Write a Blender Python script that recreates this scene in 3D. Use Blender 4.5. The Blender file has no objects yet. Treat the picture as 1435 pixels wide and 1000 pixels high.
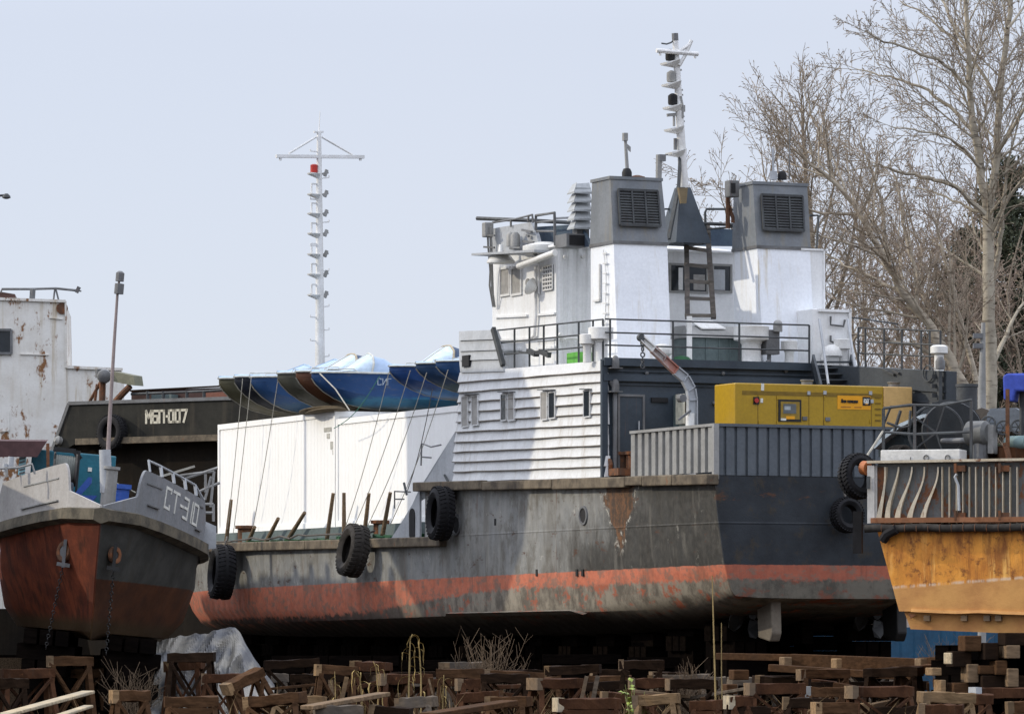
import bpy, bmesh, math, random
from mathutils import Vector, Matrix, Quaternion
R = math.radians
scene = bpy.context.scene
COL = scene.collection
rnd = random.Random(7)

# ------------------------------------------------------------------ camera numbers
F, CX, HZ, ZC = 6500.0, 717.5, 890.0, 2.2
def W(px, py, Y):
    return Vector(((px - CX) * Y / F, Y, ZC + (HZ - py) * Y / F))

class Frame:
    """a place with its own axes (x right, y away, z up), standing at a world point"""
    def __init__(s, loc, rz=0.0, roll=0.0):
        s.m = Matrix.Translation(Vector(loc)) @ Matrix.Rotation(rz, 4, 'Z') @ Matrix.Rotation(roll, 4, 'Y')
        s.i = s.m.inverted()
    def hit(s, px, py, axis, val):
        o = s.i @ Vector((0, 0, ZC)); d = s.i.to_3x3() @ Vector(((px - CX) / F, 1, (HZ - py) / F))
        k = (val - o[axis]) / d[axis]
        return o + d * k

# ------------------------------------------------------------------ objects
def tag(o, label=None, cat=None, group=None, kind=None):
    if label: o['label'] = label
    if cat: o['category'] = cat
    if group: o['group'] = group
    if kind: o['kind'] = kind
    return o
def empty(name, frame=None, label=None, cat=None, group=None, loc=None, rz=0.0):
    o = bpy.data.objects.new(name, None); COL.objects.link(o)
    o.empty_display_size = .3
    if frame is not None: o.matrix_world = frame.m
    elif loc is not None:
        o.location = loc; o.rotation_euler = (0, 0, rz)
    return tag(o, label, cat, group)

class MB:
    def __init__(s): s.v, s.f = [], []
    def add(s, vs, fs):
        n = len(s.v); s.v += [tuple(v) for v in vs]; s.f += [tuple(i + n for i in f) for f in fs]; return s
    def box(s, a, b, m=None):
        (x0, y0, z0), (x1, y1, z1) = a, b
        vs = [Vector(p) for p in ((x0,y0,z0),(x1,y0,z0),(x1,y1,z0),(x0,y1,z0),(x0,y0,z1),(x1,y0,z1),(x1,y1,z1),(x0,y1,z1))]
        if m is not None: vs = [m @ v for v in vs]
        return s.add(vs, [(3,2,1,0),(4,5,6,7),(0,1,5,4),(1,2,6,5),(2,3,7,6),(3,0,4,7)])
    def bar(s, p0, p1, w, h=None, up=(0, 0, 1)):
        p0, p1 = Vector(p0), Vector(p1); h = w if h is None else h
        d = (p1 - p0).normalized(); u = Vector(up)
        if abs(d.dot(u)) > .97: u = Vector((0, 1, 0))
        a = d.cross(u).normalized(); b = a.cross(d)
        vs = []
        for p in (p0, p1):
            for q, r in ((-1,-1),(1,-1),(1,1),(-1,1)): vs.append(p + a * (q * w / 2) + b * (r * h / 2))
        return s.add(vs, [(3,2,1,0),(4,5,6,7),(0,1,5,4),(1,2,6,5),(2,3,7,6),(3,0,4,7)])
    def tube(s, pts, r, n=8, cap=True):
        pts = [Vector(p) for p in pts]; N = len(pts)
        rs = list(r) if isinstance(r, (list, tuple)) else [r] * N
        vs, fs = [], []; ref = None
        for i, p in enumerate(pts):
            d = (pts[min(i + 1, N - 1)] - pts[max(i - 1, 0)])
            d = d.normalized() if d.length > 1e-9 else Vector((0, 0, 1))
            if ref is None: ref = Vector((0, 0, 1)) if abs(d.z) < .9 else Vector((1, 0, 0))
            a = d.cross(ref)
            a = a.normalized() if a.length > 1e-6 else d.orthogonal().normalized()
            b = a.cross(d); ref = b if abs(b.dot(d)) < .9 else ref
            for k in range(n):
                t = 2 * math.pi * k / n
                vs.append(p + (a * math.cos(t) + b * math.sin(t)) * rs[i])
        for i in range(N - 1):
            for k in range(n):
                fs.append((i*n + k, i*n + (k+1) % n, (i+1)*n + (k+1) % n, (i+1)*n + k))
        if cap:
            fs.append(tuple(range(n - 1, -1, -1))); fs.append(tuple((N-1)*n + k for k in range(n)))
        return s.add(vs, fs)
    def lathe(s, prof, base, n=16, axis=(0, 0, 1)):
        q = Vector((0, 0, 1)).rotation_difference(Vector(axis)); base = Vector(base)
        vs, fs = [], []
        for r, z in prof:
            for k in range(n):
                t = 2 * math.pi * k / n
                vs.append(base + q @ Vector((r * math.cos(t), r * math.sin(t), z)))
        P = len(prof)
        for i in range(P - 1):
            for k in range(n): fs.append((i*n + k, i*n + (k+1) % n, (i+1)*n + (k+1) % n, (i+1)*n + k))
        fs.append(tuple(range(n - 1, -1, -1))); fs.append(tuple((P-1)*n + k for k in range(n)))
        return s.add(vs, fs)
    def prism(s, poly, ex):
        poly = [Vector(p) for p in poly]; ex = Vector(ex); n = len(poly)
        vs = poly + [p + ex for p in poly]
        fs = [tuple(range(n - 1, -1, -1)), tuple(range(n, 2 * n))]
        fs += [(k, (k+1) % n, n + (k+1) % n, n + k) for k in range(n)]
        return s.add(vs, fs)
    def loft(s, secs, closed=True, caps=True):
        n = len(secs[0]); vs = [p for sec in secs for p in sec]; fs = []
        for i in range(len(secs) - 1):
            for k in range(n if closed else n - 1):
                fs.append((i*n + k, i*n + (k+1) % n, (i+1)*n + (k+1) % n, (i+1)*n + k))
        if caps:
            fs.append(tuple(range(n - 1, -1, -1))); fs.append(tuple((len(secs)-1)*n + k for k in range(n)))
        return s.add(vs, fs)
    def torus(s, c, axis, R0, r, n=24, m=10, sq=1.0):
        q = Vector((0, 0, 1)).rotation_difference(Vector(axis)); c = Vector(c); vs, fs = [], []
        for i in range(n):
            t = 2*math.pi*i/n
            for k in range(m):
                u = 2*math.pi*k/m
                cu, su = math.cos(u), math.sin(u)
                cu = math.copysign(abs(cu)**.6, cu); su = math.copysign(abs(su)**.6, su)
                rr = R0 + r * cu
                vs.append(c + q @ Vector((rr*math.cos(t), rr*math.sin(t), r*sq*su)))
        for i in range(n):
            for k in range(m):
                fs.append((i*m+k, ((i+1) % n)*m+k, ((i+1) % n)*m+(k+1) % m, i*m+(k+1) % m))
        return s.add(vs, fs)
    def build(s, name, mat, parent=None, smooth=False, label=None, fix=True, bevel=0):
        me = bpy.data.meshes.new(name); me.from_pydata(s.v, [], s.f)
        if fix:
            bm = bmesh.new(); bm.from_mesh(me); bmesh.ops.recalc_face_normals(bm, faces=bm.faces); bm.to_mesh(me); bm.free()
        if mat is not None: me.materials.append(mat)
        if smooth:
            me.polygons.foreach_set('use_smooth', [True] * len(me.polygons)); me.set_sharp_from_angle(angle=R(38))
        o = bpy.data.objects.new(name, me); COL.objects.link(o)
        if parent is not None: o.parent = parent
        if label: o['label'] = label
        if bevel:
            b = o.modifiers.new('bevel', 'BEVEL'); b.width = bevel; b.segments = 2; b.limit_method = 'ANGLE'
        return o

# ------------------------------------------------------------------ materials
def srgb(r, g, b):
    f = lambda c: (c/255/12.92) if c <= 10 else ((c/255 + .055)/1.055)**2.4
    return (f(r), f(g), f(b), 1)
def c4(c): return (c[0], c[1], c[2], 1)
class Mt:
    def __init__(s, name, rough=.6, metal=0.0, spec=.4):
        s.m = bpy.data.materials.new(name); s.m.use_nodes = True
        s.t = s.m.node_tree; s.b = s.t.nodes['Principled BSDF']
        s.b.inputs['Roughness'].default_value = rough; s.b.inputs['Metallic'].default_value = metal
        s.b.inputs['Specular IOR Level'].default_value = spec
        tc = s.t.nodes.new('ShaderNodeTexCoord'); s.obj = tc.outputs['Object']
    def put(s, sock, v):
        if hasattr(v, 'links'): s.t.links.new(v, sock)
        else: sock.default_value = v
    def map(s, scale=(1, 1, 1), loc=(0, 0, 0), vec=None):
        n = s.t.nodes.new('ShaderNodeMapping'); s.put(n.inputs[0], s.obj if vec is None else vec)
        n.inputs['Scale'].default_value = scale; n.inputs['Location'].default_value = loc
        return n.outputs[0]
    def noise(s, vec, scale=1.0, detail=5, rough=.6, dist=0.0):
        n = s.t.nodes.new('ShaderNodeTexNoise'); s.put(n.inputs['Vector'], vec)
        n.inputs['Scale'].default_value = scale; n.inputs['Detail'].default_value = detail
        n.inputs['Roughness'].default_value = rough; n.inputs['Distortion'].default_value = dist
        return n.outputs[0]
    def ramp(s, v, lo, hi, a=0.0, b=1.0):
        n = s.t.nodes.new('ShaderNodeMapRange'); n.interpolation_type = 'SMOOTHSTEP'
        s.put(n.inputs[0], v); s.put(n.inputs[1], lo); s.put(n.inputs[2], hi)
        n.inputs[3].default_value = a; n.inputs[4].default_value = b
        return n.outputs[0]
    def mix(s, f, a, b, mode='MIX'):
        n = s.t.nodes.new('ShaderNodeMix'); n.data_type = 'RGBA'; n.blend_type = mode
        s.put(n.inputs[0], f); s.put(n.inputs[6], a); s.put(n.inputs[7], b)
        return n.outputs[2]
    def math(s, op, a, b=0.0):
        n = s.t.nodes.new('ShaderNodeMath'); n.operation = op; s.put(n.inputs[0], a); s.put(n.inputs[1], b)
        return n.outputs[0]
    def sep(s):
        n = s.t.nodes.new('ShaderNodeSeparateXYZ'); s.put(n.inputs[0], s.obj); return n.outputs
    def bump(s, h, strength=.3, dist=.05):
        n = s.t.nodes.new('ShaderNodeBump'); n.inputs['Strength'].default_value = strength
        n.inputs['Distance'].default_value = dist; s.put(n.inputs['Height'], h)
        s.t.links.new(n.outputs[0], s.b.inputs['Normal'])
    def done(s, col, rough=None):
        s.put(s.b.inputs['Base Color'], col)
        if rough is not None: s.put(s.b.inputs['Roughness'], rough)
        return s.m
RUST = (.17, .065, .025)
def paint(name, base, alt=None, rust=.1, streak=.25, dirt=(.09, .08, .065), rough=.55, scale=1.0, bump=.25, metal=0, rustcol=RUST, seed=0.0, buckle=.0, spec=.4, fine=.35):
    m = Mt(name, rough, metal, spec)
    v = m.map((scale,)*3, (seed, seed*1.7, seed*.6))
    n1 = m.noise(v, 1.3, 7, .65)
    alt = alt or tuple(c*.72 for c in base)
    col = m.mix(m.ramp(n1, .35, .68), c4(base), c4(alt))
    nf = m.noise(v, 14, 4, .6)
    col = m.mix(fine, col, m.mix(m.ramp(nf, .3, .7), (.62,.62,.62,1), (1,1,1,1)), 'MULTIPLY')
    if streak:
        st = m.noise(m.map((5*scale, 5*scale, .33*scale), (seed,)*3), 1.0, 6, .65)
        st2 = m.noise(v, .6, 3, .5)
        col = m.mix(m.math('MULTIPLY', m.math('MULTIPLY', m.ramp(st, .48, .74), m.ramp(st2, .35, .6)), streak), col, c4(dirt))
    if rust:
        rn = m.noise(m.map((1.6*scale, 1.6*scale, .9*scale), (seed+3, seed, seed)), 1.4, 10, .72)
        th = .74 - .3*rust
        col = m.mix(m.ramp(rn, th, th+.07), col, c4(rustcol))
        rs = m.noise(m.map((7*scale, 7*scale, .28*scale), (seed+9,)*3), 1.0, 5, .7)
        col = m.mix(m.math('MULTIPLY', m.ramp(rs, .62, .76), min(.8, rust*1.6)), col, c4(tuple(c*1.25 for c in rustcol)))
    if bump:
        h = nf
        if buckle:
            h = m.math('ADD', m.math('MULTIPLY', m.noise(v, .9, 2, .5), buckle*8), m.math('MULTIPLY', nf, .4))
        m.bump(h, bump, .03)
    return m.done(col, m.ramp(n1, .3, .7, rough-.08, rough+.15))
def wood(name, base, seed=0.0, rough=.9, spec=.06):
    m = Mt(name, rough, 0, spec)
    v = m.map((1, 1, 1), (seed,)*3)
    n1 = m.noise(m.map((3, 14, 14), (seed,)*3), 1.0, 6, .65); n2 = m.noise(v, 1.5, 5, .6)
    col = m.mix(m.ramp(n1, .3, .7), c4(base), c4(tuple(c*.45 for c in base)))
    col = m.mix(m.ramp(n2, .42, .7), col, c4((base[0]*.55, base[1]*.6, base[2]*.7)))
    m.bump(n1, .5, .02)
    return m.done(col)
def plain(name, base, rough=.5, metal=0, spec=.4, var=.3):
    m = Mt(name, rough, metal, spec)
    n = m.noise(m.map(), 6, 5, .6)
    col = m.mix(m.ramp(n, .3, .7), c4(base), c4(tuple(c*(1-var) for c in base)))
    m.bump(n, .15, .02)
    return m.done(col)

M = {}
M['white'] = paint('white_paint', (.70,.71,.71), (.62,.63,.63), fine=.25, rust=.12, streak=.55, dirt=(.36,.31,.24), rough=.45, buckle=.05, bump=.3)
M['white_wheel'] = paint('white_bridge_paint', (.80,.81,.81), (.71,.72,.72), fine=.22, rust=.08, streak=.35, dirt=(.42,.37,.27), rough=.42, buckle=.04, bump=.25, seed=4)
M['funnel_white'] = paint('funnel_white_paint', (.82,.85,.89), (.76,.79,.83), fine=.2, rust=.13, rustcol=(.50,.42,.25), streak=.85, dirt=(.50,.43,.29), rough=.4, buckle=.05, bump=.25, seed=8)
M['funnel_grey'] = paint('funnel_grey_paint', (.19,.205,.22), (.15,.165,.18), rust=.05, streak=.5, dirt=(.24,.2,.12), rough=.5, buckle=.05, seed=5)
M['pale_grey'] = paint('pale_grey_paint', (.42,.44,.46), (.34,.36,.38), rust=.12, streak=.4, dirt=(.2,.17,.13), rough=.5, buckle=.05, seed=11)
M['blue_grey'] = paint('blue_grey_paint', (.038,.054,.072), (.027,.039,.053), rust=.12, streak=.3, dirt=(.03,.03,.03), rough=.5, buckle=.06, seed=2)
M['wing'] = paint('wing_grey_paint', (.045,.054,.063), (.032,.039,.046), rust=.08, streak=.3, dirt=(.04,.04,.04), rough=.55, buckle=.06, seed=6)
M['bulwark'] = paint('bulwark_grey_paint', (.29,.29,.28), (.22,.22,.21), rust=.08, streak=.45, dirt=(.15,.13,.1), rough=.5, seed=3)
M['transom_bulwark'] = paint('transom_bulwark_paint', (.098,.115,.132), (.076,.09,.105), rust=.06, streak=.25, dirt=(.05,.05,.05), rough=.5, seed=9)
M['strake'] = paint('strake_steel', (.17,.135,.09), (.065,.052,.038), rust=.4, streak=.6, dirt=(.05,.04,.03), rough=.8, scale=1.6, seed=1)
M['container'] = paint('container_white', (.93,.93,.91), (.90,.90,.88), fine=.06, rust=.02, streak=.16, dirt=(.5,.45,.34), rough=.5, bump=.1)
M['black'] = plain('black_opening', (.008,.008,.009), .7)
M['glass'] = plain('dark_glass', (.02,.025,.03), .08, 0, .6, .2)
M['shutter'] = plain('grey_shutter', (.34,.33,.31), .6)
M['steel'] = paint('bare_steel_grey', (.16,.165,.17), (.1,.1,.1), rust=.25, streak=.2, rough=.5)
M['rail'] = paint('railing_paint', (.065,.072,.075), (.04,.042,.045), rust=.3, streak=0, rough=.6)
M['mast'] = paint('mast_white', (.74,.74,.73), (.62,.62,.6), rust=.06, streak=.3, dirt=(.3,.27,.22), rough=.5, seed=12)
M['vent'] = paint('vent_white', (.78,.78,.76), (.66,.66,.63), rust=.08, streak=.4, dirt=(.38,.33,.25), rough=.45, seed=13, scale=2)
M['tug_grey'] = paint('tug_grey_paint', (.24,.25,.265), (.19,.20,.21), rust=.10, streak=.35, dirt=(.15,.13,.1), rough=.5, seed=15)
M['tug_cream'] = paint('tug_cream_paint', (.40,.385,.365), (.33,.315,.30), rust=.12, streak=.35, dirt=(.22,.18,.13), rough=.5, seed=16)
M['lap'] = plain('rusted_lap_edge', (.17,.145,.115), .8)
M['louvre'] = paint('louvre_grey_white', (.40,.42,.43), (.32,.34,.35), rust=.05, streak=.4, dirt=(.2,.18,.15), rough=.5, seed=17)
M['rubber'] = plain('old_rubber', (.012,.012,.014), .8, 0, .25, .5)
M['rubber_grey'] = plain('dusty_rubber', (.05,.045,.04), .9, 0, .2, .5)
M['rope'] = plain('rope_fibre', (.42,.40,.34), .9)
M['rope_green'] = plain('green_rope_fibre', (.05,.20,.15), .9)
M['rope_dark'] = plain('dark_rope_fibre', (.10,.09,.08), .9)
M['stake'] = wood('weathered_stake', (.24,.165,.10), 2)
M['timber'] = wood('old_timber', (.095,.050,.025), 1)
M['timber_dark'] = wood('tarred_timber', (.026,.015,.009), 5)
M['keel_timber'] = wood('keel_timber', (.008,.006,.005), 7, 1.0, 0.0)  # near black, standing in for the shade under the hulls
M['timber_light'] = wood('pale_timber', (.33,.215,.115), 3)
M['timber_grey'] = wood('greyed_timber', (.17,.135,.10), 11)
M['timber_tan'] = wood('tan_timber', (.23,.15,.08), 12)
M['plank'] = wood('bleached_plank', (.55,.45,.30), 6)
M['rusty'] = paint('rusty_iron', (.13,.06,.03), (.07,.035,.02), rust=.8, streak=.5, rough=.8, scale=2)
M['rusty_trestle'] = paint('brown_trestle_iron', (.075,.034,.017), (.040,.019,.011), rust=.35, streak=.4, rough=.9, spec=.08, scale=2, rustcol=(.2,.09,.04))
M['green_net'] = plain('green_net', (.02,.09,.035), .9)
M['yellow'] = paint('generator_yellow', (.40,.245,.010), (.36,.22,.009), rust=0, streak=.3, dirt=(.25,.15,.02), rough=.35, bump=.05)
M['yellow_pale'] = paint('pale_yellow_panel', (.62,.40,.15), (.57,.36,.13), rust=0, streak=.1, dirt=(.4,.25,.08), rough=.5, bump=.05)
M['orange_sign'] = plain('orange_sticker', (.75,.33,.005), .4, 0, .4, .1)
M['white_mark'] = plain('white_lettering', (.72,.72,.66), .6, 0, .3, .25)
M['black_mark'] = plain('black_lettering', (.012,.012,.012), .5)
M['faded_mark'] = plain('faded_boat_lettering', (.34,.40,.46), .7)
M['red_mark'] = plain('red_mark', (.45,.03,.02), .4)
M['teal'] = paint('teal_paint', (.012,.13,.18), (.009,.09,.13), rust=.05, streak=.2, rough=.5)
M['blue'] = paint('bright_blue_paint', (.03,.10,.42), (.025,.08,.33), rust=.05, streak=.2, rough=.5)
M['canvas_blue'] = plain('blue_canvas', (.055,.09,.42), .8, 0, .2, .3)
M['awning'] = plain('maroon_awning', (.09,.045,.045), .85)
M['cyan'] = plain('pale_cyan_paint', (.42,.72,.78), .5)
M['dodger'] = paint('dark_blue_canvas', (.05,.08,.11), (.04,.06,.09), rust=0, streak=.2, rough=.8)
M['green_grey'] = paint('green_grey_paint', (.12,.16,.16), (.09,.12,.12), rust=.05, streak=.4, rough=.55)
# ------------------------------------------------------------------ world, sun, camera
SUN_EL, SUN_AZ = R(27), Vector((-.997, .08, 0)).normalized()
world = bpy.data.worlds.new('World'); scene.world = world; world.use_nodes = True
nt = world.node_tree; bg = nt.nodes['Background']
sky = nt.nodes.new('ShaderNodeTexSky'); sky.sky_type = 'NISHITA'; sky.sun_disc = False
sky.sun_elevation = SUN_EL; sky.sun_rotation = math.atan2(SUN_AZ.x, SUN_AZ.y)
sky.air_density = .75; sky.dust_density = 1.0; sky.ozone_density = 2.0; sky.altitude = 0
veil = nt.nodes.new('ShaderNodeMix'); veil.data_type = 'RGBA'          # a thin high veil of cloud over the clear sky
vn = nt.nodes.new('ShaderNodeTexNoise'); vn.inputs['Scale'].default_value = 3.0; vn.inputs['Detail'].default_value = 4
vr = nt.nodes.new('ShaderNodeMapRange'); vr.inputs[1].default_value = .3; vr.inputs[2].default_value = .7; vr.inputs[3].default_value = .76; vr.inputs[4].default_value = .86
nt.links.new(vn.outputs[0], vr.inputs[0]); nt.links.new(vr.outputs[0], veil.inputs[0])
nt.links.new(sky.outputs[0], veil.inputs[6]); 
# like any hazy sky the veil is brighter overhead than at the horizon
tcw = nt.nodes.new('ShaderNodeTexCoord'); sxyz = nt.nodes.new('ShaderNodeSeparateXYZ'); nt.links.new(tcw.outputs['Generated'], sxyz.inputs[0])
zr_ = nt.nodes.new('ShaderNodeMapRange'); zr_.inputs[1].default_value = .13; zr_.inputs[2].default_value = .85; zr_.inputs[3].default_value = 1.0; zr_.inputs[4].default_value = 3.2
nt.links.new(sxyz.outputs[2], zr_.inputs[0])
vm = nt.nodes.new('ShaderNodeVectorMath'); vm.operation = 'SCALE'; vm.inputs[0].default_value = (4.75, 4.95, 5.6); nt.links.new(zr_.outputs[0], vm.inputs['Scale']); nt.links.new(vm.outputs[0], veil.inputs[7])
nt.links.new(veil.outputs[2], bg.inputs[0]); bg.inputs[1].default_value = .15
sl = bpy.data.lights.new('sun', 'SUN'); sl.energy = 2.2; sl.angle = R(.6); sl.color = (1, .90, .73)
so = bpy.data.objects.new('sun', sl); COL.objects.link(so)
sd = Vector((SUN_AZ.x*math.cos(SUN_EL), SUN_AZ.y*math.cos(SUN_EL), math.sin(SUN_EL)))
so.rotation_euler = sd.to_track_quat('Z', 'Y').to_euler(); so.location = sd * 200
cam = bpy.data.cameras.new('camera'); co = bpy.data.objects.new('camera', cam); COL.objects.link(co)
cam.sensor_width = 36; cam.sensor_fit = 'HORIZONTAL'; cam.lens = 36 * F / 1435; cam.shift_y = (HZ - 500) / 1435
cam.clip_start = 1; cam.clip_end = 6000
co.location = (0, 0, ZC); co.rotation_euler = (R(90), 0, 0); scene.camera = co
scene.view_settings.view_transform = 'Standard'; scene.view_settings.look = 'None'
scene.view_settings.exposure = 0.1; scene.view_settings.gamma = 1.0
scene.cycles.max_bounces = 6; scene.cycles.diffuse_bounces = 3; scene.cycles.glossy_bounces = 3

# ------------------------------------------------------------------ ground
m = Mt('slipway_soil', .95, 0, .15)
n1 = m.noise(m.map(), .35, 8, .65); n2 = m.noise(m.map(), 6, 6, .7)
colr = m.mix(m.ramp(n1, .35, .65), (.026,.018,.012,1), (.052,.036,.023,1))
colr = m.mix(m.ramp(n2, .45, .75), colr, (.015,.011,.008,1)); m.bump(n2, .8, .1)
soil = m.done(colr)
g = MB(); n = 60
vs, fs = [], []
xs = [-3000,-800,-200,-80] + [-60 + 3*i for i in range(41)] + [80,200,800,3000]
ys = [-100,0,40] + [60 + 3*i for i in range(50)] + [240,400,900,5000]
for y in ys:
    for x in xs:
        inn = abs(x) < 61 and 60 < y < 210
        vs.append((x, y, (rnd.uniform(-.12, .10) if inn else 0)))
nx = len(xs)
for j in range(len(ys)-1):
    for i in range(nx-1): fs.append((j*nx+i, j*nx+i+1, (j+1)*nx+i+1, (j+1)*nx+i))
g.add(vs, fs); gr = g.build('ground', soil, smooth=True, fix=False); tag(gr, 'dark earth of the slipway yard', None, None, 'structure')

# ------------------------------------------------------------------ blue fence beyond the yard
fm = paint('blue_fence_sheet', (.012,.075,.145), (.010,.055,.11), rust=.05, streak=.3, dirt=(.05,.07,.09), rough=.5, scale=.6)
fe = empty('metal_fence', loc=(0, 178, 0), label='long blue sheet metal fence behind the slipway at the foot of the trees', cat='fence')
b = MB(); sec = []
k = 0; x = -40.0
pts = []
while x < 60:
    y = .05 if k % 4 in (1, 2) else 0.0
    pts.append((x, y)); x += .10 if k % 2 == 0 else .16; k += 1
rows = [[Vector((px_, py_, z)) for px_, py_ in pts] for z in (0, 2.52)]
b.loft(rows, closed=False, caps=False); b.build('sheet_panel', fm, fe, fix=False)
for xx in range(-20, 50, 3): MB().bar((xx, .14, 0), (xx, .14, 2.7), .09).build('post', M['pale_grey'], fe)
b = MB(); b.bar((-40, .1, 2.3), (60, .1, 2.3), .05); b.bar((-40, .1, .5), (60, .1, .5), .05); b.build('rail', M['steel'], fe)
# ------------------------------------------------------------------ the large work ship: local x to starboard, y forward, z up
PHI = R(24); SF = Frame((4.88, 112, 0), PHI); SW = 7.4
def S(px, py, t=None, s=None, z=None):
    if t is not None: return SF.hit(px, py, 0, t)
    if s is not None: return SF.hit(px, py, 1, s)
    return SF.hit(px, py, 2, z)
ship = empty('cargo_ship', SF, 'large grey ship with white deckhouse, two grey topped funnels and red waterline band', 'ship')

# hull paint
m = Mt('ship_hull_paint', .6, 0, .3)
X, Y, Z = m.sep()
v = m.map()
wob = m.noise(m.map((1.2, 1.2, 1.2)), 1.0, 6, .7)
zz = m.math('ADD', Z, m.math('MULTIPLY', Y, .0085))
zz = m.math('ADD', zz, m.math('MULTIPLY', m.math('SUBTRACT', wob, .5), .06))
n1 = m.noise(v, .9, 7, .65); n2 = m.noise(v, 5, 8, .7)
st = m.noise(m.map((3.2, 1.2, .20)), 1.0, 7, .7)
st2 = m.noise(m.map((9, 3.0, .32), (4, 4, 4)), 1.0, 5, .65)
big = m.noise(m.map((.55, .55, .35), (7, 7, 7)), 1.0, 9, .72); mot = m.noise(m.map((1.1, 1.1, .8), (1, 5, 2)), 1.6, 10, .75)
up = m.mix(m.ramp(n1, .35, .65), (.265,.265,.25,1), (.19,.195,.192,1))
up = m.mix(m.math('MULTIPLY', m.ramp(st, .44, .66), .62), up, (.10,.088,.068,1))
up = m.mix(m.math('MULTIPLY', m.ramp(mot, .51, .61), .55), up, (.095,.085,.066,1))
up = m.mix(m.math('MULTIPLY', m.ramp(st2, .54, .70), .65), up, (.29,.28,.25,1))
up = m.mix(m.math('MULTIPLY', m.ramp(mot, .40, .35), .8), up, (.40,.39,.35,1))
up = m.mix(m.math('MULTIPLY', m.ramp(m.noise(m.map((6,2.0,.22),(11,3,3)),1.0,6,.7), .60, .70), .7), up, (.12,.055,.028,1))
# sooty after end, growing towards the transom
aft = m.ramp(m.math('ADD', m.math('ADD', Y, m.math('MULTIPLY', m.math('SUBTRACT', Z, 6.0), 1.6)), m.math('MULTIPLY', m.math('SUBTRACT', m.noise(m.map((1, .9, .5), (2,2,2)), 1.0, 6, .7), .5), 8)), 3.6, 7.2, 1, 0)
soot = m.mix(m.ramp(n2, .35, .7), (.020,.019,.016,1), (.050,.046,.039,1))
soot = m.mix(m.math('MULTIPLY', m.ramp(st2, .56, .72), .55), soot, (.14,.13,.11,1))
soot = m.mix(m.math('MULTIPLY', m.ramp(mot, .40, .34), .7), soot, (.20,.19,.165,1))
up = m.mix(m.math('MULTIPLY', aft, .93), up, soot)
tr = m.ramp(Y, .03, .06, 1, 0)  # sooty transom, darkened further in colour to stand for its shade
trc = m.mix(m.ramp(n1, .3, .7), (.024,.030,.037,1), (.015,.018,.022,1))
trc = m.mix(m.math('MULTIPLY', m.ramp(mot, .52, .64), .7), trc, (.045,.035,.022,1))
up = m.mix(tr, up, trc)
# rust patch below the stern opening, with a scraped white edge
dxp = m.math('SUBTRACT', Y, 5.35)
hw = m.ramp(Z, 4.3, 5.9, .10, .95)
pn = m.math('MULTIPLY', m.math('SUBTRACT', m.noise(m.map((1.5, 1.5, 1.5), (6, 6, 6)), 1.3, 8, .72), .5), 1.7)
inside = m.math('SUBTRACT', hw, m.math('ABSOLUTE', m.math('ADD', dxp, pn)))
side = m.ramp(Y, .03, .08)
zin = m.math('MULTIPLY', m.ramp(Z, 4.15, 4.5), side)
up = m.mix(m.math('MULTIPLY', m.math('MULTIPLY', m.ramp(inside, -.16, -.06), zin), m.ramp(n2, .50, .60)), up, (.42,.40,.35,1))
up = m.mix(m.math('MULTIPLY', m.ramp(inside, -.04, .10), zin), up, m.mix(m.ramp(n2, .35, .6), (.16,.075,.032,1), (.055,.035,.022,1)))
rn = m.noise(m.map((.9, .9, 2.6), (3, 3, 3)), 1.2, 10, .72)
up = m.mix(m.math('MULTIPLY', m.ramp(rn, .60, .66), m.ramp(m.math('ADD', Z, m.math('MULTIPLY', side, 2)), 4.6, 5.6, .25, 1)), up, (.075,.035,.02,1))
red = m.mix(m.ramp(n2, .35, .7), (.54,.17,.095,1), (.40,.12,.07,1))
red = m.mix(m.math('MULTIPLY', m.ramp(st, .48, .68), .6), red, (.15,.085,.06,1))
red = m.mix(m.math('MULTIPLY', tr, .45), red, (.14,.03,.02,1))
red = m.mix(m.math('MULTIPLY', m.ramp(m.noise(m.map((2.2,2.2,3.5), (8,8,8)), 1.0, 8, .72), .49, .60), .7), red, (.17,.13,.10,1))
low = m.mix(m.ramp(mot, .40, .62), (.27,.24,.19,1), (.11,.095,.075,1))
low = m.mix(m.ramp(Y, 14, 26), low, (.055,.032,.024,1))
low = m.mix(m.ramp(m.noise(m.map((1.1,1.1,1.8), (5,5,5)), 1.3, 9, .72), .53, .62), low, (.33,.10,.055,1))
low = m.mix(m.math('MULTIPLY', tr, .6), low, (.032,.031,.024,1))
bot = (.022,.017,.013,1)  # bottom zone darkened in colour to deepen the shade under the hull
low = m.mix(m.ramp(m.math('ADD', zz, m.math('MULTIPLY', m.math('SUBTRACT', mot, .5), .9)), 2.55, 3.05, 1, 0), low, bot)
zr = m.ramp(Y, 11, 26, 3.55, 3.0)
rag = m.math('MULTIPLY', m.math('SUBTRACT', n2, .5), .5)
col = m.mix(m.ramp(m.math('SUBTRACT', m.math('ADD', zz, rag), zr), -.05, .05), low, red)
col = m.mix(m.ramp(m.math('ADD', zz, m.math('MULTIPLY', m.math('SUBTRACT', n2, .5), .05)), 3.90, 3.925), col, up)
weld = m.math('ABSOLUTE', m.math('SUBTRACT', Z, 4.92))
m.bump(m.math('ADD', m.math('ADD', m.math('MULTIPLY', m.noise(v, .55, 2, .5), 2.2), m.math('MULTIPLY', n2, .3)), m.math('ADD', m.math('MULTIPLY', m.ramp(weld, 0, .035, 1, 0), .25), m.math('MULTIPLY', m.math('SINE', m.math('MULTIPLY', Y, 10.47)), m.math('MULTIPLY', m.noise(m.map((.8,.8,1.2),(4,1,1)),1.0,3,.5), .55)))), .55, .06)
hullmat = m.done(col, m.ramp(n1, .3, .7, .5, .75))

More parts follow.
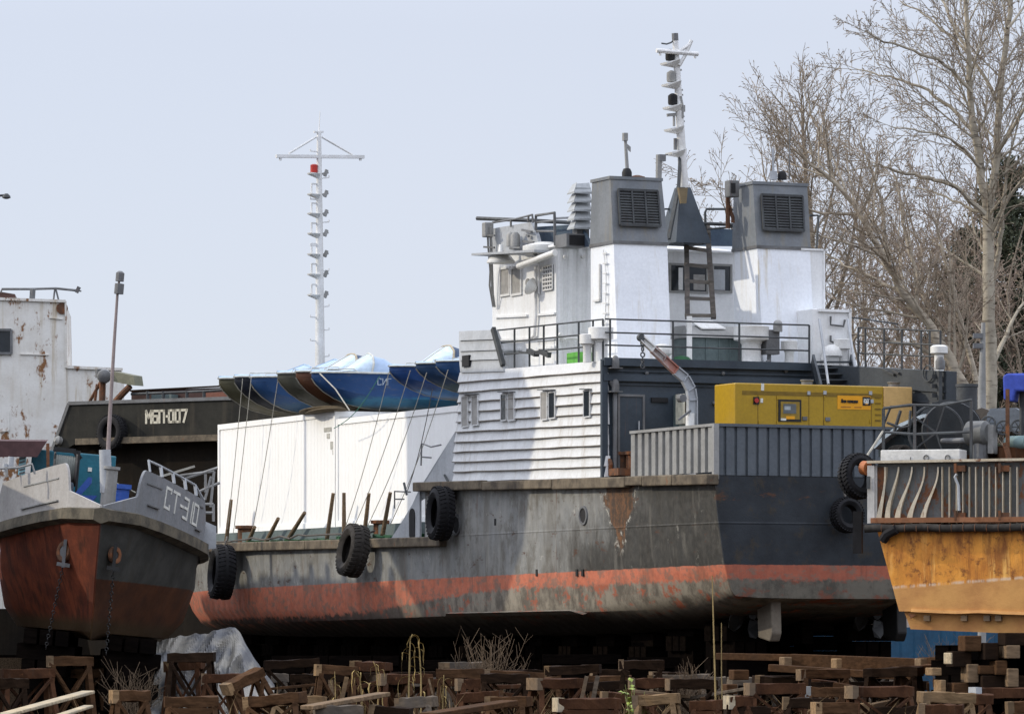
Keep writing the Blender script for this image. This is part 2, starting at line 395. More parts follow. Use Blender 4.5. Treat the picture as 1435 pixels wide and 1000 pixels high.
ZA = S(988, 667, t=0).z; pf = S(590, 679, t=0); S1 = pf.y
def zdeck(s): return ZA + (pf.z - ZA) * s / S1
PM0 = S(632, 757, t=0); PM1 = S(300, 766, t=0)
def zmain(s): return PM0.z + (PM1.z - PM0.z) * (s - PM0.y) / (PM1.y - PM0.y)
SE = 17.9
half = [
 (0,    zdeck(0),   [(.12,5.0),(.28,4.0),(.46,3.3),(.58,3.16),(1.2,3.12),(2.4,3.1)]),
 (1.5,  zdeck(1.5), [(.06,5.0),(.17,4.0),(.33,3.25),(.62,2.95),(1.3,2.75),(2.4,2.7)]),
 (4,    zdeck(4),   [(.01,5.0),(.07,4.0),(.18,3.2),(.40,2.85),(1.2,2.42),(2.4,2.3)]),
 (8,    zdeck(8),   [(0,5.0),(.01,4.0),(.06,3.2),(.12,2.80),(1.0,2.30),(2.4,2.12)]),
 (12,   zdeck(12),  [(0,5.0),(0,4.0),(.02,3.2),(.06,2.80),(1.0,2.25),(2.4,2.1)]),
 (SE,   zdeck(SE),  [(0,5.0),(0,4.0),(.02,3.1),(.08,2.72),(.9,2.2),(2.4,2.1)]),
 (SE+.02, zmain(SE),[(0,4.6),(0,3.9),(.02,3.1),(.08,2.72),(.9,2.2),(2.4,2.1)]),
 (24,   zmain(24),  [(0,4.6),(0,3.8),(.03,3.0),(.14,2.65),(.9,2.2),(2.4,2.1)]),
 (31,   zmain(31),  [(.02,4.6),(.04,3.8),(.10,3.0),(.28,2.6),(1.0,2.2),(2.4,2.1)]),
 (37,   zmain(37)+.1,  [(.25,4.6),(.35,3.8),(.55,3.0),(.85,2.6),(1.5,2.25),(2.8,2.15)]),
 (41,   zmain(41)+.3,  [(1.0,4.7),(1.25,3.8),(1.6,3.0),(1.9,2.6),(2.4,2.35),(3.2,2.25)]),
 (45.5, zmain(45)+.6,  [(3.2,4.9),(3.35,3.9),(3.45,3.2),(3.5,2.9),(3.6,2.7),(3.68,2.6)]),
]
def t0(s): return 0 if s < 31 else (.0 if s < 31.5 else {37:.15, 41:.8, 45.5:3.0}[s])
secs = []
for s, zd, pts in half:
    port = [(t0(s) if s > 30 else 0, s, zd)] + [(t, s, z) for t, z in pts]
    secs.append([Vector(a) for a in port] + [Vector((SW - a[0], a[1], a[2])) for a in reversed(port)])
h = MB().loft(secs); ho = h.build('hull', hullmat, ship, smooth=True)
# skeg, bilge strip, portholes and scuppers on the hull side
MB().prism([(.03,16.5,2.70),(.03,7.6,2.74),(-.16,8.0,2.84),(-.16,16.1,2.80)], (.12,0,.03)).build('bilge_keel', hullmat, ship)
MB().prism([(3.55,2.2,2.0),(3.55,9,2.0),(3.55,9,2.3),(3.55,2.2,2.95)], (.3,0,0)).build('skeg', M['keel_timber'], ship)
for px, py, r in ((640, 735, .26), (818, 722, .22), (672, 752, .0), (694, 731, .0)):
    if not r: continue
    c = S(px, py, t=0)
    o = MB().torus((0, c.y, c.z), (1, 0, 0), r, .04, 20, 6).build('porthole', M['steel'], ship, smooth=True)
    MB().lathe([(r, -.01), (r, .012)], (-.004, c.y, c.z), 20, (-1, 0, 0)).build('pane', M['black'], o)
for px, py in ((694,731),(808,802),(816,802),(752,802)):
    c = S(px, py, t=0); MB().box((-.006,c.y-.06,c.z-.09),(.1,c.y+.06,c.z+.09)).build('scupper', M['black'], ship)
def strake_run(pts, w, hgt, parent=ship, mat='strake'):
    b = MB()
    for a, c in zip(pts[:-1], pts[1:]): b.bar(a, c, w, hgt)
    return b.build('rubbing_strake', M[mat], parent, bevel=.03)
r = random.Random(3)
cuts = [-.05, 1.9, 3.6, 4.6, 9.0, 13.5, 18.3]
for a, c in zip(cuts[:-1], cuts[1:]):
    j = r.uniform(-.02, .02)
    strake_run([(-.06, a, zdeck(a)-.08+j), (-.06, c-.02, zdeck(c)-.08+j)], .34, .26+r.uniform(-.03,.02))
cuts = [16.4, 19, 22.6, 26.5, 30.4, 33.9, 37]
for a, c in zip(cuts[:-1], cuts[1:]):
    ta, tc = (-.05 if a < 33 else -.03), (-.05 if c < 36 else .12)
    strake_run([(ta, a, zmain(a)-.02), (tc, c-.02, zmain(c)-.02)], .34, .27)
# sloping bulwark plate and its slot
pts = [S(x, y, t=.01) for x, y in ((546,757),(556,742),(578,706),(637,606),(637,676),(588,684),(588,757))]
MB().prism(pts, (.06,0,0)).build('bulwark_plate', M['pale_grey'], ship)
c = S(577.5, 734, t=0); ov = [(-.012, c.y+.2*math.cos(a_*math.pi/10), c.z+.2*math.sin(a_*math.pi/10)+(.24 if 0 <= a_ <= 10 else -.24)) for a_ in range(20)]
MB().prism(ov, (.03,0,0)).build('fairlead_slot', M['black'], ship)
# rudders, shafts, propellers
for t, lit in ((1.72, 1), (5.2, 0)):  # sunlit rudder gets a pale colour, the shaded one plain black
    ru = MB().prism([(t,.35,3.15),(t,1.15,3.15),(t,1.05,2.15),(t,.42,2.05),(t,.30,2.25)], (.28,0,0)).build('rudder', paint('rudder_paint',(.19,.165,.13),(.14,.12,.095),rust=.3,spec=.1) if lit else M['black_mark'], ship, bevel=.04)
    b = MB(); b.tube([(t+.14,1.9,2.75),(t+.14,5.5,2.9)], .10, 10)
    sh = b.build('shaft', M['keel_timber'], ship, smooth=True)
    b = MB(); b.lathe([(.12,-.2),(.14,0),(.10,.2)], (t+.14,1.8,2.72), 12, (0,1,0))
    for k in range(4):
        a = k*math.pi/2 + .4; u = Vector((math.cos(a),0,math.sin(a))); w_ = Vector((-math.sin(a),0,math.cos(a)))
        cc = Vector((t+.14,1.8,2.72)); ring = []
        for rr, hwid in ((.1,.08),(.3,.22),(.5,.24),(.6,.1)):
            ring.append((rr,hwid))
        pl = [cc+u*rr+w_*hw2+Vector((0,.10,0)) for rr,hw2 in ring]+[cc+u*rr-w_*hw2-Vector((0,.10,0)) for rr,hw2 in reversed(ring)]
        b.prism(pl, (0,.03,0))
    b.build('propeller', M['black_mark'], sh)

# ------------------------------------------------------------------ deckhouse
DA = S(845, 505, t=0); sA = S(850, 671, t=0).y; sF = S(636, 674, t=0).y; zTopA = DA.z; zTopF = S(645, 522, t=0).z; sFt = S(645,522,t=0).y; sAt = DA.y
def ztop(s): return zTopA + (zTopF - zTopA) * (s - sAt) / (sFt - sAt)
z0a, z0f = zdeck(sA)+.05, zdeck(sF)+.05
dh = MB(); dh.prism([(.10,6.36,z0a-.1),(.10,sF,z0f-.1),(.10,sFt,zTopF-.02),(.10,6.36,zTopA-.02)], (SW-.2,0,0))
deckhouse = dh.build('deckhouse', M['white'], ship)
N = 11
r = random.Random(11)
for k in range(N):
    f0, f1 = k/N, (k+1)/N
    sa0, sa1 = sA+(sAt-sA)*f0, sA+(sAt-sA)*f1
    sf0, sf1 = sF+(sFt-sF)*f0, sF+(sFt-sF)*f1
    za0, za1 = z0a+(zTopA-z0a)*f0, z0a+(zTopA-z0a)*f1
    zf0, zf1 = z0f+(zTopF-z0f)*f0, z0f+(zTopF-z0f)*f1
    b = MB(); n = 12
    o_ = r.uniform(-.05,.06)
    secs = []
    for i in range(n+1):
        u = i/n
        s0_, s1_ = sa0+o_+(sf0-sa0)*u, sa1+o_+(sf1-sa1)*u
        za, zb = za0+(zf0-za0)*u, za1+(zf1-za1)*u
        w = r.uniform(-.012,.012); dz = r.uniform(-.008,.008)
        secs.append([Vector((-.055+w,s0_,za+dz)), Vector((.0+w*.5,s1_,zb)), Vector((.12,s1_,zb)), Vector((.12,s0_,za+dz))])
    b.loft(secs); pk = b.build('cladding_plank', M['white'], deckhouse, smooth=False)
    if k:
        b = MB(); b.loft([[Vector((c_[0].x-.012,c_[0].y,c_[0].z-.014)),Vector((c_[0].x-.012,c_[0].y,c_[0].z+.008)),Vector((c_[0].x+.05,c_[0].y,c_[0].z+.004)),Vector((c_[0].x+.05,c_[0].y,c_[0].z-.014))] for c_ in secs]); b.build('lap_edge', M['lap'], pk)
for px0, px1, py0, py1, kind in ((646,654,556,597,0),(660,668,555,595,0),(701,708,553,588,1),(711,719,552,588,0),(757,765,550,587,0),(768,776,550,585,1),(817,825,548,583,1)):
    a = S((px0+px1)/2-.5, py1, t=-.1); c = S((px0+px1)/2, py0, t=-.1); hwid = abs(S(px0,570,t=-.1).y-S(px1,570,t=-.1).y)/2
    ym = (a.y+c.y)/2
    b = MB()
    b.box((-.085,ym-hwid-.025,a.z-.03),(-.02,ym-hwid,c.z+.03)); b.box((-.085,ym+hwid,a.z-.03),(-.02,ym+hwid+.025,c.z+.03))
    b.box((-.085,ym-hwid,a.z-.03),(-.02,ym+hwid,a.z)); b.box((-.085,ym-hwid,c.z),(-.02,ym+hwid,c.z+.03))
    fo = b.build('window', M['white'], deckhouse)
    MB().box((-.072,ym-hwid+.002,a.z+.002),(-.02,ym+hwid-.002,c.z-.002)).build('pane', M['glass'] if kind else M['shutter'], fo)
for px0, px1, py in ((646,668,552),(700,719,549),(756,775,546),(815,826,545)):
    a, c = S(px0, py, t=-.1), S(px1, py, t=-.1)
    MB().bar((-.1,a.y,a.z),(-.1,c.y,c.z),.14,.03).build('rain_hood', M['steel'], deckhouse)
# aft wall in dark blue grey with beams, door, pipe, lamps
def zt(t): return zTopA - .02*t/SW
AW = 6.25
MB().prism([(-.07,AW,zdeck(6)-.02),(6.3,AW,zdeck(6)-.02),(6.3,AW,zTopA+.03),(-.07,AW,zTopA+.03)], (0,.08,0)).build('aft_wall', M['blue_grey'], deckhouse)
for py, hh, dd in ((507,.20,.16),(519,.05,.05),(529,.17,.12),(538,.04,.04)):
    z = S(860, py, s=AW).z
    MB().box((-.06,AW-dd,z-hh/2),(5.95,AW-.002,z+hh/2)).build('stiffener', M['blue_grey'], deckhouse)
MB().box((-.10,AW-.10,zdeck(6)),( .06,AW-.003,zTopA)).build('corner_post', M['blue_grey'], deckhouse)
a, c = S(867, 655, s=AW), S(899, 556, s=AW)
d = MB(); d.box((a.x,AW-.05,a.z-.1),(c.x,AW-.002,c.z)); do = d.build('door', M['blue_grey'], deckhouse)
b = MB()
b.box((a.x-.06,AW-.08,a.z-.1),(a.x,AW-.001,c.z+.06)); b.box((c.x,AW-.08,a.z-.1),(c.x+.06,AW-.001,c.z+.06)); b.box((a.x,AW-.08,c.z),(c.x,AW-.001,c.z+.06))
b.build('frame', M['steel'], do)
e = S(893,590,s=AW); MB().bar((e.x,AW-.10,e.z),(e.x,AW-.10,e.z-.22),.03).build('handle', M['pale_grey'], do)
e = S(859,600,s=AW); MB().tube([(e.x,AW-.12,zdeck(6)),(e.x,AW-.12,e.z+1.0),(e.x-.1,AW-.05,e.z+1.2)], .06, 8).build('drain_pipe', M['steel'], deckhouse, smooth=True)
e0, e1 = S(912,530,s=AW), S(935,534,s=AW)
MB().box((e0.x,AW-.05,S(912,560,s=AW).z-.06),(e1.x,AW-.002,S(912,560,s=AW).z+.06)).build('grille', M['black'], deckhouse)
a, c = S(892,612,s=AW), S(897,585,s=AW)
for px, py in ((863,507),(863,540)):
    e = S(px,py,s=AW-.2)
    lo = MB().lathe([(.10,-.14),(.10,.0),(.085,.10),(.04,.16)], (e.x,AW-.18,e.z), 12).build('bulkhead_lamp', M['steel'], deckhouse, smooth=True)
    MB().box((e.x-.18,AW-.28,e.z-.17),(e.x+.16,AW-.0,e.z-.14)).build('bracket', M['steel'], lo)
for px, py in ((905,523),(1008,508),(1012,523),(1065,512),(1075,507),(1000,565),(1100,520)):
    e = S(px,py,s=AW); MB().lathe([(.05,0),(.05,.08),(.02,.10)], (e.x,AW,e.z), 8, (0,-1,0)).build('fitting', M['steel'], deckhouse)
# electrical cabinet with its door open
a, c = S(949,600,s=AW-.35), S(968,553,s=AW-.35)
cb = MB().box((a.x+.05,AW-.35,a.z+.05),(c.x,AW-.02,c.z)).build('cabinet', M['green_grey'], deckhouse)
MB().box((a.x-.05,AW-.80,a.z+.1),(a.x+.0,AW-.36,c.z)).build('open_door', plain('cream_paint',(.62,.6,.48),.5), cb)
MB().box((a.x+.12,AW-.37,a.z+.12),(c.x-.06,AW-.352,c.z-.07)).build('inside', plain('dark_brown_board',(.06,.045,.03),.7), cb)
# starboard wing wall that runs aft
wz = S(1327,520,s=1.2).z
prf = [Vector((6.22,AW-.002,0)),Vector((7.08,1.2,0)),Vector((SW-.02,1.2,0)),Vector((SW-.02,AW-.002,0))]
def wtop(y): return wz + (zTopA+.03 - wz)*(y-1.2)/(AW-1.2)
vs = [Vector((p_.x,p_.y,zdeck(3))) for p_ in prf] + [Vector((p_.x,p_.y,wtop(p_.y))) for p_ in prf]
MB().add(vs, [(3,2,1,0),(4,5,6,7),(0,1,5,4),(1,2,6,5),(2,3,7,6),(3,0,4,7)]).build('wing_wall', M['wing'], deckhouse)
def wing(px, py, out=.0):     # a point on the wing wall's inboard face
    n_ = Vector((AW-1.2, -(6.22-7.08), 0)).normalized()*-1
    o0 = SF.i @ Vector((0,0,ZC)); d0 = SF.i.to_3x3() @ Vector(((px-CX)/F,1,(HZ-py)/F))
    k = (prf[0]-o0).dot(n_)/d0.dot(n_); p_ = o0+d0*k
    return Vector((p_.x,p_.y,p_.z)) + n_*out
for py, x0, x1 in ((543,1205,1325),(560,1230,1325)):
    MB().bar(wing(x0,py-3,.02), wing(x1,py+6,.02), .05, .04).build('stiffener', M['wing'], deckhouse)
b = MB()
for k in range(5):
    e = wing(1318, 528+k*13, .05); b.bar(e, e+Vector((-.25,-.05,.0)), .06,.10)
e0, e1 = wing(1322,520,.12), wing(1322,590,.12); b.bar(e0,e1,.10)
b.build('fender_bracket', M['rail'], deckhouse)
e = wing(1322,509,.1); MB().lathe([(.12,-.15),(.12,.05),(.06,.16)], e, 12).build('bulkhead_lamp', M['steel'], deckhouse, smooth=True)
MB().torus(wing(1303,523,.06), (.98,.17,0), .2,.02,16,6).build('cable_coil', M['rail'], deckhouse)
b = MB()
for x_, y_ in ((1238,517),(1246,521),(1253,519)): b.bar(wing(x_,y_,.05), wing(x_+9,y_+4,.05), .05)
b.build('hook_bracket', M['rail'], deckhouse)
# stern stairs up to the boat deck
b = MB(); 
p0, p1 = S(1139,503,s=6.0), S(1150,545,s=5.0); q0, q1 = S(1192,503,s=6.0), S(1203,545,s=5.0)
stairs = MB().bar(p0,p1,.06,.30).build('stairs', M['wing'], ship)
MB().bar(q0,q1,.06,.30).build('stringer', M['wing'], stairs)
for k in range(5):
    f = (k+.5)/5; a_, c_ = p0.lerp(p1,f), q0.lerp(q1,f)
    MB().bar(a_,c_,.28,.04).build('tread', M['wing'], stairs)
for a_, c_ in (((1148,447),(1161,538)),((1188,447),(1202,538))):
    MB().tube([S(*a_,s=6.1),S(*c_,s=4.9)], .035, 6).build('handrail', M['pale_grey'], stairs, smooth=True)

# wing panel at the fore end of the deckhouse top
k_ = []
zs = [520,503,490,475,462]
ly = [645,643.5,643.5,643,643]; ry = [706,702,699,695,692]
for i in range(4):
    a0,a1 = S(ly[i],zs[i]+2,t=-.05), S(ly[i+1],zs[i+1]+2,t=0)
    c0,c1 = S(ry[i],zs[i],t=-.05), S(ry[i+1],zs[i+1],t=0)
    b = MB(); b.loft([[a0,a1,a1+Vector((.12,0,0)),a0+Vector((.17,0,0))],[c0,c1,c1+Vector((.12,0,0)),c0+Vector((.17,0,0))]])
    wp = b.build('wing_panel' if i == 0 else 'plank', M['pale_grey'], ship if i == 0 else wp0)
    if i == 0: wp0 = wp
a, c = S(647.5,514,t=-.08), S(657,497,t=-.08)
MB().box((-.085,c.y,a.z),(.0,a.y,c.z)).build('opening', M['black'], wp0)
MB().bar(S(705,512,t=-.03),S(691,460,t=-.03),.10,.14).build('edge_bar', M['rail'], wp0)
# ------------------------------------------------------------------ bridge block and roof
DZ = zTopA                       # boat deck level
BS0, BS1, BT0, BT1 = 10.7, S(690,420,t=.7).y, .7, 6.9
rz0 = S(781,346,t=BT0).z; rz1 = S(690,334,t=BT0).z
MBr = MB(); MBr.prism([(BT0,BS0,DZ-.1),(BT0,BS1,DZ-.1),(BT0,BS1,rz1),(BT0,BS0,rz0)], (BT1-BT0,0,0))
bridge = MBr.build('bridge', M['white_wheel'], ship)
b = MB(); b.box((BT0-.10,BS0-.12,rz0),(BT1+.1,BS0+2.3,rz0+.07)); b.build('roof', M['white_wheel'], bridge, bevel=.02)
# port side fittings
for x0,x1,y0,y1 in ((703,715,376,413),(718.5,731,375,412)):
    a,c = S(x0,y1,t=BT0),S(x1,y0,t=BT0); lo_,hi_ = min(a.y,c.y),max(a.y,c.y)
    b = MB(); t_ = BT0-.05
    b.box((t_,lo_-.06,a.z-.06),(BT0,lo_,c.z+.06)); b.box((t_,hi_,a.z-.06),(BT0,hi_+.06,c.z+.06)); b.box((t_,lo_,a.z-.06),(BT0,hi_,a.z)); b.box((t_,lo_,c.z),(BT0,hi_,c.z+.06))
    w = b.build('window', M['mast'], bridge)
    MB().box((BT0-.02,lo_+.001,a.z+.001),(BT0+.01,hi_-.001,c.z-.001)).build('pane', M['shutter'], w)
a,c = S(763,407,t=BT0),S(776,371,t=BT0); lo_,hi_ = min(a.y,c.y),max(a.y,c.y)
w = MB().box((BT0-.012,lo_,a.z),(BT0+.01,hi_,c.z)).build('grated_window', M['glass'], bridge)
b = MB()
for k in range(5):
    y_ = lo_+(hi_-lo_)*k/4; b.bar((BT0-.04,y_,a.z),(BT0-.04,y_,c.z),.035)
for k in range(7):
    z_ = a.z+(c.z-a.z)*k/6; b.bar((BT0-.045,lo_,z_),(BT0-.045,hi_,z_),.035)
b.build('grating', M['mast'], w)
for x0,x1,y in ((694,739,443),(752,778,440),(752,778,475),(694,745,475),(694,730,490),(752,778,487)):
    p0,p1 = S(x0,y+1,t=BT0-.03),S(x1,y-1,t=BT0-.03); MB().bar(p0,p1,.07,.06).build('ledge', M['white_wheel'], bridge)
e = S(751.5,430,t=BT0-.06)
b = MB(); b.tube([S(751,372,t=BT0-.08),S(751,440,t=BT0-.08),S(749,470,t=BT0-.08),S(744,473,t=BT0-.08)], .045, 8); b.tube([S(755,365,t=BT0-.06),S(755,412,t=BT0-.06)], .03, 6)
b.build('drain_pipe', M['mast'], bridge, smooth=True)
b = MB(); c = S(751,405,t=BT0-.15); b.lathe([(.05,0),(.2,.12),(.24,.2)], c, 12, (-.4,.5,.3)); b.build('horn', M['vent'], bridge, smooth=True)
c = S(702,366,t=BT0-.45); lp = MB().lathe([(.38,0),(.38,.05),(.26,.2),(.08,.28),(.05,.5)], (c.x,c.y,c.z-.05), 16).build('dome_lamp', M['vent'], bridge, smooth=True)
c = S(740,396,t=BT0-.05); MB().lathe([(.12,0),(.1,.04)], c, 12, (-1,0,0)).build('gong', M['bulwark'], bridge)
# awning lip, diagonal pole, cables at the fore corner
p0,p1 = S(672,357,t=.0),S(760,352,t=.35); MB().bar(p0,p1,.5,.06).build('visor', M['pale_grey'], bridge)
MB().tube([S(727,373,t=.25),S(778,354,t=.25)], .085, 10).build('stowed_boom', M['vent'], bridge, smooth=True)
MB().lathe([(.5,-.12),(.58,0),(.58,.10),(.2,.2)], S(763,350,t=.75), 18).build('roof_cap', M['vent'], bridge, smooth=True)
b = MB()
for k,(dx,rr) in enumerate(((0,.03),(3,.02),(5,.025))):
    b.tube([S(683+dx,318,t=.3),S(684+dx,345,t=.35),S(687+dx*.6,380,t=.5),S(686+dx,400+k*6,t=.5),S(691+dx*.5,430,t=.6)], rr, 5)
b.build('cable_run', M['bulwark'], bridge, smooth=True)
b = MB(); 
for y_ in (329,346,356): b.bar(S(678,y_,t=.2),S(693,y_+1,t=.35),.05,.05)
b.build('lamp_bracket', M['steel'], bridge)
c = S(683,322,t=.3); MB().box((c.x-.12,c.y-.12,c.z-.2),(c.x+.14,c.y+.12,c.z+.2)).build('signal_lamp', M['bulwark'], bridge, bevel=.03)
for px in (716,722):
    c = S(px,336,t=.3); MB().lathe([(.13,-.18),(.13,.12),(.07,.2)], c, 10).build('signal_lamp', M['bulwark'], bridge, smooth=True)
# monkey island front panel and canvas
pl = [S(x,y,t=.55) for x,y in ((688,353),(686,321),(744,311),(752,330),(757,353))]
MB().prism(pl, (.1,0,0)).build('windscreen_panel', M['pale_grey'], bridge)
b = MB()
for x0,y0,x1,y1 in ((732,322,745,325),(733,338,748,340),(738,330,741,331),(741,346,752,358),(715,348,742,352)):
    b.bar(S(x0,y0,t=.45),S(x1,y1,t=.45),.06,.06)
b.build('clip_row', M['steel'], bridge)
pl = [S(x,y,t=1.0) for x,y in ((757,346),(749,318),(812,314),(829,346))]
MB().prism(pl, (.08,0,0)).build('canvas_dodger', M['dodger'], bridge)
pl = [S(x,y,s=BS0+.6) for x,y in ((936,344),(936,330),(972,318),(1034,322),(1034,345))]
MB().prism(pl, (0,.08,0)).build('canvas_dodger', M['dodger'], bridge)
# corrugated after corner
b = MB(); pts = []
te = S(836,420,s=BS0).x
n = 26
for i in range(n+1):
    ph = i % 6; y_ = {0:0,1:0,2:-.05,3:-.05,4:-.05,5:0}[ph]
    pts.append((BT0-.02+(te-BT0)*i/n, BS0-.03+y_))
b.loft([[Vector((x,y,z)) for x,y in pts] for z in (DZ,rz0)], closed=False, caps=False)
b.build('corrugated_panel', M['white_wheel'], bridge, fix=False)
for px in (791,816):
    c = S(px,360,s=BS0-.1); MB().lathe([(.05,0),(.06,.1)], c, 8, (0,-1,0)).build('eye', M['vent'], bridge)
# after windows between the funnels
for x0,x1 in ((939.5,989),(999.5,1022.5)):
    a,c = S(x0,407,s=BS0),S(x1,373.5,s=BS0)
    b = MB(); rr=.1; ins=[]
    fo = MB(); wd=.06
    fo.box((a.x-wd,BS0-.05,a.z-wd),(a.x,BS0,c.z+wd)); fo.box((c.x,BS0-.05,a.z-wd),(c.x+wd,BS0,c.z+wd)); fo.box((a.x,BS0-.05,a.z-wd),(c.x,BS0,a.z)); fo.box((a.x,BS0-.05,c.z),(c.x,BS0,c.z+wd))
    w = fo.build('window', M['bulwark'], bridge)
    MB().box((a.x,BS0-.02,a.z),(c.x,BS0+.01,c.z)).build('pane', M['glass'], w)
    if x0 < 960:
        for q0,q1 in ((951,957),(972,988)):
            d0,d1 = S(q0,406,s=BS0-.03),S(q1,375 if q0<960 else 385,s=BS0-.03); MB().box((d0.x,BS0-.03,d0.z),(d1.x,BS0-.022,d1.z)).build('curtain', M['shutter'] if q0>960 else M['mast'], w)
    else:
        d0,d1 = S(1000.5,406,s=BS0-.03),S(1016,378,s=BS0-.03); MB().box((d0.x,BS0-.03,d0.z),(d1.x,BS0-.022,d1.z)).build('curtain', M['pale_grey'], w)
# ------------------------------------------------------------------ funnels
def funnel(base, mid, top, zt_, zm_, d0, d1):
    """base/mid/top: (t0,t1) at deck, paint line, top of the after face; depth at base / top"""
    def ring(tt, s0, s1, z, ch): return [Vector((tt[0],s1,z)),Vector((tt[0]+ch,s0,z)),Vector((tt[1]-ch*.2,s0,z)),Vector((tt[1],s0+.15,z)),Vector((tt[1],s1,z))]
    low = MB().loft([ring(base, d0[0], d0[1], DZ-.05, .0), ring(mid, d1[0], d0[1], zm_, .0)])
    f = low.build('funnel', M['funnel_white'], ship)
    sm = d1[0]; st_ = d1[1]
    MB().loft([ring((mid[0]-.02,mid[1]+.02), sm-.02, d0[1]+.02, zm_, 0), ring(top, st_, d0[1]-.1, zt_, 0)]).build('funnel_top', M['funnel_grey'], f)
    MB().loft([ring((mid[0]-.035,mid[1]+.035), sm-.035, d0[1]+.03, zm_-.03, 0), ring((mid[0]-.035,mid[1]+.035), sm-.035, d0[1]+.03, zm_+.05, 0)]).build('seam_band', M['steel'], f)
    MB().loft([ring((top[0]-.03,top[1]+.03), st_-.03, d0[1]-.05, zt_-.05, 0), ring((top[0]-.03,top[1]+.03), st_-.03, d0[1]-.05, zt_+.03, 0)]).build('rim', M['funnel_grey'], f)
    # louvre grille on the sloping after face
    def face(u, w):   # u across 0..1, w up 0..1 of grey part
        ta, tb = mid[0]+(top[0]-mid[0])*w, mid[1]+(top[1]-mid[1])*w
        return Vector((ta+(tb-ta)*u, sm+(st_-sm)*w-.03, zm_+(zt_-zm_)*w))
    u0,u1,w0,w1 = .11,.87,.27,.81
    g_ = MB().prism([face(u0,w0),face(u1,w0),face(u1,w1),face(u0,w1)], (0,-.012,0)).build('louvre', M['black'], f)
    b = MB(); nn = 13
    for k in range(nn):
        w = w0+(w1-w0)*(k+.5)/nn
        b.bar(face(u0,w)+Vector((0,-.05,.02)), face(u1,w)+Vector((0,-.05,.02)), .09, .035, up=(0,-.75,.65))
    for u in (u0,u0+(u1-u0)/3,u0+(u1-u0)*2/3,u1): b.bar(face(u,w0)+Vector((0,-.08,0)), face(u,w1)+Vector((0,-.08,0)), .045)
    for w in (w0,w1): b.bar(face(u0,w)+Vector((0,-.07,0)), face(u1,w)+Vector((0,-.07,0)), .06)
    b.build('slat', M['rail'], g_)
    return f
FS0, FS1 = 7.45, 9.1
def T(px,py,s): return S(px,py,s=s).x
zt_ = S(890,250,s=FS0+.5).z; zm_ = S(890,341,s=FS0+.3).z
f1 = funnel((T(866,500,FS0),T(941,500,FS0)),(T(860,341,FS0+.25),T(935,341,FS0+.25)),(T(855,251,FS0+.45),T(927,251,FS0+.45)),zt_,zm_,(FS0,FS1),(FS0+.25,FS0+.45))
f2 = funnel((T(1071,500,FS0),T(1143,500,FS0)),(T(1061,341,FS0+.25),T(1135,341,FS0+.25)),(T(1055,252,FS0+.45),T(1131,252,FS0+.45)),zt_+.03,zm_+.02,(FS0,FS1),(FS0+.25,FS0+.45))
# side hatch, rungs and top fittings on the port funnel
ft = f1.data.vertices[0].co.x
def ps(px,py): return S(px,py,t=T(863,420,FS0+.1))
b = MB(); a,c = ps(833,422),ps(842,370)
b.bar((a.x-.03,c.y,a.z),(a.x-.03,c.y,c.z),.05); b.bar((a.x-.03,a.y,a.z),(a.x-.03,c.y,a.z),.05)
b.build('hatch', M['mast'], f1)
b = MB()
for k in range(9):
    e = ps(850,355+k*14); b.bar(e+Vector((-.05,.12,0)),e+Vector((-.05,-.12,0)),.03)
b.tube([ps(848,350)+Vector((-.05,0,0)),ps(852,385)+Vector((-.05,0,0)),ps(851,440)+Vector((-.05,0,0)),ps(848,470)+Vector((-.05,0,0))], .015, 5)
b.build('rung_run', M['mast'], f1)
s_ = FS0+.9
b = MB(); c = S(878.5,250,s=s_); b.lathe([(.13,0),(.13,.16),(.09,.25),(.0,.27)], c, 12); b.build('exhaust_pipe', M['black'], f1, smooth=True)
c = S(893,251,s=s_); MB().lathe([(.22,0),(.2,.06),(.06,.1)], c, 12).build('exhaust_cover', M['rusty'], f1, smooth=True)
e0,e1 = S(879.5,246,s=s_),S(876,190,s=s_)
pole = MB().tube([e0,e1], [.055,.04], 8).build('pole', M['bulwark'], f1, smooth=True)
b = MB(); b.prism([S(877,200,s=s_),S(884,206,s=s_),S(884,213,s=s_),S(881,211,s=s_)], (0,.02,0)); b.lathe([(.08,-.1),(.08,.1)], S(876,192,s=s_), 8); b.build('pennant', M['bulwark'], pole)
e0,e1 = S(923,252,s=s_),S(923.5,217,s=s_)
pp = MB().tube([e0,e1], .085, 8).build('lamp_post', M['bulwark'], f1, smooth=True)
b = MB(); b.bar(S(922,218,s=s_),S(936,217,s=s_),.05,.03); b.box(tuple(S(922,226,s=s_)-Vector((.0,.1,0))),tuple(S(928,217,s=s_)+Vector((.06,.1,0)))); b.build('lamp', M['steel'], pp)
c = S(1096,252,s=s_); MB().lathe([(.12,0),(.12,.14),(.08,.22),(0,.24)], c, 12).build('exhaust_pipe', M['black'], f2, smooth=True)
c = S(1084,252,s=s_); MB().tube([c,S(1084,240,s=s_)], .10, 8).build('vent_pipe', M['pale_grey'], f2, smooth=True)
MB().tube([c,S(1083,208,s=s_)], .03, 6).build('antenna', M['pale_grey'], f2)
MB().tube([S(1106,252,s=s_),S(1107,172,s=s_)], .02, 5).build('antenna', M['steel'], f2)
a,c = S(1020,276,s=FS0+1),S(1029,253,s=FS0+1)
ld = MB().box((a.x,FS0+.9,a.z),(c.x+.1,FS0+1.2,c.z)).build('loudspeaker', M['steel'], f2, bevel=.02)
MB().box((a.x+.04,FS0+.885,a.z+.1),(c.x-.02,FS0+.91,c.z-.08)).build('mouth', M['black'], ld)
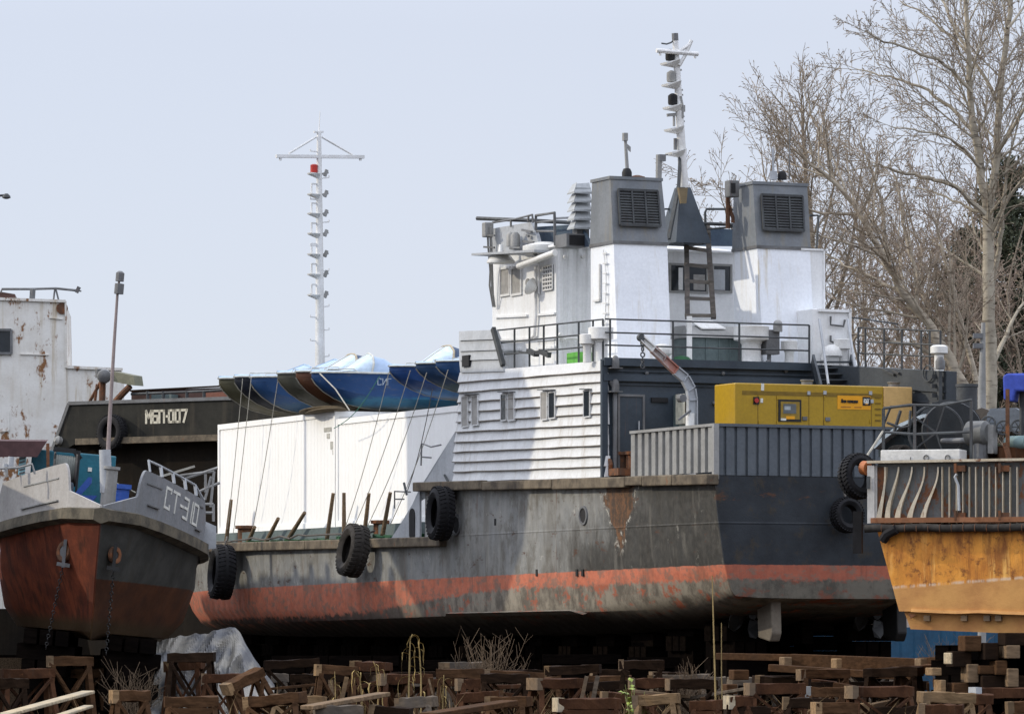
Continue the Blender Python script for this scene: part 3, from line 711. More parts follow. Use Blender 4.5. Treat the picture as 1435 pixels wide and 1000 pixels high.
b = MB(); b.tube([S(1020,276,s=FS0+1.3),S(1020,320,s=FS0+1.3)], .06, 6); b.tube([S(1020,285,s=FS0+1.3),S(1027,305,s=FS0+1.3),S(1027,312,s=FS0+1.3)], .05, 6); b.build('bracket', M['rusty'], f2)
# starboard casing beside the funnel and the locker below it
a,c = S(1136,446,s=7.7),S(1154.5,349,s=7.7)
b = MB(); b.box((a.x-.3,7.7,a.z),(c.x,9,c.z)); b.box((a.x-.3,7.66,c.z-.05),(c.x+.04,9.05,c.z)); b.box((c.x-.03,7.66,a.z),(c.x+.02,7.72,c.z)); 
cs_ = b.build('side_casing', M['white_wheel'], ship)
a,c = S(1146,502,s=6.7),S(1192,434,s=6.7)
b = MB(); b.box((a.x-.15,6.7,DZ),(c.x,8.2,c.z)); 
lk = b.build('locker', M['white_wheel'], ship, bevel=.02)
b = MB(); b.bar((c.x-.04,6.67,DZ),(c.x-.04,6.67,c.z),.07); b.bar((a.x,6.67,c.z-.04),(c.x,6.67,c.z-.04),.07); b.build('edge_bar', M['white_wheel'], lk)
b = MB(); q = [S(x,y,s=6.62) for x,y in ((1164,443),(1164,455),(1182,457),(1184,448))]; b.tube(q, .03, 6); q = [S(x,y,s=6.62) for x,y in ((1164,470),(1164,478),(1170,480))]; b.tube(q,.03,6); b.build('grab_bar', M['steel'], lk)
# louvred intake stack left of the port funnel
a,c = S(805,322,s=9.6),S(828,266,s=9.6)
b = MB(); b.box((a.x+.12,9.7,a.z-.2),(c.x,9.98,c.z)); inn = b.build('intake_stack', M['steel'], ship)
for k in range(5):
    z = a.z+(c.z-a.z)*(k+.1)/4.6
    b = MB(); b.loft([[Vector((a.x-.03,9.55,z)),Vector((a.x+.12,9.7,z+.24)),Vector((a.x+.12,9.7,z+.27)),Vector((a.x-.03,9.55,z+.03))],
                      [Vector((c.x,9.55,z)),Vector((c.x,9.7,z+.27)),Vector((c.x,9.7,z+.31)),Vector((c.x,9.55,z+.06))]])
    b.loft([[Vector((a.x-.03,9.55,z)),Vector((a.x+.12,9.7,z+.27)),Vector((a.x+.12,9.7,z+.31)),Vector((a.x-.03,9.55,z+.06))],
            [Vector((a.x-.03,10.0,z)),Vector((a.x+.12,10.0,z+.24)),Vector((a.x+.12,10.0,z+.27)),Vector((a.x-.03,10.0,z+.03))]])
    b.build('louvre_hood', M['louvre'], inn)
MB().box((a.x+.05,9.6,c.z),(c.x,10.0,c.z+.05)).build('lid', M['louvre'], inn)
MB().box((c.x-.7,9.6,S(820,346,s=9.6).z),(c.x-.1,10.3,a.z-.1)).build('intake_base', M['steel'], inn)
MB().box((c.x-.62,9.58,S(820,344,s=9.6).z),(c.x-.15,9.598,S(820,330,s=9.6).z)).build('intake_mouth', M['black'], inn)

# ------------------------------------------------------------------ after mast on its pyramid
ms = 9.6
pyr = MB(); 
bz = S(960,342,s=ms).z; tz = S(960,263,s=ms).z
p4 = [S(x,342,s=ms) for x in (936,985)]; q4 = [S(x,263,s=ms) for x in (950,965)]
pyr.loft([[Vector((p4[0].x,ms-.5,bz)),Vector((p4[1].x,ms-.5,bz)),Vector((p4[1].x,ms+.7,bz)),Vector((p4[0].x,ms+.7,bz))],
          [Vector((q4[0].x,ms-.12,tz)),Vector((q4[1].x,ms-.12,tz)),Vector((q4[1].x,ms+.2,tz)),Vector((q4[0].x,ms+.2,tz))]])
mast = pyr.build('mast', M['blue_grey'], ship)
b = MB(); b.prism([S(x,y,s=ms-.55) for x,y in ((951,263),(964,263),(962,285),(955,285))], (0,.1,0)); b.build('cap_plate', paint('ochre_stain_paint',(.2,.15,.08),rust=.3), mast)
b = MB(); b.bar(S(937,335,s=ms-.6),S(951,262,s=ms-.2),.09); b.bar(S(951,262,s=ms-.2),S(953.5,214,s=ms),.08); b.build('stay', M['rail'], mast)
def mp(py): return 958 + (946-958)*(258-py)/(258-52)
pol = MB().tube([S(mp(266),266,s=ms),S(mp(160),160,s=ms),S(mp(52),52,s=ms)], [.13,.105,.075], 10).build('mast_pole', M['mast'], mast, smooth=True)
MB().tube([S(mp(57),57,s=ms),S(mp(47),47,s=ms)], .09, 8).build('truck', M['steel'], mast)
b = MB(); b.tube([S(920,71,s=ms-.12),S(978,76,s=ms-.12)], .06, 8); 
for x,y in ((925,72),(974,76)): b.bar(S(x,y,s=ms-.12),S(x,y+6,s=ms-.12),.05)
yd = b.build('yard', M['mast'], mast, smooth=True)
b = MB(); b.tube([S(952,92,s=ms-.1),S(961,76,s=ms-.1),S(969,57,s=ms-.1)], .05, 6); b.tube([S(951,73,s=ms-.1),S(967,62,s=ms-.1)], .05, 6); b.build('gaff', M['mast'], mast)
b = MB(); b.tube([S(927,61,s=ms),S(934,62,s=ms),S(940,60,s=ms),S(944,57,s=ms)], .022, 5); b.build('wire', M['rail'], mast)
for py,lampk in ((87,2),(117,1),(149,2),(180,0),(213,3)):
    x = mp(py)
    a_ = S(x-19,py+1,s=ms); c_ = S(x,py-3,s=ms)
    sh = MB().prism([a_,Vector((c_.x,ms,a_.z+.05)),Vector((c_.x,ms,a_.z-.10)),Vector((a_.x+.08,ms,a_.z-.06))], (0,.0,0)) if 0 else None
    b = MB(); b.loft([[a_+Vector((0,-.2,0)),a_+Vector((0,.2,0)),a_+Vector((.03,.2,-.05)),a_+Vector((.03,-.2,-.05))],
                      [Vector((c_.x,ms-.24,c_.z)),Vector((c_.x,ms+.24,c_.z)),Vector((c_.x,ms+.05,c_.z-.22)),Vector((c_.x,ms-.05,c_.z-.22))]])
    sf = b.build('lamp_shelf', M['vent'], mast)
    lc = S(x-9,py-3,s=ms)
    if lampk in (1,2):
        MB().lathe([(.11,-.02),(.125,.03),(.125,.22),(.08,.26),(.04,.28)], lc, 12).build('navigation_lamp', M['black'] if lampk == 2 else M['bulwark'], sf, smooth=True)
    elif lampk == 0:
        b = MB(); b.bar(lc,lc+Vector((0,0,.3)),.05); b.bar(lc+Vector((-.2,0,.28)),lc+Vector((.25,0,.34)),.06,.08); b.build('lamp_holder', M['bulwark'], sf)
    else: MB().lathe([(.05,0),(.05,.3)], lc, 8).build('lamp_holder', M['steel'], sf)
b = MB()
for py in (100,128,135,165,172): b.bar(S(mp(py),py,s=ms),S(mp(py)+6,py-2,s=ms),.05)
b.tube([S(mp(135)+3,135,s=ms-.1),S(mp(150)+5,150,s=ms-.1),S(mp(165)+4,165,s=ms-.1)], .035, 5); b.box(tuple(S(mp(155)+1,157,s=ms)-Vector((0,.1,0))),tuple(S(mp(155)+6,148,s=ms)+Vector((0,.1,0))))
b.build('cable_box', M['bulwark'], mast)

# ------------------------------------------------------------------ wooden ladder leaning on the bridge
p0,p1 = S(963.5,446,s=9.0),S(961.5,306,s=10.3); q0,q1 = S(1000,446,s=9.0),S(991,313,s=10.3)
wl = empty('wooden_ladder', loc=None); tag(wl,'weathered wooden ladder leaning against the white wall between the two funnels','ladder')
wl.matrix_world = SF.m
for a_,c_ in ((p0,p1),(q0,q1)): MB().bar(a_,c_,.13,.10).build('side_rail', M['steel'] if 0 else wood('grey_ladder_wood',(.17,.15,.13),8), wl)
rw = wood('grey_rung_wood',(.2,.18,.155),9)
for y_ in (324,347,371,394,418,442):
    f = (446-y_)/(446-306); MB().bar(p0.lerp(p1,f)+Vector((-.06,0,0)), q0.lerp(q1,f)+Vector((.06,0,0)), .09).build('rung', rw, wl)

# ------------------------------------------------------------------ railings of boat deck and roof
def railing(pts, posts, hts, mat='rail', r=.024, parent=ship):
    """pts: line of foot points with the height above each; posts at every point; rails at heights hts"""
    o = None
    b = MB()
    for h_ in hts: b.tube([p_+Vector((0,0,h_)) for p_ in pts], r, 6)
    o = b.build('railing', M[mat], parent, smooth=True)
    for p_ in posts: MB().tube([p_,p_+Vector((0,0,max(hts)))], r*1.15, 6).build('post', M[mat], o, smooth=True)
    return o
tp = .12
ft_ = []
for px in (697,721,742,762,781,811,831,845): 
    q = S(px,505,t=tp); ft_.append(Vector((tp,q.y,ztop(q.y))))
railing(ft_, ft_[1:], (.40,.72,1.06))
ft2 = []
for px in (848,855,943,1036,1134):
    q = S(px,505,s=AW+.12); ft2.append(Vector((q.x,AW+.12,DZ)))
railing(ft2, ft2[1:], (.40,.72,1.06))
ft3 = []
for px in (1197,1207,1233,1258,1285,1297,1312):
    q = wing(px,510,.0); ft3.append(Vector((q.x+.12,q.y,wtop(q.y))))
railing(ft3, ft3, (.35,.65,1.0))
b = MB(); b.tube([S(1180,444,s=7.2),S(1205,446,s=6.8),S(1258,454,s=5)], .022, 5); b.build('upper_rail', M['rail'], ship)
# roof rails
b = MB(); b.tube([S(669,306,t=.4),S(745,309,t=.7),S(800,312,t=1.6)], .06, 6); b.build('long_pole', M['rail'], bridge, smooth=True)
b = MB(); b.tube([S(690,312,t=.5),S(722,307,t=.5),S(746,301,t=.5),S(747,312,t=.5)], .03, 5)
b.tube([S(751,322,t=.6),S(751,302,t=.6),S(777,298,t=.6),S(778,344,t=.6)], .04, 6); b.tube([S(751,312,t=.6),S(777,309,t=.6)],.03,5); b.tube([S(751,324,t=.6),S(777,324,t=.6)],.03,5)
b.tube([S(777,306,t=.7),S(800,305,t=1.5)], .03, 5)
b.tube([S(716,318,t=.5),S(716,308,t=.5)], .03, 5); b.tube([S(740,310,t=.5),S(741,302,t=.5)], .03, 5)
b.build('roof_railing', M['steel'], bridge, smooth=True)
s_ = 9.9
MB().tube([S(928,293,s=s_),S(954,293,s=s_)], .025, 5).build('roof_rail', M['rail'], bridge)
b = MB(); b.tube([S(989,325,s=s_),S(988,298,s=s_),S(990,293,s=s_),S(1020,293,s=s_),S(1028,294,s=s_)], .035, 6); b.tube([S(983,313,s=s_),S(1028,315,s=s_)], .05, 6); b.tube([S(983,322,s=s_),S(1028,318,s=s_)], .03, 6)
b.build('roof_railing', M['rail'], bridge, smooth=True)
b = MB(); b.tube([S(1134,302,s=9.3),S(1147,302,s=9.3),S(1144,350,s=9.0)], .04, 6); b.build('side_rail', M['rail'], f2)

# ------------------------------------------------------------------ ventilators, deck boxes
def mushroom(px, pyb, s, rt, h_, kind, name='ventilator'):
    q = S(px, pyb, s=s); base = Vector((q.x, s, DZ-.02))
    if kind == 'cup': prof = [(rt*.55,0),(rt*.55,h_*.55),(rt*.62,h_*.58),(rt*.62,h_*.62),(rt,h_*.66),(rt,h_*.98),(rt*.8,h_)]
    elif kind == 'dome': prof = [(rt*.7,0),(rt*.7,h_*.4),(rt*.75,h_*.45),(rt,h_*.5),(rt,h_*.68),(rt*.8,h_*.88),(rt*.3,h_)]
    return MB().lathe(prof, base, 18).build(name, M['vent'], ship, smooth=True)
mushroom(823,505,6.9,.20,.72,'cup'); mushroom(842,505,6.75,.32,.90,'cup'); mushroom(928,503,6.8,.27,.52,'dome')
mushroom(1053,500,6.9,.46,1.05,'cup'); mushroom(1106,500,6.9,.22,.70,'cup'); mushroom(1166,505,6.45,.27,.60,'dome'); mushroom(1180,505,6.4,.22,.75,'cup'); mushroom(1157,506,6.5,.12,.4,'dome')
q = wing(1310,513); MB().lathe([(.12,0),(.12,.42),(.22,.46),(.22,.62),(.15,.66)], (q.x+.12,q.y,wtop(q.y)-.02), 16).build('ventilator', M['vent'], ship, smooth=True)
a,c = S(969,502,s=7.6),S(1040,446,s=7.6)
b = MB(); b.box((a.x,7.6,DZ-.01),(c.x,8.7,DZ+.75)); sk = b.build('skylight', M['green_grey'], ship)
b = MB(); b.loft([[Vector((a.x-.06,7.5,DZ+.75)),Vector((c.x+.5,7.5,DZ+.75)),Vector((c.x+.5,8.75,DZ+.76)),Vector((a.x-.06,8.75,DZ+.76))],[Vector((a.x-.0,8.0,DZ+1.08)),Vector((c.x+.3,8.0,DZ+1.08)),Vector((c.x+.3,8.6,DZ+1.09)),Vector((a.x-.0,8.6,DZ+1.09))]])
b.build('sloping_roof', M['bulwark'], sk)
b = MB(); e = [S(x,y,s=7.62) for x,y in ((978,450),(1010,451),(1022,462),(987,462))]
b.prism([Vector((v_.x,7.49+.35*(v_.z-DZ-.75)/.33*1.4,v_.z+.03)) for v_ in e], (0,.0,.03)); b.build('loose_sheet', M['vent'], sk)
for px in (990,1008,1023): 
    e = S(px,480,s=7.58); MB().box((e.x-.02,7.57,DZ),(e.x+.02,7.6,DZ+.74)).build('seam', M['green_grey'], sk)
q = S(966,500,s=7.4); MB().tube([Vector((q.x,7.4,DZ)),S(966,443,s=7.4)], .075, 8).build('stanchion', M['vent'], ship, smooth=True)
a,c = S(1074,496,s=6.6),S(1093,462,s=6.6)
bx = MB().box((a.x,6.6,a.z),(c.x,6.95,c.z)).build('control_box', M['steel'], ship, bevel=.02)
b = MB(); b.bar((a.x+.17,6.78,DZ-.02),(a.x+.17,6.78,a.z),.08); b.build('box_post', M['steel'], bx)
MB().lathe([(.12,-.16),(.12,.05),(.1,.10),(.05,.14)], S(1090,456,s=6.55), 12).build('lamp', M['bulwark'], bx, smooth=True)
a,c = S(810,508,t=.5),S(722,496,t=.5)
MB().box((.5,a.y,DZ),(.9,a.y+.7,DZ+.38)).build('green_bin', plain('green_paint',(.12,.42,.06),.6), ship)
b = MB(); b.bar(S(730,494,t=.1),S(770,495,t=.1),.12,.06); b.bar(S(741,491,t=.1),S(752,497,t=.1),.15,.1); b.bar(S(757,492,t=.1),S(770,498,t=.1),.1,.12); b.build('oar', M['rail'], ship)
e = S(793,472,s=BS0-.2); b = MB(); b.tube([S(784,476,s=BS0-.1),S(798,474,s=BS0-.25),S(830,474,s=BS0-.2)], .05, 6); b.tube([S(783,468,s=BS0-.2),S(791,476,s=BS0-.2)], .07, 6); b.build('pipe_run', M['vent'], bridge, smooth=True)
q = S(968,500,s=AW+.3); MB().lathe([(.25,0),(.3,.06),(.18,.16),(.02,.2)], (S(955,503,s=AW+.3).x,AW+.3,DZ), 10).build('net_bundle', M['green_net'], ship)

# ------------------------------------------------------------------ after deck: bulwarks, davit, bollard
zb0, zb1 = zdeck(0)+.02, S(986,598,t=.03).z
def corrugate(name, p0, p1, inward, n, mat, z0, z1, duty=.62, dep=.07):
    p0,p1,inward = Vector(p0),Vector(p1),Vector(inward); L = p1-p0; pts = []
    for k in range(n):
        for f,o_ in ((.02,0),(duty-.04,0),(duty,1),(.98,1)): pts.append(p0+L*((k+f)/n)+inward*(dep*o_))
    b = MB(); b.loft([[Vector((q_.x,q_.y,z)) for q_ in pts] for z in (z0,z1)], closed=False, caps=False)
    b.loft([[Vector((q_.x,q_.y,z))+inward*(dep+.02) for q_ in (p0,p1)] for z in (z0,z1)], closed=False, caps=False)
    o = b.build(name, M[mat], ship, fix=False)
    up = Vector((0,0,z1+.03)); MB().bar(Vector((p0.x,p0.y,0))+up+inward*.04, Vector((p1.x,p1.y,0))+up+inward*.04, .16,.07).build('cap_rail', M[mat], o)
    return o
sB = S(884,605,t=.03).y
corrugate('bulwark', (.03,sB,0), (.03,.0,0), (1,0,0), 12, 'bulwark', zb0+.08, zb1)
corrugate('bulwark', (.05,.03,0), (SW-.05,.03,0), (0,1,0), 25, 'transom_bulwark', zb0, zb1, .78, .06)
corrugate('bulwark', (SW-.03,.0,0), (SW-.03,sB,0), (-1,0,0), 12, 'bulwark', zb0, zb1)
MB().box((-.02,-.03,zb0-.1),(.12,.08,zb1+.06)).build('corner_post', M['bulwark'], ship)
q0 = S(967,600,s=2.4)
dv = MB().lathe([(.15,0),(.15,.15),(.11,.2),(.11,q0.z-zdeck(1)+.35)], (q0.x,2.4,zdeck(2.4)), 14).build('davit', M['vent'], ship, smooth=True)
arm = [(970,597),(970,560),(968,545),(960,530),(947,519),(930,503),(915,489),(899,474)]
ap = [S(x,y,s=2.4) for x,y in arm]
def armseg(ps, mat, w0, w1, nm):
    b = MB()
    for k,(a_,c_) in enumerate(zip(ps[:-1],ps[1:])):
        d = (c_-a_).normalized(); nrm = Vector((-d.z,0,d.x))*-1
        wa = w0+(w1-w0)*k/len(ps); wb = w0+(w1-w0)*(k+1)/len(ps)
        for sg in (-1,1): b.bar(a_+nrm*(sg*wa), c_+nrm*(sg*wb), (.13),.03, up=tuple(nrm))
        b.bar(a_,c_,.03,2*wa, up=tuple(nrm))
        if k % 1 == 0: b.bar(a_+nrm*wa, a_-nrm*wa, .11,.03)
    return b.build(nm, mat, dv)
armseg(ap[:5], M['pale_grey'], .115,.10, 'arm')
armseg(ap[4:7], paint('worn_red_arm_paint',(.36,.13,.09),(.42,.38,.36),rust=.1,streak=.3,dirt=(.5,.48,.45)), .095,.075, 'arm_middle')
armseg(ap[5:], M['vent'], .08,.05, 'arm_tip')
b = MB(); e = ap[-1]; b.lathe([(.09,-.06),(.09,.06)], e+Vector((-.02,0,.02)), 12, (0,1,0)); 
for k in range(5): b.torus(e+Vector((.03,0,-.12-.14*k)), (1,0,0) if k%2 else (0,1,0), .055,.018,10,5)
b.build('hook_chain', M['rail'], dv)
b = MB(); b.lathe([(.1,-.1),(.1,.1)], S(955,558,s=2.3), 10, (0,1,0)); b.bar(S(951,588,s=2.3),S(968,575,s=2.3),.05); b.build('winch_drum', M['steel'], dv)
for px in (870,880):
    q = S(px,655,t=.5); b = MB().lathe([(.16,0),(.16,.62),(.21,.64),(.21,.72)], (.5+(px-870)*.012,q.y,zdeck(5)), 12).build('bollard', M['rusty'], ship, smooth=True)
b = MB(); q = S(862,658,t=.2); b.box((.05,q.y-.5,zdeck(5)+.1),(.4,q.y+.6,zdeck(5)+.28)); b.torus((.1,q.y+.2,zdeck(5)+.38),(1,0,0),.14,.05,12,6); b.build('fairlead', M['rusty'], ship)
for px in (343,534):
    q = S(px,745,t=.75); b = MB().lathe([(.22,0),(.22,.55),(.30,.57),(.30,.66)], (.75,q.y,zmain(q.y)), 14).build('bollard', M['rusty'], ship, smooth=True)
# main deck: hatch coaming under the boxes, small rails, green netting
MB().box((.6,18.3,zmain(20)-.02),(SW-.6,36.7,5.38)).build('hatch_coaming', M['green_grey'], ship)
b = MB()
r = random.Random(5)
for k in range(26):
    y = 19+k*.62; b.bar((.25+r.uniform(-.1,.2),y,zmain(25)+.06+r.uniform(0,.08)),(.3+r.uniform(-.1,.2),y+.7,zmain(25)+.08+r.uniform(0,.1)),.2,.12)
b.build('netting', M['green_net'], ship)
for q in (((590,652),(591,621),(604,626),(618,623)),((553,712),(553,688),(575,689)),):
    b = MB(); b.tube([S(x,y,t=.1) for x,y in q], .022, 6); b.build('handrail', M['steel'], ship)
b = MB(); b.bar(S(553,699,t=.1),S(566,699,t=.1),.04); b.bar(S(591,640,t=.1),S(604,641,t=.1),.04); b.build('handrail', M['steel'], ship)
MB().bar(S(632,683,t=-.1),S(623,665,t=-.05),.05).build('hook', M['rail'], ship)
MB().bar(S(570,693,t=-.0),S(566,676,t=-.0),.05).build('hook', M['rail'], ship)
# fore mast standing on the foredeck behind the boxes
fs = 36.9
def fp(x,y): return S(x,y,s=fs)
ft_b = S(449,740,s=fs)
fm_ = MB().tube([Vector((ft_b.x,fs,zmain(36.9))),fp(448.5,505),fp(447.5,300),fp(447,186)], [.175,.155,.105,.07], 12).build('foremast', M['mast'], ship, smooth=True)
MB().tube([fp(447,187),fp(448.5,156)], [.02,.012], 5).build('whip_antenna', M['mast'], fm_)
b = MB(); b.bar(fp(387,219),fp(510,220),.12,.10); 
for x in (393,505): b.bar(fp(x,220),fp(x,225),.07)
b.tube([fp(443,192),fp(405,215)], .035, 6); b.tube([fp(451,192),fp(494,217)], .035, 6); b.bar(fp(440,185),fp(453,185),.1,.05)
b.build('yard', M['mast'], fm_)
for k,py in enumerate((247,276,303,331,360,388,417)):
    c_ = fp(446,py); a_ = fp(433,py-5)
    b = MB(); b.loft([[a_+Vector((0,-.18,0)),a_+Vector((0,.18,0)),a_+Vector((.02,.18,-.04)),a_+Vector((.02,-.18,-.04))],[Vector((c_.x,fs-.2,a_.z-.03)),Vector((c_.x,fs+.2,a_.z-.03)),Vector((c_.x,fs+.05,c_.z-.08)),Vector((c_.x,fs-.05,c_.z-.08))]])
    sf = b.build('lamp_shelf', M['vent'], fm_)
    lc = fp(440,py-5)
    if k == 0: MB().lathe([(.12,0),(.12,.24),(.06,.27)], lc, 10).build('navigation_lamp', M['red_mark'], sf, smooth=True)
    else:
        b = MB(); b.bar(lc+Vector((-.08,0,0)),lc+Vector((-.08,0,.3)),.045); b.bar(lc+Vector((.1,0,0)),lc+Vector((.1,0,.3)),.045); b.bar(lc+Vector((-.1,0,.3)),lc+Vector((.12,0,.3)),.05); b.build('lamp_cage', M['mast'], sf)
    b = MB(); e = fp(450,py-3); b.bar(e,fp(460,py-5),.06); b.bar(fp(455,py),fp(458,py-9),.07,.1); b.build('lamp_bracket', M['bulwark'], fm_)
b = MB()
for k,py in enumerate((213,250,280,312,345,380,415,430,445,463,478,500)):
    sg = 1 if k%2 else -1; b.bar(fp(448,py),fp(448+sg*13,py-1),.035); b.bar(fp(448+sg*13,py-1),fp(448+sg*13,py-4),.03)
b.build('climbing_peg', M['mast'], fm_)
# ------------------------------------------------------------------ lettering from strokes (unit cell .6 x 1)
GL = {
 'М': [[(0,0),(0,1),(.3,.45),(.6,1),(.6,0)]], 'Б': [[(.55,1),(0,1),(0,0),(.55,0),(.55,.55),(0,.55)]], 'П': [[(0,0),(0,1),(.55,1),(.55,0)]],
 '-': [[(.08,.5),(.32,.5)]], '·': [[(.1,.5),(.25,.5)]], '0': [[(0,0),(0,1),(.5,1),(.5,0),(0,0)]], '7': [[(0,1),(.55,1),(.2,0)]], '1': [[(.2,0),(.2,1)]],
 '3': [[(0,1),(.5,1),(.5,0),(0,0)],[(.12,.52),(.5,.52)]], 'С': [[(.5,.85),(.5,1),(0,1),(0,0),(.5,0),(.5,.15)]], 'Т': [[(0,1),(.6,1)],[(.3,1),(.3,0)]],
 'И': [[(0,1),(0,0),(.55,1),(.55,0)]], 'Г': [[(0,0),(0,1),(.5,1)]], 'C': [[(.5,.8),(.5,1),(0,1),(0,0),(.5,0),(.5,.2)]], 'A': [[(0,0),(.3,1),(.6,0)]], 'T': [[(0,1),(.6,1)],[(.3,1),(.3,0)]],
 'Д': [[(0,0),(.08,.15),(.15,1),(.5,1),(.5,.15),(.08,.15)],[(.5,.15),(.6,0)]], 'л': [[(0,0),(.15,.65),(.5,.65),(.5,0)]], 'я': [[(.5,0),(.5,.65),(.05,.65),(.05,.3),(.5,.3),(0,0)]],
 'п': [[(0,0),(0,.65),(.5,.65),(.5,0)]], 'о': [[(0,0),(0,.65),(.5,.65),(.5,0),(0,0)]], 'м': [[(0,0),(0,.65),(.28,.2),(.55,.65),(.55,0)]], 'щ': [[(0,.65),(0,0),(.6,0),(.6,.65)],[(.3,0),(.3,.65)]], 'и': [[(0,.65),(0,0),(.5,.65),(.5,0)]], ' ': [],
}
ADV = {'-':.42,'·':.36,'1':.42,' ':.4,'М':.8}
def lettering(text, at, h, th, wx=1.0, name='lettering', mat='white_mark', parent=None):
    """at(u, v) -> (point, normal): u to the right, v up, in metres from the text's lower left corner"""
    b = MB(); x = 0
    for ch in text:
        for stroke in GL[ch]:
            for (x0,y0),(x1,y1) in zip(stroke[:-1],stroke[1:]):
                ln = math.hypot((x1-x0)*wx,(y1-y0)); ex = th/h*.5
                dx,dy = ((x1-x0)/ln*ex, (y1-y0)/ln*ex) if ln else (0,0)
                p0,n0 = at((x+(x0-dx)*wx)*h,(y0-dy)*h); p1,n1 = at((x+(x1+dx)*wx)*h,(y1+dy)*h)
                b.bar(Vector(p0)+n0*.006, Vector(p1)+n1*.006, th, .010, up=tuple(n0))
        x += ADV.get(ch,.78)*wx
    return b.build(name, M[mat], parent, fix=True)

# ------------------------------------------------------------------ big white containers on the main deck
def container(label, y0, y1, z1):
    x0, x1 = .9, 3.34; z0 = 5.40
    root = empty('cargo_container', None, label, 'container', 'white containers on the ship'); root.matrix_world = SF.m @ Matrix.Translation((x0,y0,z0))
    w, L, h_ = x1-x0, y1-y0, z1-z0
    n = int(L/.27); b = MB(); pts = []
    for k in range(n):
        for f,o_ in ((.05,.0),(.45,.0),(.55,.010),(.95,.010)): pts.append((o_+.03,.12+(L-.24)*(k+f)/n))
    b.loft([[Vector((x,y,z)) for x,y in pts] for z in (.14,h_-.16)], closed=False, caps=False)
    b.loft([[Vector((w-x,y,z)) for x,y in pts] for z in (.14,h_-.16)], closed=False, caps=False)
    b.box((.08,.06,.1),(w-.08,L-.06,h_-.04))
    b.build('side_wall', M['container'], root, fix=False)
    b = MB(); b.box((.03,.05,.1),(w-.03,.08,h_-.05)); b.box((.03,L-.08,.1),(w-.03,L-.05,h_-.05)); b.build('end_wall', M['container'], root)
    for x in (0,w-.13):
        for y in (0,L-.13): MB().box((x,y,0),(x+.13,y+.13,h_)).build('corner_post', M['container'], root)
    for x in (.004,w-.124):
        MB().box((x,.13,h_-.17),(x+.12,L-.13,h_-.004)).build('top_rail', M['container'], root); MB().box((x,.13,.004),(x+.12,L-.13,.16)).build('bottom_rail', M['container'], root)
    for y in (.004,L-.124):
        MB().box((.13,y,h_-.17),(w-.13,y+.12,h_-.006)).build('top_rail', M['container'], root)
    MB().box((.1,.1,h_-.06),(w-.1,L-.1,h_-.03)).build('roof', M['container'], root)
    for y in (.42*L,.7*L): MB().bar((w*.3,.055,.3),(w*.3,.055,h_-.3),.03).build('lock_rod', M['pale_grey'], root)
    return root
cy0 = S(640,640,t=.9).y; cy1 = S(470,640,t=.9).y; cy2 = S(305,640,t=.9).y
zc1 = S(571,575.5,t=.9).z; zc0 = S(400,583.5,t=.9).z
ca = container('forward long white container, its roof slightly lower, at the left of the pair', cy1+.04, cy2, zc0)
cb_ = container('after long white container, its roof slightly higher, next to the white deckhouse', cy0-.6, cy1-.04, zc1)
dm = plain('faded_stencil',(.50,.49,.44),.7)
for x0,y0,x1,y1,o in ((453,598,463,605,ca),(457,607,461,614,ca),(462,618,467,629,ca),(465,630,468,637,ca)):
    p0,p1 = S(x0,y1,t=.9),S(x1,y0,t=.9); base = o.matrix_world.inverted() @ SF.m
    q0,q1 = base@p0, base@p1
    MB().box((.018,min(q0.y,q1.y),q0.z),(.10,max(q0.y,q1.y),q1.z)).build('marking', dm, o)

# ------------------------------------------------------------------ small blue motor boats stacked on the containers
def boat_paint(name, top, bottom, zsplit=.50, seed=0):
    m = Mt(name, .55, 0, .3); top = tuple(q*.75 for q in top); bottom = tuple(q*.75 for q in bottom); X,Y,Z = m.sep(); n = m.noise(m.map((2,2,2),(seed,)*3), 1.2, 7, .65); n2 = m.noise(m.map((1,6,6),(seed,)*3), 2, 6, .7)
    z = m.math('ADD', Z, m.math('MULTIPLY', m.math('SUBTRACT', n, .5), .35))
    c = m.mix(m.ramp(z, zsplit-.10, zsplit+.06), c4(bottom), c4(top))
    c = m.mix(m.math('MULTIPLY', m.ramp(n, .5, .7), .5), c, c4(tuple(q*.5 for q in top)))
    c = m.mix(m.math('MULTIPLY', m.ramp(n2, .56, .74), .55), c, (.13,.12,.08,1))
    c = m.mix(m.ramp(Z, .05, .2, .7, 0), c, (.10,.09,.06,1))
    m.bump(n2, .15, .02); return m.done(c)
BP = [boat_paint('boat_paint_khaki',(.09,.085,.05),(.13,.12,.08),.5,1), boat_paint('boat_paint_navy',(.012,.016,.028),(.02,.022,.025),.3,2), boat_paint('boat_paint_blue',(.02,.07,.19),(.04,.09,.16),.4,3),
      boat_paint('boat_paint_olive',(.085,.085,.065),(.06,.055,.04),.4,4), boat_paint('boat_paint_brown',(.13,.055,.03),(.07,.06,.04),.3,5), boat_paint('boat_paint_deep_blue',(.012,.055,.17),(.025,.13,.22),.42,6),
      boat_paint('boat_paint_mid_blue',(.014,.06,.21),(.03,.16,.38),.42,7), boat_paint('boat_paint_dull_blue',(.02,.055,.13),(.05,.09,.10),.45,8)]
kst = plain('worn_keel_strip',(.26,.25,.21),.7); gun = plain('boat_gunwale_paint',(.55,.56,.52),.5); deckm = plain('boat_deck_paint',(.33,.45,.58),.75); glz = plain('pale_blue_perspex',(.50,.62,.74),.4,0,.4,.25); covd = plain('dark_blue_cover',(.05,.085,.15),.8); canv = plain('canvas_beige',(.42,.36,.26),.85); covb = plain('pale_blue_cover',(.36,.47,.63),.6,0,.3,.12)
BL = 4.7
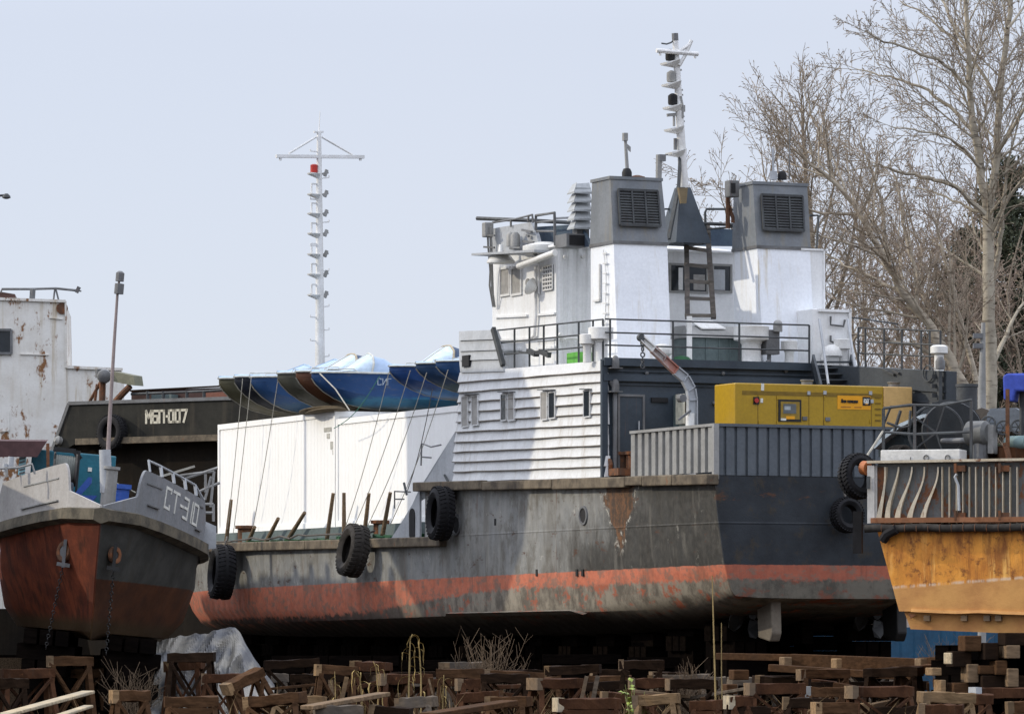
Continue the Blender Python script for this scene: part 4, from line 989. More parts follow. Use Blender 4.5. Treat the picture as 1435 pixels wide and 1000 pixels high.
def small_boat(label, px, t, paintm, shield, tilt=0.0, yaw=0.0, zoff=0.0, zsc=1.0, keelm=None):
    y = S(px, 528, t=t).y
    root = empty('motor_boat', None, label, 'boat', 'small motor boats stored on the containers')
    zb = max(zc0, zc1) + .02 + zoff
    # local axes: x aft from the bow, y forward along the ship, z up
    root.matrix_world = SF.m @ Matrix.Translation((t, y, zb)) @ Matrix.Rotation(yaw,4,'Z') @ Matrix.Rotation(tilt,4,'Y') @ Matrix.Scale(zsc,4,(0,0,1))
    secs = []; gl = [[],[]]; H = 1.20
    prof = [(0,.03,.95,.90),(.12,.17,.84,.74),(.35,.36,.76,.54),(.7,.56,.67,.34),(1.1,.70,.58,.19),(1.7,.82,.50,.07),(2.5,.88,.44,.01),(3.5,.88,.42,0),(4.9,.80,.42,.01)]
    for x,hb,zch,zk in prof:
        zs_ = H-.02*min(1,x/1.5)+.02*max(0,(x-2.4)/2.3); zch *= 1.12; zk *= 1.12
        ch = hb*.90
        half_ = [(hb,zs_),(hb*.97,zs_-.10),(hb*.985,zs_-.16),(ch+(hb-ch)*.5,(zs_+zch)/2),(ch,zch*.75+zk*.25),(ch*.5,(zch*.25+zk*.75)),(0.012,zk)]
        secs.append([Vector((x,-a,z)) for a,z in half_]+[Vector((x,a,z)) for a,z in reversed(half_)])
        gl[0].append(Vector((x-.02,-hb,zs_))); gl[1].append(Vector((x-.02,hb,zs_)))
    MB().loft(secs).build('hull', paintm, root, smooth=True)
    b = MB(); b.tube([s_[6]+Vector((-.01,.012,-.0)) for s_ in secs[:7]], .02, 6); b.build('keel_strip', keelm or kst, root)
    b = MB(); b.tube(gl[0], .032, 6); b.tube(gl[1], .032, 6); b.build('gunwale', gun, root, smooth=True)
    fd = [[p_+Vector((0,0,.01)) for p_ in (gl[0][i],gl[0][i].lerp(gl[1][i],.5)+Vector((0,0,.07)),gl[1][i])] for i in range(0,len(gl[0]))]
    MB().loft(fd, closed=False, caps=False).build('foredeck', deckm, root, smooth=True)
    if shield:
        h_,kind = shield; rr = random.Random(int(px)); z0 = H+.02
        def arch(x, hh, wd, lean=0, crumple=0.0): return [Vector((x+lean*math.sin(a)+rr.uniform(-1,1)*crumple, -wd*math.cos(a), z0+hh*math.sin(a)**.75+rr.uniform(-1,1)*crumple)) for a in [math.pi*k/10 for k in range(11)]]
        A0,A1,A2 = arch(1.15,.04,.60,-.25), arch(1.40,h_*.62,.68,.0,.015), arch(1.62,h_,.72,.18,.02)
        w = MB().loft([A0,A1,A2], closed=False, caps=False).build('windshield', glz if kind != 'cover' else covb, root, smooth=True, fix=False)
        fr = MB(); fr.tube(A2, .035, 6); fr.tube([A0[5],A1[5],A2[5]], .022, 6); fr.build('frame', gun if kind == 'glass' else canv if kind == 'canvas' else deckm, w, smooth=True)
        A3,A4,A5 = arch(2.0,h_*.80,.76,.12,.06), arch(2.4,h_*.38,.80,.05,.06), arch(3.0,h_*.10,.80,0,.03)
        MB().loft([A2,A3,A4,A5], closed=False, caps=False).build('cover', covd if kind == 'canvas' else covb, root, smooth=True, fix=False)
    b = MB(); b.tube([Vector((.35,-.3,1.2)),Vector((.4,-.28,1.30)),Vector((1.1,-.6,1.31)),Vector((1.2,-.68,1.2))], .018, 5); b.build('bow_rail', gun, root)
    return root
bts = [
 ('khaki motor boat at the left end of the row on top of the white containers',308,.25,BP[0],None,R(-1),R(2),.12),
 ('black hulled motor boat second from the left end of the row on the containers',330,.25,BP[1],None,R(-1),R(-2),.10),
 ('dull blue motor boat with a low pale cover, third from the left on the containers',352,.45,BP[2],(.36,'cover'),R(-1),R(3),.06),
 ('olive grey motor boat with a pale canopy frame, fourth from the left on the containers',390,.35,BP[3],(.40,'cover'),R(-1),R(-3),.04),
 ('brown bowed motor boat with a canvas framed windshield, mid row on the containers',416,.30,BP[4],(.52,'canvas'),R(-1),R(1),.0),
 ('large deep blue motor boat with white letters on its bow, on the after container',437,.25,BP[5],(.62,'glass'),R(0),R(-1),.0,.92),
 ('mid blue motor boat with a tall raked windshield, on the container just before the deckhouse',546,.30,BP[6],(.78,'canvas'),R(0),R(2),.02,.80),
 ('dull blue motor boat with a pale cover, between the mid blue boat and the deckhouse',584,.35,BP[7],(.4,'cover'),R(-1),R(0),.02,.78),
 ('greenish blue motor boat last in the row, its stern hidden by the white deckhouse',612,.30,BP[2],(.45,'cover'),R(-1),R(-2),.02,.76),
]
boats = [small_boat(*a) for a in bts]
bb = boats[5]
xx0 = (bb.matrix_world.inverted() @ SF.m) @ S(521,537,t=1.9)
def bside(u,v): return (Vector((xx0.x+u, -.775+.0*v, xx0.z-.0+v)), Vector((0,-1,0)))
lettering('СИГ', lambda u,v: (Vector((1.75+u,-.865-.02*u,.80+v)), Vector((0,-1,0))), .20, .020, 1.0, parent=bb, mat='faded_mark')
# sacks under the bows on the forward container
q = S(415,578,t=1.2); r = random.Random(2)
def lumpy(name, c, rx, ry, rz, mat, label, cat, seed, group=None, frame=SF):
    bm = bmesh.new(); bmesh.ops.create_icosphere(bm, subdivisions=4, radius=1); rr = random.Random(seed)
    ph = [(rr.uniform(2,6),rr.uniform(2,6),rr.uniform(2,6),rr.uniform(0,6)) for _ in range(6)]
    for v_ in bm.verts:
        d = sum(math.sin(a*v_.co.x+b_*v_.co.y+c_*v_.co.z+e) for a,b_,c_,e in ph)*.05
        v_.co *= 1+d
        v_.co = Vector((v_.co.x*rx,v_.co.y*ry,max(v_.co.z,-.45)*rz+.45*rz))
    me = bpy.data.meshes.new(name); bm.to_mesh(me); bm.free(); me.materials.append(mat); me.polygons.foreach_set('use_smooth',[True]*len(me.polygons))
    o = bpy.data.objects.new(name, me); COL.objects.link(o); o.matrix_world = frame.m @ Matrix.Translation(c); return tag(o,label,cat,group)
lumpy('tarpaulin_bundle', Vector((1.0,S(455,578,t=1.0).y,zc0-.02)), .45,1.4,.13, plain('brown_tarp',(.11,.085,.05),.95), 'tan tarpaulin bundle squeezed between the boats and the forward white container', 'tarpaulin', 4)

# ------------------------------------------------------------------ lashing ropes from the boats down to the deck edge
ropes = [((340,530),(318,747),.02,'rope','thin rope at the far left from the khaki boat down the white container'),
 ((352,528),(327,746),.02,'rope','thin rope from the black boat down the left part of the white container'),
 ((390,528),(352,750),.02,'rope','thin rope slanting from the dull blue boat to the deck by the left bollard'),
 ((532,527),(468,600),.05,'rope_green','green rope slanting across the deep blue boat to the container roof edge'),
 ((545,522),(481,747),.02,'rope','pale rope from the white lettered boat down past the seam of the two containers'),
 ((575,519),(491,750),.02,'rope','pale rope from the mid blue boat slanting down the after white container'),
 ((598,522),(516,735),.02,'rope','long pale rope from behind the tall windshield down the after white container'),
 ((628,518),(547,735),.02,'rope','rope hanging down the after container closest to the sloping bulwark plate'),
 ((606,545),(570,690),.02,'rope_dark','short dark rope from the last boats down to the sloping bulwark plate')]
for a_,c_,sag,mat,lab in ropes:
    p0,p1 = S(*a_,t=.35),S(*c_,t=.30); pts = []
    for k in range(13):
        f = k/12; p_ = p0.lerp(p1,f); p_ = p_+Vector((-.10*math.sin(math.pi*f), -.25*math.sin(math.pi*f), -.25*math.sin(math.pi*f))); pts.append(p_)
    o = MB().tube(pts, .012, 5).build('lashing_rope', M[mat], None, smooth=True); o.matrix_world = SF.m; tag(o,lab,'rope','ropes lashing the boats')
p0 = [S(x,y,t=.2) for x,y in ((448,523),(470,545),(490,575))]; o = MB().tube(p0,.02,5).build('painter_rope', M['rope'], None); o.matrix_world = SF.m; tag(o,'slack pale rope hanging from the bow of the white lettered blue boat','rope')
# ------------------------------------------------------------------ wooden stakes standing on the side deck
stk = [((324,700),(316,750),'upright stake in front of the left corner of the white containers'),((427,718),(398,756),'leaning stake second from the left, crossing the forward container'),((390,726),(370,756),'short leaning stake just right of the left bollard'),
 ((467,691),(457,748),'tall stake slightly tilted right, at the seam of the two containers'),((482,690),(482,748),'straight upright stake just left of the hanging tyre'),((517,691),(509,746),'tall tilted stake right behind the hanging tyre'),((547,690),(534,748),'tall tilted stake beside the right bollard'),((357,738),(345,757),'very short leaning stake beside the left bollard')]
for a_,c_,lab in stk:
    p0,p1 = S(*c_,t=.32),S(*a_,t=.30); z_ = zmain(p0.y); p0.z = z_
    o = MB().tube([p0,p0.lerp(p1,.5)+Vector((.01,.02,0)),p1], [.07,.065,.055], 8).build('wooden_stake', M['stake'], None, smooth=True); o.matrix_world = SF.m; tag(o,'weathered wooden '+lab,'stake','wooden stakes on the side deck')
# cables lying along the deck edge
r = random.Random(8)
for z_,lab in ((.10,'dark cable lying along the green netting on the side deck'),):
    pts = [Vector((.1+r.uniform(-.06,.08), 36-k*.75, zmain(30)+.16+r.uniform(0,.12))) for k in range(20)]
    o = MB().tube(pts,.03,6).build('deck_cable', M['rope_dark'], None, smooth=True); o.matrix_world = SF.m; tag(o,lab,'cable')

# ------------------------------------------------------------------ tyre fenders
def tyre(label, c, axis, Ro, w, frame, parent_rope=None, mat='rubber', dz=0):
    q = Vector((0,0,1)).rotation_difference(Vector(axis))
    root = empty('tyre_fender', None, label, 'tyre', 'old tyres hung as fenders'); root.matrix_world = frame.m @ Matrix.Translation(c) @ q.to_matrix().to_4x4()
    Ri = Ro*.55; prof = [(Ri,-w*.34),(Ri+.03,-w*.42),(Ro*.78,-w*.52),(Ro*.93,-w*.45),(Ro,-w*.32),(Ro,w*.32),(Ro*.93,w*.45),(Ro*.78,w*.52),(Ri+.03,w*.42),(Ri,w*.34),(Ri+.06,w*.25),(Ro*.86,0),(Ri+.06,-w*.25)]
    n = 36; vs,fs = [],[]
    for k in range(n):
        t_ = 2*math.pi*k/n
        for r_,z_ in prof: vs.append((r_*math.cos(t_),r_*math.sin(t_),z_))
    P = len(prof)
    for k in range(n):
        for i in range(P): fs.append((k*P+i,((k+1)%n)*P+i,((k+1)%n)*P+(i+1)%P,k*P+(i+1)%P))
    MB().add(vs,fs).build('carcass', M[mat], root, smooth=True)
    b = MB()
    for k in range(n):
        a = 2*math.pi*(k+.5)/n
        for sg in (-1,1): 
            u = Vector((math.cos(a),math.sin(a),0)); tt = Vector((-math.sin(a),math.cos(a),0))
            b.bar(u*(Ro+.006)+tt*.03+Vector((0,0,sg*w*.10)), u*(Ro-.02)-tt*.03+Vector((0,0,sg*w*.44)), Ro*.10,.05, up=tuple(u))
    b.build('tread', M[mat], root)
    return root
def hang(root_frame, pts, parent):
    o = MB().tube(pts,.03,6).build('hanging_rope', M['rope_dark'], None); o.matrix_world = root_frame.m
    mw = o.matrix_world.copy(); o.parent = parent; bpy.context.view_layer.update(); o.matrix_parent_inverse = parent.matrix_world.inverted(); return o
bpy.context.view_layer.update()
def ship_tyre(px,py,r_,w,axis,off,lab,ropepx,mat='rubber'):
    c = S(px,py,t=-off); bpy.context.view_layer.update()
    t_ = tyre(lab,c,axis,r_,w,SF,mat=mat); bpy.context.view_layer.update()
    hang(SF,[S(*ropepx,t=.15),S(ropepx[0]-1,ropepx[1]+6,t=-.25),c+Vector((0,.05,r_*.62))],t_)
ship_tyre(311,801,.82,.62,(-.99,.16,.08),.46,'big black tyre hanging on the lower hull at the left, below the forward container',(318,752))
ship_tyre(495,771,.74,.56,(-.98,.06,.20),.44,'dusty tyre hanging over the deck edge in front of the after container',(500,745),'rubber_grey')
ship_tyre(617.5,719,.72,.50,(-.99,.13,.06),.40,'black tyre hanging under the fore end of the white deckhouse, next to the dark slot',(622,684))
c = S(1187,721,s=-.32); t_ = tyre('black tyre hanging on the dark transom in the shade, beside the rusty orange boat',c,(.1,-1,.1),.42,.32,SF)
bpy.context.view_layer.update(); hang(SF,[S(1184,665,s=-.1),S(1183,690,s=-.18),c+Vector((0,0,.3))],t_)

# ------------------------------------------------------------------ yellow generator on the after deck
ga,gb = S(1030,598,s=2.2),S(1238,598,s=2.2); gz1 = S(1030,536,s=2.2).z; gz0 = zdeck(2)+.25
gx0,gx1,gy0,gy1 = ga.x,gb.x,2.2,3.35
gen = empty('generator_set', None, 'yellow boxed diesel generator with black control window on the ship\'s after deck', 'generator'); gen.matrix_world = SF.m
gz1b = S(1238,539,s=2.2).z
MB().box((gx0,gy0,gz0),(gx1,gy1,gz1)).build('canopy', M['yellow'], gen, bevel=.03)
MB().box((gx0-.02,gy0+.05,gz0-.26),(gx1+.7,gy1-.05,gz0-.002)).build('skid', M['black_mark'], gen)
ge = S(1278,560,s=2.2).x
MB().box((gx1+.004,gy0-.02,gz0),(ge,gy1,gz1-.005)).build('end_panel', M['yellow_pale'], gen, bevel=.02)
def gbox(x0,y0,x1,y1,d0,d1,name,mat,par=gen):
    a,c = S(x0,y1,s=gy0),S(x1,y0,s=gy0); return MB().box((a.x,gy0-d1,a.z),(c.x,gy0-d0,c.z)).build(name,mat if not isinstance(mat,str) else M[mat],par)
seam = plain('yellow_seam',(.20,.12,.005),.5)
dm_ = []
for x in (1062,1090.5-2,1133.5,1154,1221): gbox(x-.5,552,x+.5,599,-.001,.004,'panel_seam',seam)
gbox(1040,551.8,1236,552.8,-.001,.005,'panel_seam',seam)
cw = gbox(1090.5,560,1122.5,590,-.001,.02,'control_window','black_mark')
gbox(1093.5,563,1120,587,.02,.026,'pane',plain('control_panel_yellow',(.30,.19,.02),.4),cw); gbox(1097,566,1115,579,.026,.032,'panel',plain('control_panel_grey',(.13,.14,.14),.35),cw); gbox(1098.5,569,1107,574,.032,.036,'display',plain('display_grey',(.42,.46,.47),.3),cw); gbox(1101,583,1113,587,.026,.03,'sticker','orange_sign',cw); gbox(1093.5,586,1101,589,.026,.03,'sticker','white_mark',cw)
for x,y in ((1059.5,561),): 
    o_ = gbox(x-4,y-5,x+4,y+5,-.001,.03,'emergency_stop','black_mark'); c = S(x,y,s=gy0-.03); MB().lathe([(.05,0),(.06,.04)],c,12,(0,-1,0)).build('button',M['red_mark'],o_)
gbox(1065.5,558,1069,564,-.001,.012,'notice','white_mark')
for x,y in ((1068.5,541),): gbox(x-2,y-4,x+2,y+6,-.001,.012,'notice','white_mark')
for x,y in ((1127.5,586),(1159.5,587),(1133,550.5),(1155.5,550),(1219.5,550.5),(1221.5,562)):
    w_ = 3.2 if y > 570 else 2
    gbox(x-w_,y-2.5,x+w_,y+2.5,-.001,.03,'latch',M['pale_grey'] if y < 570 else M['steel'])
sg = gbox(1173.5,555,1220,573,-.001,.008,'sign','orange_sign')
lb = gbox(1208.5,556,1219.5,568,.008,.014,'logo_plate','black_mark',sg)
def on_gen(px,py): 
    o_ = S(px,py,s=gy0); return lambda u,v: (Vector((o_.x+u,gy0-.014,o_.z+v)),Vector((0,-1,0)))
lettering('Для помощи', on_gen(1178.5,563.5), .075, .018, .86, parent=sg, mat='black_mark', name='lettering')
lettering('CAT', on_gen(1210.5,564.5), .10, .026, .60, parent=lb, name='logo')
tri = [S(x,y,s=gy0) for x,y in ((1211.8,566.6),(1216.2,566.6),(1214,562.6))]; MB().prism([Vector((v_.x,gy0-.024,v_.z)) for v_ in tri],(0,.008,0)).build('logo_triangle',M['orange_sign'],lb)
for x0,x1,y in ((1178,1192,570),(1197,1207,570.5)): gbox(x0,y-.6,x1,y+.6,.008,.012,'fine_print',plain('faded_print',(.38,.16,.02),.6),sg)
gbox(1033,596,1052,602,-.001,.01,'air_slot','black_mark')
for k in range(5): gbox(1226,556+k*8,1234,558+k*8,-.001,.01,'air_slot',seam)
for x,y in ((1064,557),(1064,592),(1089,557),(1089,592),(1155.5,557),(1155.5,592),(1219,590)): gbox(x-.8,y-2.5,x+.8,y+2.5,.003,.02,'hinge',M['yellow'])
a,c = S(1006,602,t=gx0),S(1028,595,t=gx0); MB().box((gx0-.012,gy0+.1,a.z),(gx0+.01,gy1-.1,c.z)).build('air_slot',M['black_mark'],gen)
for x,y in ((1132,537),(1254,539)):
    c = S(x,y,s=gy0+.3); MB().lathe([(.14,0),(.14,.10),(.17,.12),(.17,.15)],(c.x,gy0+.35,gz1-.01),12).build('exhaust_cap',M['steel'],gen,smooth=True)
# ------------------------------------------------------------------ small tug with its bow towards us (left)
CF = Frame(W(143,712,98), R(5.03), R(5))
def K(px,py,y=None,x=None,z=None):
    if y is not None: return CF.hit(px,py,1,y)
    if x is not None: return CF.hit(px,py,0,x)
    return CF.hit(px,py,2,z)
m = Mt('tug_hull_paint', .75, 0, .12); X,Y,Z = m.sep(); v = m.map(); n1 = m.noise(v,1.3,7,.65); n2 = m.noise(v,7,6,.7); st = m.noise(m.map((5,5,.4)),1,6,.65)
redl = m.mix(m.ramp(n1,.35,.65),(.15,.037,.016,1),(.07,.018,.010,1)); redl = m.mix(m.math('MULTIPLY',m.ramp(st,.46,.66),.75),redl,(.032,.013,.008,1))
gry = m.mix(m.ramp(n1,.35,.65),(.066,.066,.060,1),(.042,.042,.038,1)); gry = m.mix(m.math('MULTIPLY',m.ramp(st,.5,.7),.6),gry,(.05,.045,.035,1))
brn = m.mix(m.ramp(n1,.35,.65),(.085,.032,.014,1),(.048,.020,.011,1))
zz_ = m.math('ADD',Z,m.math('MULTIPLY',m.math('SUBTRACT',n2,.5),.06)); rt = m.mix(m.ramp(zz_,-1.50,-1.47),brn,gry)
col = m.mix(m.ramp(X,-.03,.03),redl,rt); col = m.mix(m.ramp(Z,-2.5,-2.2,1,0),col,(.05,.03,.014,1)); m.bump(m.math('ADD',m.math('MULTIPLY',m.noise(v,.8,2,.5),2),m.math('MULTIPLY',n2,.3)),.4,.05); tugm = m.done(col)
tug = empty('tug_boat', CF, 'small tug bow on at the left, half red half grey hull, bulwark lettered СТ-310', 'boat')
CT = [(0,.03,0,.03,.02),(.8,.72,-.02,.50,.26),(1.8,1.14,-.10,.96,.66),(3.2,1.70,-.25,1.50,1.22),(4.8,2.27,-.42,2.1,1.8),(8,2.36,-.50,2.25,2.05),(19,2.3,-.5,2.2,2.0)]
def tsec(y,hb,zd,hm,hl):
    p_ = [(hb,y,zd),(hb*.95+.0,y+.08,zd-.45),(hm,y+.25,-1.4),(hl,y+.42,-2.2),(hl*.84,y+.46,-2.62),(.0,y+.5,-2.80)]
    return [Vector((-a,b_,c_)) for a,b_,c_ in p_]+[Vector((a,b_,c_)) for a,b_,c_ in reversed(p_[:-1])]
MB().loft([tsec(*c) for c in CT]).build('hull', tugm, tug, smooth=True)
def edge(y):
    for a,c in zip(CT[:-1],CT[1:]):
        if a[0] <= y <= c[0]:
            f = (y-a[0])/(c[0]-a[0]); return a[1]+(c[1]-a[1])*f, a[2]+(c[2]-a[2])*f
    return CT[-1][1], CT[-1][2]
ysmp = [0,.25,.5,.8,1.2,1.8,2.5,3.2,4,5,6.5,8,12]
for sg in (-1,1):
    b = MB(); secs = []; r = random.Random(4)
    for y in ysmp:
        hb,zd = edge(y); j = r.uniform(-.02,.02)
        secs.append([Vector((sg*(hb+.14+j),y-.05,zd-.02)),Vector((sg*(hb+.15+j),y-.05,zd-.25)),Vector((sg*max(0,hb-.05),y,zd-.32)),Vector((sg*max(0,hb-.08),y,zd+.02))])
    b.loft(secs).build('rubbing_strake', paint('grimy_strake',(.13,.11,.075),(.05,.045,.035),rust=.3,streak=.6,dirt=(.03,.03,.025),rough=.85,scale=1.6,seed=4), tug)
def bh(y):   # bulwark height along the deck edge
    if y < .80: return .06+.30*min(1,y/.8)
    if y < 1.05: return .36+.60*math.sqrt(max(0,1-((1.05-y)/.25)**2))
    if y < 4.6: return .96-.02*(y-1.05)
    if y < 4.9: return .40
    return .40
for sg,mat in ((-1,'tug_cream'),(1,'tug_grey')):
    secs = []
    ys = [.02,.2,.4,.6,.79,.801,.83,.87,.92,.98,1.05,1.3,1.6,2,2.5,3,3.5,4,4.4,4.55,4.7,4.85,4.9,6,9,14]
    for y in ys:
        hb,zd = edge(y); h_ = bh(y) if not 4.55 < y < 4.9 else .87-(y-4.55)/.35*.47
        lean = .06*h_
        secs.append([Vector((sg*hb,y,zd)),Vector((sg*(hb+lean),y,zd+h_)),Vector((sg*(hb+lean-.05),y+.02,zd+h_)),Vector((sg*max(.0,hb-.05),y+.02,zd))])
    bw = MB().loft(secs).build('bulwark', M[mat], tug)
    b = MB()
    for y0,y1,hh in ((1.15,1.95,.70),(1.3,1.9,.26),(4.2,4.5,.72),(4.15,4.5,.20)) if sg > 0 else ((1.3,3.2,.66),(1.3,3.3,.18)):
        a0,a1 = edge(y0),edge(y1); b.bar((sg*(a0[0]+.035),y0,a0[1]+hh),(sg*(a1[0]+.035),y1,a1[1]+hh),.05,.03)
    b.build('stiffener', M['steel'] if sg > 0 else M['bulwark'], bw)
    bw_right = bw
p0 = K(233,718,x=1.6); 
def pxat(y):
    w_ = CF.m @ Vector((edge(y)[0]+.04,y,edge(y)[1]+.5)); return CX+F*w_.x/w_.y
def yat(px):
    a,c = .9,7.0
    for _ in range(40):
        y = (a+c)/2
        if pxat(y) < px: a = y
        else: c = y
    return y
LY0,LY1 = yat(232),yat(277)
def on_bw(u,v):
    y = LY0+u; hb,zd = edge(y); hb2,_ = edge(y+.01); n_ = Vector((.01,-(hb2-hb),0)).normalized()
    return Vector((hb+.06*(.25+v)+.004,y,zd+.36+v-.04*u)), n_
lettering('СТ-310', on_bw, .42, .06, (LY1-LY0)/(.42*(.78*2+.42+.78+.42+.5)), parent=bw_right)
# anchors, hawse pipes and chains on both bows
for sg,y,z,rr in ((-1,1.25,-.95,.20),(1,.5,-.95,.13)):
    hb,zd = edge(y); x = sg*(hb*.55+ (.22 if sg < 0 else .1))
    hw_ = MB().torus((x,y-.05,z),(sg*.8,-.6,.1),.17 if sg < 0 else .13,.06,18,8).build('hawse_pipe', M['rusty'], tug, smooth=True)
    b = MB(); b.lathe([(.15,-.05),(.15,.03)],(x,y-.06,z),14,(sg*.8,-.6,.1)); b.bar((x,y-.2,z+.25),(x,y-.2,z-.35),.07); b.bar((x-.14,y-.2,z-.28),(x+.14,y-.2,z-.30),.08); b.build('anchor', M['black_mark'] if sg > 0 else M['steel'], hw_)
    b = MB()
    for k in range(22):
        c = Vector((x-.22*(k/22)*(1 if sg < 0 else .0),y-.18,z-.3-.085*k)); b.torus(c,(1,0,.0) if k % 2 else (.3,1,0),.036,.011,8,4)
    b.build('anchor_chain', M['black_mark'], hw_)
# jackstaff, bitt, winch, deck boxes
y = .9
def kp(px,py,y): return K(px,py,y=y)
b = MB(); b.lathe([(.16,0),(.16,.9),(.2,.92),(.2,.98)], (kp(150,715,y).x,y,-.05), 12); b.box((kp(141,700,y).x,y-.1,-.02),(kp(158,700,y).x,y+.2,.55)); bitt = b.build('towing_bitt', M['bulwark'], tug, smooth=True)
b = MB(); b.tube([kp(149,690,y),kp(147,630,y)], [.14,.13], 10); b.build('mast_foot', M['pale_grey'], bitt, smooth=True)
jk = MB().tube([kp(149,690,y),kp(153,600,y),kp(160,480,y),kp(165,405,y),kp(168,388,y)], [.05,.042,.035,.028,.022], 8).build('jackstaff', paint('pinkish_staff_paint',(.30,.24,.23),(.22,.18,.17),rust=.2), tug, smooth=True)
b = MB(); b.lathe([(.09,-.08),(.09,.1),(.04,.14)], kp(168,389,y), 10); b.lathe([(.1,-.12),(.1,.1)], kp(167,404,y), 10); b.box(tuple(kp(163,407,y)-Vector((0,.05,0))),tuple(kp(168,400,y)+Vector((0,.05,0)))); b.build('lamp', M['steel'], jk)
y = 3.0
wb = MB(); 
wb.lathe([(.36,-.26),(.36,-.22),(.26,-.22),(.26,.22),(.36,.22),(.36,.26)], kp(91,657,y), 22, (1,0,.0)); wn = wb.build('anchor_winch', M['rope_dark'], tug, smooth=True)
b = MB()
for k in range(9): b.torus(kp(91,657,y)+Vector((-.20+.05*k,0,0)),(1,0,0),.27,.030,22,6)
b.build('rope_turns', paint('grey_rope_turns',(.16,.17,.15),(.1,.11,.1),rust=0), wn, smooth=True)
b = MB(); b.box(tuple(kp(72,712,y)-Vector((0,.3,0))),tuple(kp(77,635,y)+Vector((.0,.4,0)))); b.box(tuple(kp(106,712,y)-Vector((0,.3,0))),tuple(kp(110,632,y)+Vector((0,.4,0)))); b.bar(kp(75,629,y),kp(106,632,y),.1); b.bar(kp(106,640,y),kp(112,636,y),.2); b.build('frame', M['black_mark'], wn)
for x0,x1,y0,y1,mt in ((75,88,678,700,'steel'),(86,97,690,702,'rusty'),(92,104,676,700,'blue_grey'),(79,84,676,684,'rusty_trestle')):
    a,c = kp(x0,y1,2.5),kp(x1,y0,2.5); MB().lathe([((c.x-a.x)/2,0),((c.x-a.x)/2,(c.z-a.z)*.8),((c.x-a.x)/3,(c.z-a.z))],((a.x+c.x)/2,2.5,a.z),12).build('winch_gear', M[mt], wn, smooth=True)
y = 4.2
a,c = kp(38,712,y),kp(163,639,y); tb = MB().box((a.x,y,a.z),(c.x,y+1.6,c.z)).build('teal_cabin', M['teal'], tug, bevel=.03)
a,c = kp(123,660,y-.03),kp(129,655,y-.03); MB().box((a.x,y-.02,a.z),(c.x,y+.01,c.z)).build('notice', M['white_mark'], tb)
a,c = kp(25,665,y-.3),kp(37,640,y-.3); lad = MB().box((a.x,y-.32,a.z),(c.x,y-.28,c.z)).build('striped_board', M['cyan'], tug)
for k in range(5):
    q0,q1 = kp(27,663-k*5,y-.34),kp(35,661-k*5,y-.34); MB().bar(q0,q1,.03,.03).build('stripe', M['steel'], lad)
# blue vee shaped chain stopper and bin
y = 1.6
pl = [kp(x,y_,y) for x,y_ in ((101,700),(112,690),(124,666),(131,668),(130,676),(118,692),(150,693),(165,712),(120,714))]
b = MB(); b.prism([kp(x,y_,y) for x,y_ in ((103,693),(124,668),(129,669),(128,677),(112,694))],(0,.25,0)); b.prism([kp(x,y_,y) for x,y_ in ((101,693),(136,694),(130,702),(133,716),(118,716),(116,701))],(0,.6,0)); b.prism([kp(x,y_,y) for x,y_ in ((148,690),(160,697),(170,714),(152,716))],(0,.3,0))
b.build('chain_stopper', M['blue'], tug)
y = 2.6
a,c = kp(160,712,y),kp(182,679,y); bn = MB().box((a.x,y,a.z),(c.x,y+.6,c.z)).build('blue_bin', M['blue'], tug, bevel=.02)
MB().box((a.x-.04,y-.04,c.z-.1),(c.x+.04,y+.64,c.z)).build('lid', M['blue'], bn)
# maroon awning and rusty post
y = 3.6
q = [kp(x,y_,y) for x,y_ in ((-60,617),(66,618),(52,640),(-60,640))]
aw = MB().loft([[q[0]+Vector((0,1.6,.1)),q[1]+Vector((0,1.6,.1))],[q[0],q[1]],[q[3],q[2]]], closed=False, caps=False).build('awning', M['awning'], tug)
b = MB(); b.bar(kp(68,712,2.2),kp(67,621,2.2),.07); b.build('post', M['rusty'], aw)
b = MB(); b.tube([kp(0,656,2.0),kp(25,655,2.0),kp(45,650,2.0),kp(49,664,2.0)], .03, 6); b.tube([kp(9,668,2.0),kp(9,654,2.0)], .04, 6); b.build('handrail', M['bulwark'], tug)
for x0,x1,y0,y1 in ((10,20,640,655),(3,12,650,660)):
    a,c = kp(x0,y1,3.0),kp(x1,y0,3.0); MB().lathe([((c.x-a.x)/2,0),((c.x-a.x)/2,c.z-a.z)],((a.x+c.x)/2,3,a.z),12).build('deck_lamp', M['pale_grey'], tug)
# rail on the right bulwark
b = MB(); pts = []
for y in (1.25,1.9,2.6,3.3,4.0,4.5):
    hb,zd = edge(y); pts.append(Vector((hb+.04,y,zd+bh(y))))
b.tube([pts[0]+Vector((0,0,0))]+[p_+Vector((-.05,.05,.24)) for p_ in pts[:-1]]+[pts[-1]], .03, 6)
for p_ in pts[1:-1]: b.tube([p_,p_+Vector((-.05,.05,.24))], .04, 6)
b.build('bulwark_rail', M['pale_grey'], tug, smooth=True)
b = MB(); Y_ = 5.6
for seg in (((252,666),(300,660)),((255,672),(305,655)),((287,700),(296,667)),((300,660),(295,710)),((283,706),(299,706)),((299,706),(299,730)),((284,718),(299,718)),((275,690),(308,676)),((284,706),(284,728)),((288,690),(288,664))): b.tube([kp(*seg[0],Y_),kp(*seg[1],Y_)], .035, 6)
b.build('after_railing', M['bulwark'], tug, smooth=True)
pl = [kp(x,y_,5.2) for x,y_ in ((283,728),(303,737),(303,768),(285,770))]
MB().prism(pl,(0,.06,0)).build('after_bulwark', M['pale_grey'], tug)
b = MB(); b.bar(kp(196,676,5.5),kp(273,653,5.5),.05,.05); b.tube([kp(190,690,5.5),kp(160,675,5.5)],.015,4); b.build('loose_spar', M['rope'], tug)

